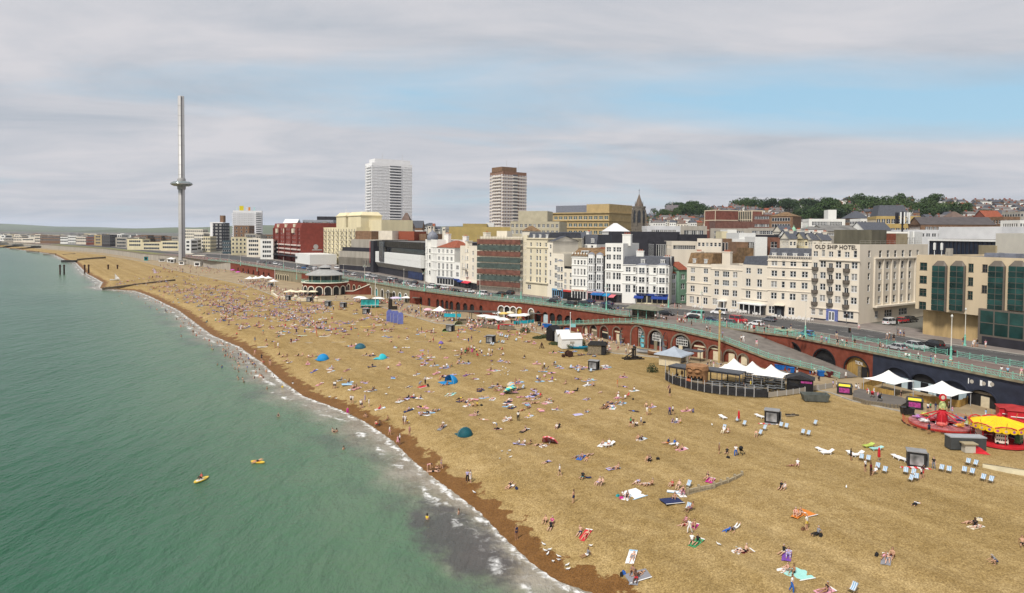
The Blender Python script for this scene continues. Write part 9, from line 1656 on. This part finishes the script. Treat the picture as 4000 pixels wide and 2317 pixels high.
listp(zN,'1272 842 wk white black|1362 747 so grey black white|1457 772 sk black black sky|1542 832 so - black|1582 832 su - brown|1502 842 so - red white|1762 872 so - black|1702 872 su - cream white|1102 792 su - pink pink|1032 632 so - purple blue|1242 637 sk - white white|1432 622 su - purple pink|952 542 sk - pink pink|742 522 su white cream white|692 507 so - brown|602 432 sk black black|642 457 so - black|692 452 so - black|832 442 so black brown|882 442 so - cream|962 462 sk white white|1002 457 so - brown|1062 452 so - green|385 502 st black black|412 532 cr - red|487 562 st - black|302 432 wk - pink|546 347 st - brown|586 347 st white white|452 317 sk - grey|440 640 sw - black|530 710 sw white black|767 790 sw white white|640 830 sw yellow yellow|450 850 sw - yellow|95 535 sw - black|55 610 sw - -|85 715 sw - -|150 730 sw - black|165 770 sw - -|100 735 sw - -|590 1185 sw - black','b')
listp(zA,'190 1172 st black black|310 1195 ch cream grey|350 1200 ch black black|525 1227 st pink grey|572 1232 wk sky blue|682 1257 st black black|730 1257 st white grey|772 1267 wk red black|852 1262 st black brown|1132 1312 wk white black|1100 1300 st brown black|1350 1372 ch white grey|1385 1382 ch white black|1477 1397 wk white black|1602 1422 st navy blue|1642 1422 st white red|1172 1192 wk white grey|1196 1182 st white brown|1236 1212 st black black|1276 1157 st navy black|1302 1162 wk white blue|1336 1167 st grey navy|895 1102 wk white pink|1916 1252 st maroon grey|2012 1272 wk white white|2028 1267 wk white cream|2056 1272 st black grey|2140 1277 wk pink white|1720 1445 ch navy blue|1810 1450 bn cream brown','u')
listp(zB,'620 990 wk white grey|655 1005 st white black|712 1015 st white brown|738 1020 wk white navy|762 1025 st black black|870 1040 st red cream|890 1045 wk white maroon|910 1042 st maroon brown|930 1045 st white red|945 1042 wk cream white|1010 1070 st black black|1160 1120 st white black|1190 1130 wk maroon black|1355 1080 st pink grey|1315 1180 st lilac grey|1500 1225 wk white black|1520 1225 st white white|1650 1270 st pink white|1535 1100 st black white|1560 1105 wk white brown|1600 1110 st white white|1625 1120 st red black|1675 1085 wk brown black|1725 1140 st black grey|1755 1110 bn black black|845 890 st pink pink|870 895 wk black black|905 890 st black white|500 975 ch black white|530 980 ch white black|470 960 st black black|720 875 ch cream black|740 880 ch white grey','u')
listp(zF,'2355 422 st sky black|2490 430 wk pink cream|2295 410 st white grey','u')
listp(zF,'765 447 st white white|640 542 wk lilac brown|670 537 st cream white|865 577 st white grey|890 577 wk white white|978 622 st red brown|988 632 wk white cream|1040 612 wk white white|1080 655 st pink lilac|1112 672 wk black sky|1306 652 st black black|1572 777 st white navy|1596 772 st green black|1646 767 wk navy grey|1775 772 st black black|1810 802 wk pink lilac|1940 902 st navy navy|1582 992 st navy black|2140 842 st sky white|2475 1072 st black black|2040 1002 bn black brown|2170 850 ch grey navy|440 440 st white black|470 430 wk white navy|500 470 ch black black','l')
listp(zG,'1026 382 st grey grey|1070 387 st blue blue|1040 420 ch maroon black|195 235 wk black brown|215 238 st white grey|235 240 st brown black|180 225 st white white|110 215 st white white|140 215 wk white grey|45 190 st black black|65 192 st black navy|378 180 st white white|340 255 wk lilac white|650 270 st yellow grey|905 430 ch maroon brown|935 440 ch white black|960 435 ch pink brown|1120 460 st white grey|1160 455 ch cream white|700 290 ch pink red|720 310 st white maroon|745 300 wk white black|770 310 st lilac white|790 295 wk cream pink|735 330 ch white red|960 330 st sky blue|690 320 ch red white|775 345 ch maroon white','l')
listp(zI,'430 400 ch white black|455 395 ch black navy|515 390 st brown black|905 270 st pink white|990 265 ch black grey|1265 520 ch - black|1360 520 st yellow yellow|1800 360 ch brown black|1830 365 st maroon grey|1930 360 st black white|2000 340 st white grey|2050 345 wk black black|2140 355 st white sky|2165 350 wk white blue|595 190 ch pink maroon|830 250 ch black grey|870 250 st white black','l')
PEOPLE.sort(key=lambda q:q[0].length);NIND=300
LAND=[(o.location.copy(),o['label']) for o in col.objects if o.parent is None and 'label' in o and o.get('category') in ('tent','parasol','kiosk','groyne','hut','fairground ride','sun lounger','board','canopy','winch','bush','bin','boat','car','lamp post','poster board','shelter','building') and 'group' not in o and o.location.length<420]
used_l={};rp=random.Random(21);CROWD=[]
def near_land(p):return min(LAND,key=lambda q:(q[0]-p).xy.length)[1]
def person(p,po,a,b,tw,idx):
 rz=rp.uniform(-.5,.5)+(RAD(130) if po in ('so','sk','su','ch','pe') else rp.uniform(0,6.28));sunk=po=='sw';po2='st' if sunk else po;sc=rp.uniform(.93,1.04);sk=rp.choices(range(5),[6,4,4,3,1])[0];hk=rp.choice(['dark','dark','brown','brown','blond','grey'] if not sunk else ['dark','brown'])
 fem=a=='-' and rp.random()<.5;base=p-Vector((0,0,(1.0 if not sunk or True else 0) if sunk else .0))
 what=('bare chested' if a=='-' and not fem else ('in %s bikini top' % (b if b!='-' else 'black') if a=='-' else 'in %s top' % a));bt='swimwear' if b=='-' else ('%s %s' % (b,'swim briefs' if fem else ('swim shorts' if a=='-' else ('trousers' if idx % 3==0 else 'shorts'))))
 if a==b and a!='-':what='in %s dress' % a if idx % 2 else 'in %s top' % a;bt='' if idx % 2 else '%s shorts' % b
 lab='person %s %s%s' % ('wading waist deep' if sunk else POSEW[po],what,(' and '+bt) if bt else '')
 if tw:lab+=' on %s towel' % tw
 if lab in used_l:
  l2='%s with %s hair' % (lab,hk)
  if l2 in used_l or len(l2.split())>16:l2=lab+' near '+' '.join(near_land(p).split()[:max(3,15-len(lab.split()))])
  lab=l2
 used_l[lab]=used_l.get(lab,0)+1;lab=' '.join(lab.split()[:16])
 B_,ms=body_of(po2);t=obj('person',B_);set_mat(t,SKIN[sk]);t.location=base;t.rotation_euler=(0,0,rz);t.scale=(sc,)*3;tag(t,lab,'person','people on and around the beach')
 if po in ('su','pr','so','pe') and p.z<LZ:lay(t,p,rz)
 def wear(nm,kind,c):g_=obj(nm,garment(po2,kind),t);set_mat(g_,c)
 wear('hair','hair',HAIR[hk])
 if a=='-':
  c=CM[b if b!='-' else 'black']
  if fem:wear('bikini_top','bra',c)
  wear('swimwear','briefs' if fem else 'shorts',c)
 elif a==b and idx % 2:wear('dress','dress',CM[a])
 else:wear('top','shirt',CM[a]);wear('trousers' if idx % 3==0 else 'shorts','trousers' if idx % 3==0 else 'shorts',CM[b if b!='-' else 'black'])
 if tw:
  l2='%s beach towel under %s' % (tw,lab.replace(' on %s towel' % tw,'').replace('person ','person ',1));l2=' '.join(l2.split()[:16])
  towel(p+Vector((cos(rz)*.15,sin(rz)*.15,0)),rz,tw,l2)['group']='beach towels'
 return t
for i,(p,po,a,b,tw) in enumerate(PEOPLE):
 if i<NIND:person(p,po,a,b,tw,i)
 else:CROWD.append((p,'st' if po=='sw' else po,a,b,tw,po=='sw'))
pal=[k for k in CLO if k not in ('lilac','purple','magenta')]+['lilac'];rc=random.Random(77)
cent=[]
for _ in range(620):
 py=rc.triangular(1070,1340,1150);px=rc.uniform(420,2050) if rc.random()<.6 else rc.uniform(520,1250);p=onb(px,py)
 d,s_=sdist(np.array([[p.x,p.y]]),SHORE);e,t_=sdist(np.array([[p.x,p.y]]),EDGE)
 if d[0]*s_[0]>9 and e[0]*t_[0]<-3 and p.y>180 and not (px>1500 and py>1260 and rc.random()<.5):cent.append(p)
for c in cent:
 for k in range(rc.choice([2,3,4,5,6,8])):
  q=c+Vector((rc.gauss(0,2.4),rc.gauss(0,2.4),0));q.z=float(beach_z([[q.x,q.y]])[0][0]);CROWD.append((q,rc.choice(['so','so','sk','sk','su','pr','su','so','ch','st','pe']),rc.choice(['-','-','-','white','black','pink','lilac','navy']),rc.choice(pal),rc.choice([None,'white','white','pink','cream','brown','blue','grey','sky','maroon']),False))
for _ in range(330):
 py=rc.uniform(1075,1345);px=rc.uniform(480,2100);p=onb(px,py);d,s_=sdist(np.array([[p.x,p.y]]),SHORE);e,t_=sdist(np.array([[p.x,p.y]]),EDGE)
 if d[0]*s_[0]>2 and e[0]*t_[0]<-1:CROWD.append((p,rc.choice(['st','wk','so','sk','su','pr','st']),rc.choice(['-','-','white','black','grey','red','navy']),rc.choice(pal),None,False))
for _ in range(95):
 p=onb(rc.uniform(1050,2450),rc.uniform(1330,1620));d,s_=sdist(np.array([[p.x,p.y]]),SHORE)
 if d[0]*s_[0]>9:
  for k in range(rc.choice([1,2,2,3])):q=p+Vector((rc.gauss(0,1.1),rc.gauss(0,1.1),0));q.z=float(beach_z([[q.x,q.y]])[0][0]);CROWD.append((q,rc.choice(['so','sk','su','pr','su','pe']),rc.choice(['-','-','white','black','lilac']),rc.choice(pal),rc.choice([None,'white','pink','lilac','sky','navy']),False))
for _ in range(190):
 py=rc.uniform(1085,1480);px=np.interp(py,[1085,1145,1215,1290,1390,1480],[470,560,720,830,960,1080])-abs(rc.gauss(0,1))*60;p=at(px,py,0);d,s_=sdist(np.array([[p.x,p.y]]),SHORE)
 if d[0]*s_[0]<-1:CROWD.append((p-Vector((0,0,rc.uniform(0,.35))),'st','-',rc.choice(['black','navy','red','green','blue']),None,True))
def walk_pts(n,line,off0,off1,z,y0,y1,poses):
 k=0
 while k<n:
  s_=rc.uniform(0,len(line)-1.001);q=polyat(line,s_)
  if not (y0<q.y<y1):continue
  d=(line[min(int(s_)+1,len(line)-1)]-line[int(s_)]).normalized();nrm=Vector((d.y,-d.x,0));o=q+nrm*rc.uniform(off0,off1);o.z=z;CROWD.append((o,rc.choice(poses),rc.choice(['white','white','black','grey','navy','red','pink','sky','cream','brown']),rc.choice(['black','navy','grey','white','cream','brown','blue']),None,False));k+=1
PR=resample(PAR[1:24],3.0);ER=resample(EDGE[1:22],3.0)
walk_pts(150,PR,.8,9,UZ+.14,150,640,['st','wk','wk','st','ch']);walk_pts(330,ER,1.0,11,LZ+.02,175,620,['st','wk','ch','ch','st','so'])
for zf,x0,x1,y0,y1,n in ((zC,560,930,1158,1212,95),(zC,60,430,1075,1110,40),(zD,480,960,1090,1150,130),(zD,1180,1420,1195,1215,25),(zD,1440,1700,1190,1225,30),(zD,150,450,990,1040,60),(zC,820,1200,1120,1165,40)):
 for _ in range(n):CROWD.append((at(*zf(rc.uniform(x0,x1),rc.uniform(y0,y1)),LZ+.02),rc.choice(['ch','ch','ch','st']),rc.choice(['white','pink','black','navy','cream','-','grey','red']),rc.choice(pal),None,False))
for _ in range(170):x=rc.uniform(2150,2500);CROWD.append((at(*zE(rc.uniform(1500,2500),rc.uniform(600,680)),LZ+.02),rc.choice(['st','wk','ch']),rc.choice(['white','pink','black','navy','grey']),rc.choice(pal),None,False))
def build_crowd():
 PL=list(CLO)
 mats_=[SKIN[0],SKIN[1],SKIN[2],SKIN[3],HAIR['dark'],HAIR['brown']]+[CM[k] for k in PL];ci={k:6+i for i,k in enumerate(PL)};lo={}
 for po in POSES:
  me,ms=grow(po,0,False);n=len(me.vertices);co=np.zeros(n*3);me.vertices.foreach_get('co',co);lo[po]=(co.reshape(-1,3),[tuple(p.vertices) for p in me.polygons],ms);bpy.data.meshes.remove(me)
 VS=[];FS=[];MI=[];off=0
 for p,po,a,b,tw,sunk in CROWD:
  co,fs,ms=lo[po];rz=rc.uniform(-.6,.6)+(RAD(130) if po in ('so','sk','su','ch','pe') else rc.uniform(0,6.28));c_,s_=cos(rz),sin(rz);k=rc.uniform(.95,1.08);x=co[:,0]*c_-co[:,1]*s_;y=co[:,0]*s_+co[:,1]*c_
  VS.append(np.column_stack([x*k+p.x,y*k+p.y,co[:,2]*k+p.z-(1.05 if sunk else 0)]));FS+=[tuple(i+off for i in f) for f in fs]
  m=np.full(len(fs),rc.choice([0,0,1,2,3]));fem=rc.random()<.5
  if a!='-':m[ms['shirt']]=ci[a]
  elif fem:m[ms['bra']]=ci[b if b!='-' else 'black']
  m[ms['shorts' if (a!='-' or not fem) else 'briefs']]=ci[b if b!='-' else 'black'];m[ms['hair']]=rc.choice([4,4,5]);MI+=m.tolist();off+=len(co)
 me=bpy.data.meshes.new('crowd');me.from_pydata(np.concatenate(VS).tolist(),[],FS)
 for m in mats_:me.materials.append(m)
 me.polygons.foreach_set('material_index',MI);me.update();tag(obj('crowd',me),'dense crowd of bathers, walkers and drinkers along the far beach',None,None,'stuff')
 mb=MB()
 for p,po,a,b,tw,sunk in CROWD:
  if tw:an=rc.uniform(0,3.1);c_,s_=cos(an),sin(an);mb.mi=PL.index(tw);mb.add([(p.x+c_*x-s_*y,p.y+s_*x+c_*y,p.z+.06) for x,y in ((-.5,-1),(.5,-1),(.5,1),(-.5,1))],[(0,1,2,3)])
 tag(obj('far_towels',mb,mt=[CM[k] for k in PL]),'beach towels lying among the far crowd',None,None,'stuff')
build_crowd()
for i,(x,y,lab,m) in enumerate(((1980,350,'yellow edged paddle board carrying a kneeling person in red',yelb),(2535,175,'yellow and orange kayak with a paddler leaning over',yelb))):
 p=at(*zoom(0,1737,2.517)(x,y),.05);board(lab,p,RAD(72 if i==0 else -15),2.5 if i==0 else 2.2,.9,m,whb if i==0 else mat('board_orange',(.60,.18,.03),.4,.1,1),name='paddle_board' if i==0 else 'kayak');t=person(p+Vector((0,0,.16)),'sk' if i==0 else 'pr','red' if i==0 else '-','black',None,3);t['label']=['person kneeling in red top on the yellow edged paddle board','person leaning over the end of the yellow and orange kayak'][i]
def gull_proto():
 t=thing('seagull','x','seagull');w=mat('gull_white',(.78,.78,.76),.7,.05);mb=MB();n=8;prof=[(-.26,.03,.16),(-.16,.07,.17),(0,.095,.19),(.12,.085,.22),(.17,.05,.28),(.20,.055,.34),(.245,.03,.35),(.26,.008,.345)];vs=[]
 for y,r,z in prof:vs+=[(r*cos(2*pi*k/n),y,z+r*sin(2*pi*k/n)) for k in range(n)]
 mb.add(vs,[(j*n+k,j*n+(k+1)%n,(j+1)*n+(k+1)%n,(j+1)*n+k) for j in range(len(prof)-1) for k in range(n)]);obj('body',mb,t,mt=w,smooth=True)
 for s_ in (-1,1):obj('wing',MB().add([(.085*s_,.10,.24),(.10*s_,-.1,.24),(.03*s_,-.38,.17),(.11*s_,-.05,.17)],[(0,1,2),(0,2,3)]),t,mt=mat('gull_grey',(.34,.36,.38),.7,.1));obj('leg',MB().tube((.035*s_,0,0),(.035*s_,0,.12),.01,n=4).box(.015*s_-.02,.015*s_+.04,0,.06,0,.01),t,mt=mat('gull_leg',(.6,.35,.2),.6,.1))
 obj('bill',MB().tube((0,.25,.345),(0,.32,.335),.014,.004,5),t,mt=mat('gull_bill',(.6,.42,.05),.6,.1));return t
GU=gull_proto();k=0
for zf,x,y in [(zQ,a,b) for a,b in ((310,1085),(325,1148),(372,1138),(352,1180),(458,1205),(405,1255),(458,1240),(545,1290),(553,1330),(775,1100))]+[(zP,a,b) for a,b in ((1915,672),(1990,665),(1968,695),(1893,745),(2000,728),(1640,1075),(222,133),(282,150),(775,105),(803,45))]+[(zO,a,b) for a,b in ((1165,455),(1310,490),(1350,508),(1300,535),(1335,582),(1380,560),(1400,540),(1280,605),(1380,600),(1040,705),(1850,875))]+[(zR,770,428),(zQ,2030,1085),(zI,885,985),(zN,1220,955),(zN,1300,975),(zN,1915,920),(zN,1300,185)]:
 c=GU if k==0 else clone(GU);k+=1;c.location=onb(*zf(x,y));c.rotation_euler=(0,0,rc.uniform(0,6.28));c.scale=(.9,)*3;c['label']='white seagull standing on the shingle';c['group']='seagulls on the beach'
def bag(p,m,lab,s_=1.0):
 t=thing('beach_bag',lab,'bag',p,rc.uniform(0,3),None,s_);obj('body',MB().add([(-.3,-.18,0),(.3,-.18,0),(.3,.18,0),(-.3,.18,0),(-.24,-.13,.32),(.24,-.13,.32),(.24,.13,.32),(-.24,.13,.32)],[(0,1,5,4),(1,2,6,5),(2,3,7,6),(3,0,4,7),(4,5,6,7)]),t,mt=m);obj('handle',MB().path([(-.15,0,.32),(-.1,0,.46),(.1,0,.46),(.15,0,.32)],.02,4),t,mt=bkp)
for zf,x,y,c,lab in ((zQ,1040,605,'teal','teal bag beside the white sheet'),(zQ,1075,625,'magenta','magenta bag beside the white sheet'),(zQ,1435,238,'black','black bag left on the open sand'),(zQ,2125,225,'black','black bag in front of the pushchair'),(zQ,1100,1362,'blue','blue cool box by the grey blanket'),(zQ,1075,1380,'black','black bag beside the blue cool box'),(zQ,45,530,'navy','navy cool bag beside the lying group'),(zR,520,900,'black','black bag behind the person in grey'),(zR,345,838,'brown','brown bag at the feet of the person in yellow'),(zR,2360-290,745,'cream','round cream bag beside the lying pair'),(zR,1068,1090,'black','dark bag at the head of the sunbathing pair'),(zG,1300,1140,'black','black bag beside the walking child'),(zG,1190,910,'black','small black bag beside the red chair'),(zO,1010,1025,'black','large black bag by the picnic group'),(zR,2085,745,'white','round white bag beside the lying pair')):bag(onb(*zf(x,y)),CM[c],lab,.8)
for zf,x,y,w,l,c,lab,a in ((zQ,1195,585,2.3,2.6,'white','large white sheet spread on the sand',.4),(zQ,1570,650,2.4,1.8,'navy','patterned navy blanket under the reader',.3),(zR,365,675,1.7,2.0,'orange','peach blanket beside the sitting pair',.5),(zR,320,1275,1.6,2.2,'aqua','aqua blanket with pink edge beside the sitting pair',.2),(zQ,1240,1390,2.2,1.6,'grey','grey blanket under the group with the cool box',.2),(zP,1465,790*0+785*0+778,2.6,1.6,'sky','wide sky blue sheet on the sand',.3) if False else (zN,1460,795,3.0,1.8,'sky','wide sky blue sheet on the sand',.3),(zP,1130,32,1.8,1.3,'red','bright red cloth held by a bending person',.5),(zG,650,1060,1.6,1.2,'lilac','empty lilac towel on the sand',.3),(zQ,1615,565,2.2,.8,'white','white mat beside the buried groyne',-.3)):
 p=onb(*zf(x,y));t=thing('blanket',lab,'blanket',p+Vector((0,0,.02)),a);lay(t,p,a);vs=[(w*(j/3-.5),l*(i/3-.5),.04+.025*sin(i*2.1+j*1.3)) for i in range(4) for j in range(4)];c_=obj('cloth',MB().add(vs,[(i*4+j,i*4+j+1,i*4+j+5,i*4+j+4) for i in range(3) for j in range(3)]),t,mt=CM[c],smooth=True);obj('hem',MB().box(-w/2,w/2,-l/2,-l/2+.1,.06,.085),c_,mt=CM['white' if c!='white' else 'sky'])
def pram(p,m,lab):
 t=thing('pushchair',lab,'pushchair',p,RAD(-40));obj('seat',MB().add([(-.25,-.1,.5),(.25,-.1,.5),(.25,.35,.45),(-.25,.35,.45),(-.25,-.3,1.0),(.25,-.3,1.0)],[(0,1,2,3),(0,4,5,1)]),t,mt=m);obj('hood',MB().lathe([(.3,0),(.27,.18),(.15,.3),(0,.33)],10),t,(0,-.15,.9),mt=m);obj('frame',MB().path([(-.25,.5,.1),(-.25,0,.5),(-.25,-.55,1.05),(.25,-.55,1.05),(.25,0,.5),(.25,.5,.1)],.02,5),t,mt=bkp)
 for x in (-.28,.28):
  for y in (-.35,.5):obj('wheel',MB().tube((x-.02,y,.12),(x+.02,y,.12),.12,n=10),t,mt=tyre)
pram(onb(*zQ(2255,190)),CM['black'],'black pushchair pulled across the sand');pram(at(*zF(1028,635),LZ+.62),CM['red'],'red pushchair on the raised platform');pram(at(*zF(1100,672),LZ+.62),CM['black'],'black pushchair on the raised platform')
def haze():
 mb=MB().box(-31500,31500,-3500,31500,-6,330);m=bpy.data.materials.new('haze_air');m.use_nodes=True;N=m.node_tree.nodes;L=m.node_tree.links;N.remove(N['Principled BSDF']);v=N.new('ShaderNodeVolumePrincipled');dv(v,'Color',(.80,.88,1.0,1));dv(v,'Density',HAZE);dv(v,'Anisotropy',.1);L.new(v.outputs[0],N['Material Output'].inputs['Volume']);tag(obj('haze',mb,mt=m),'thin blue sea haze over the whole scene',None,None,'stuff')
HAZE=4e-5
haze()
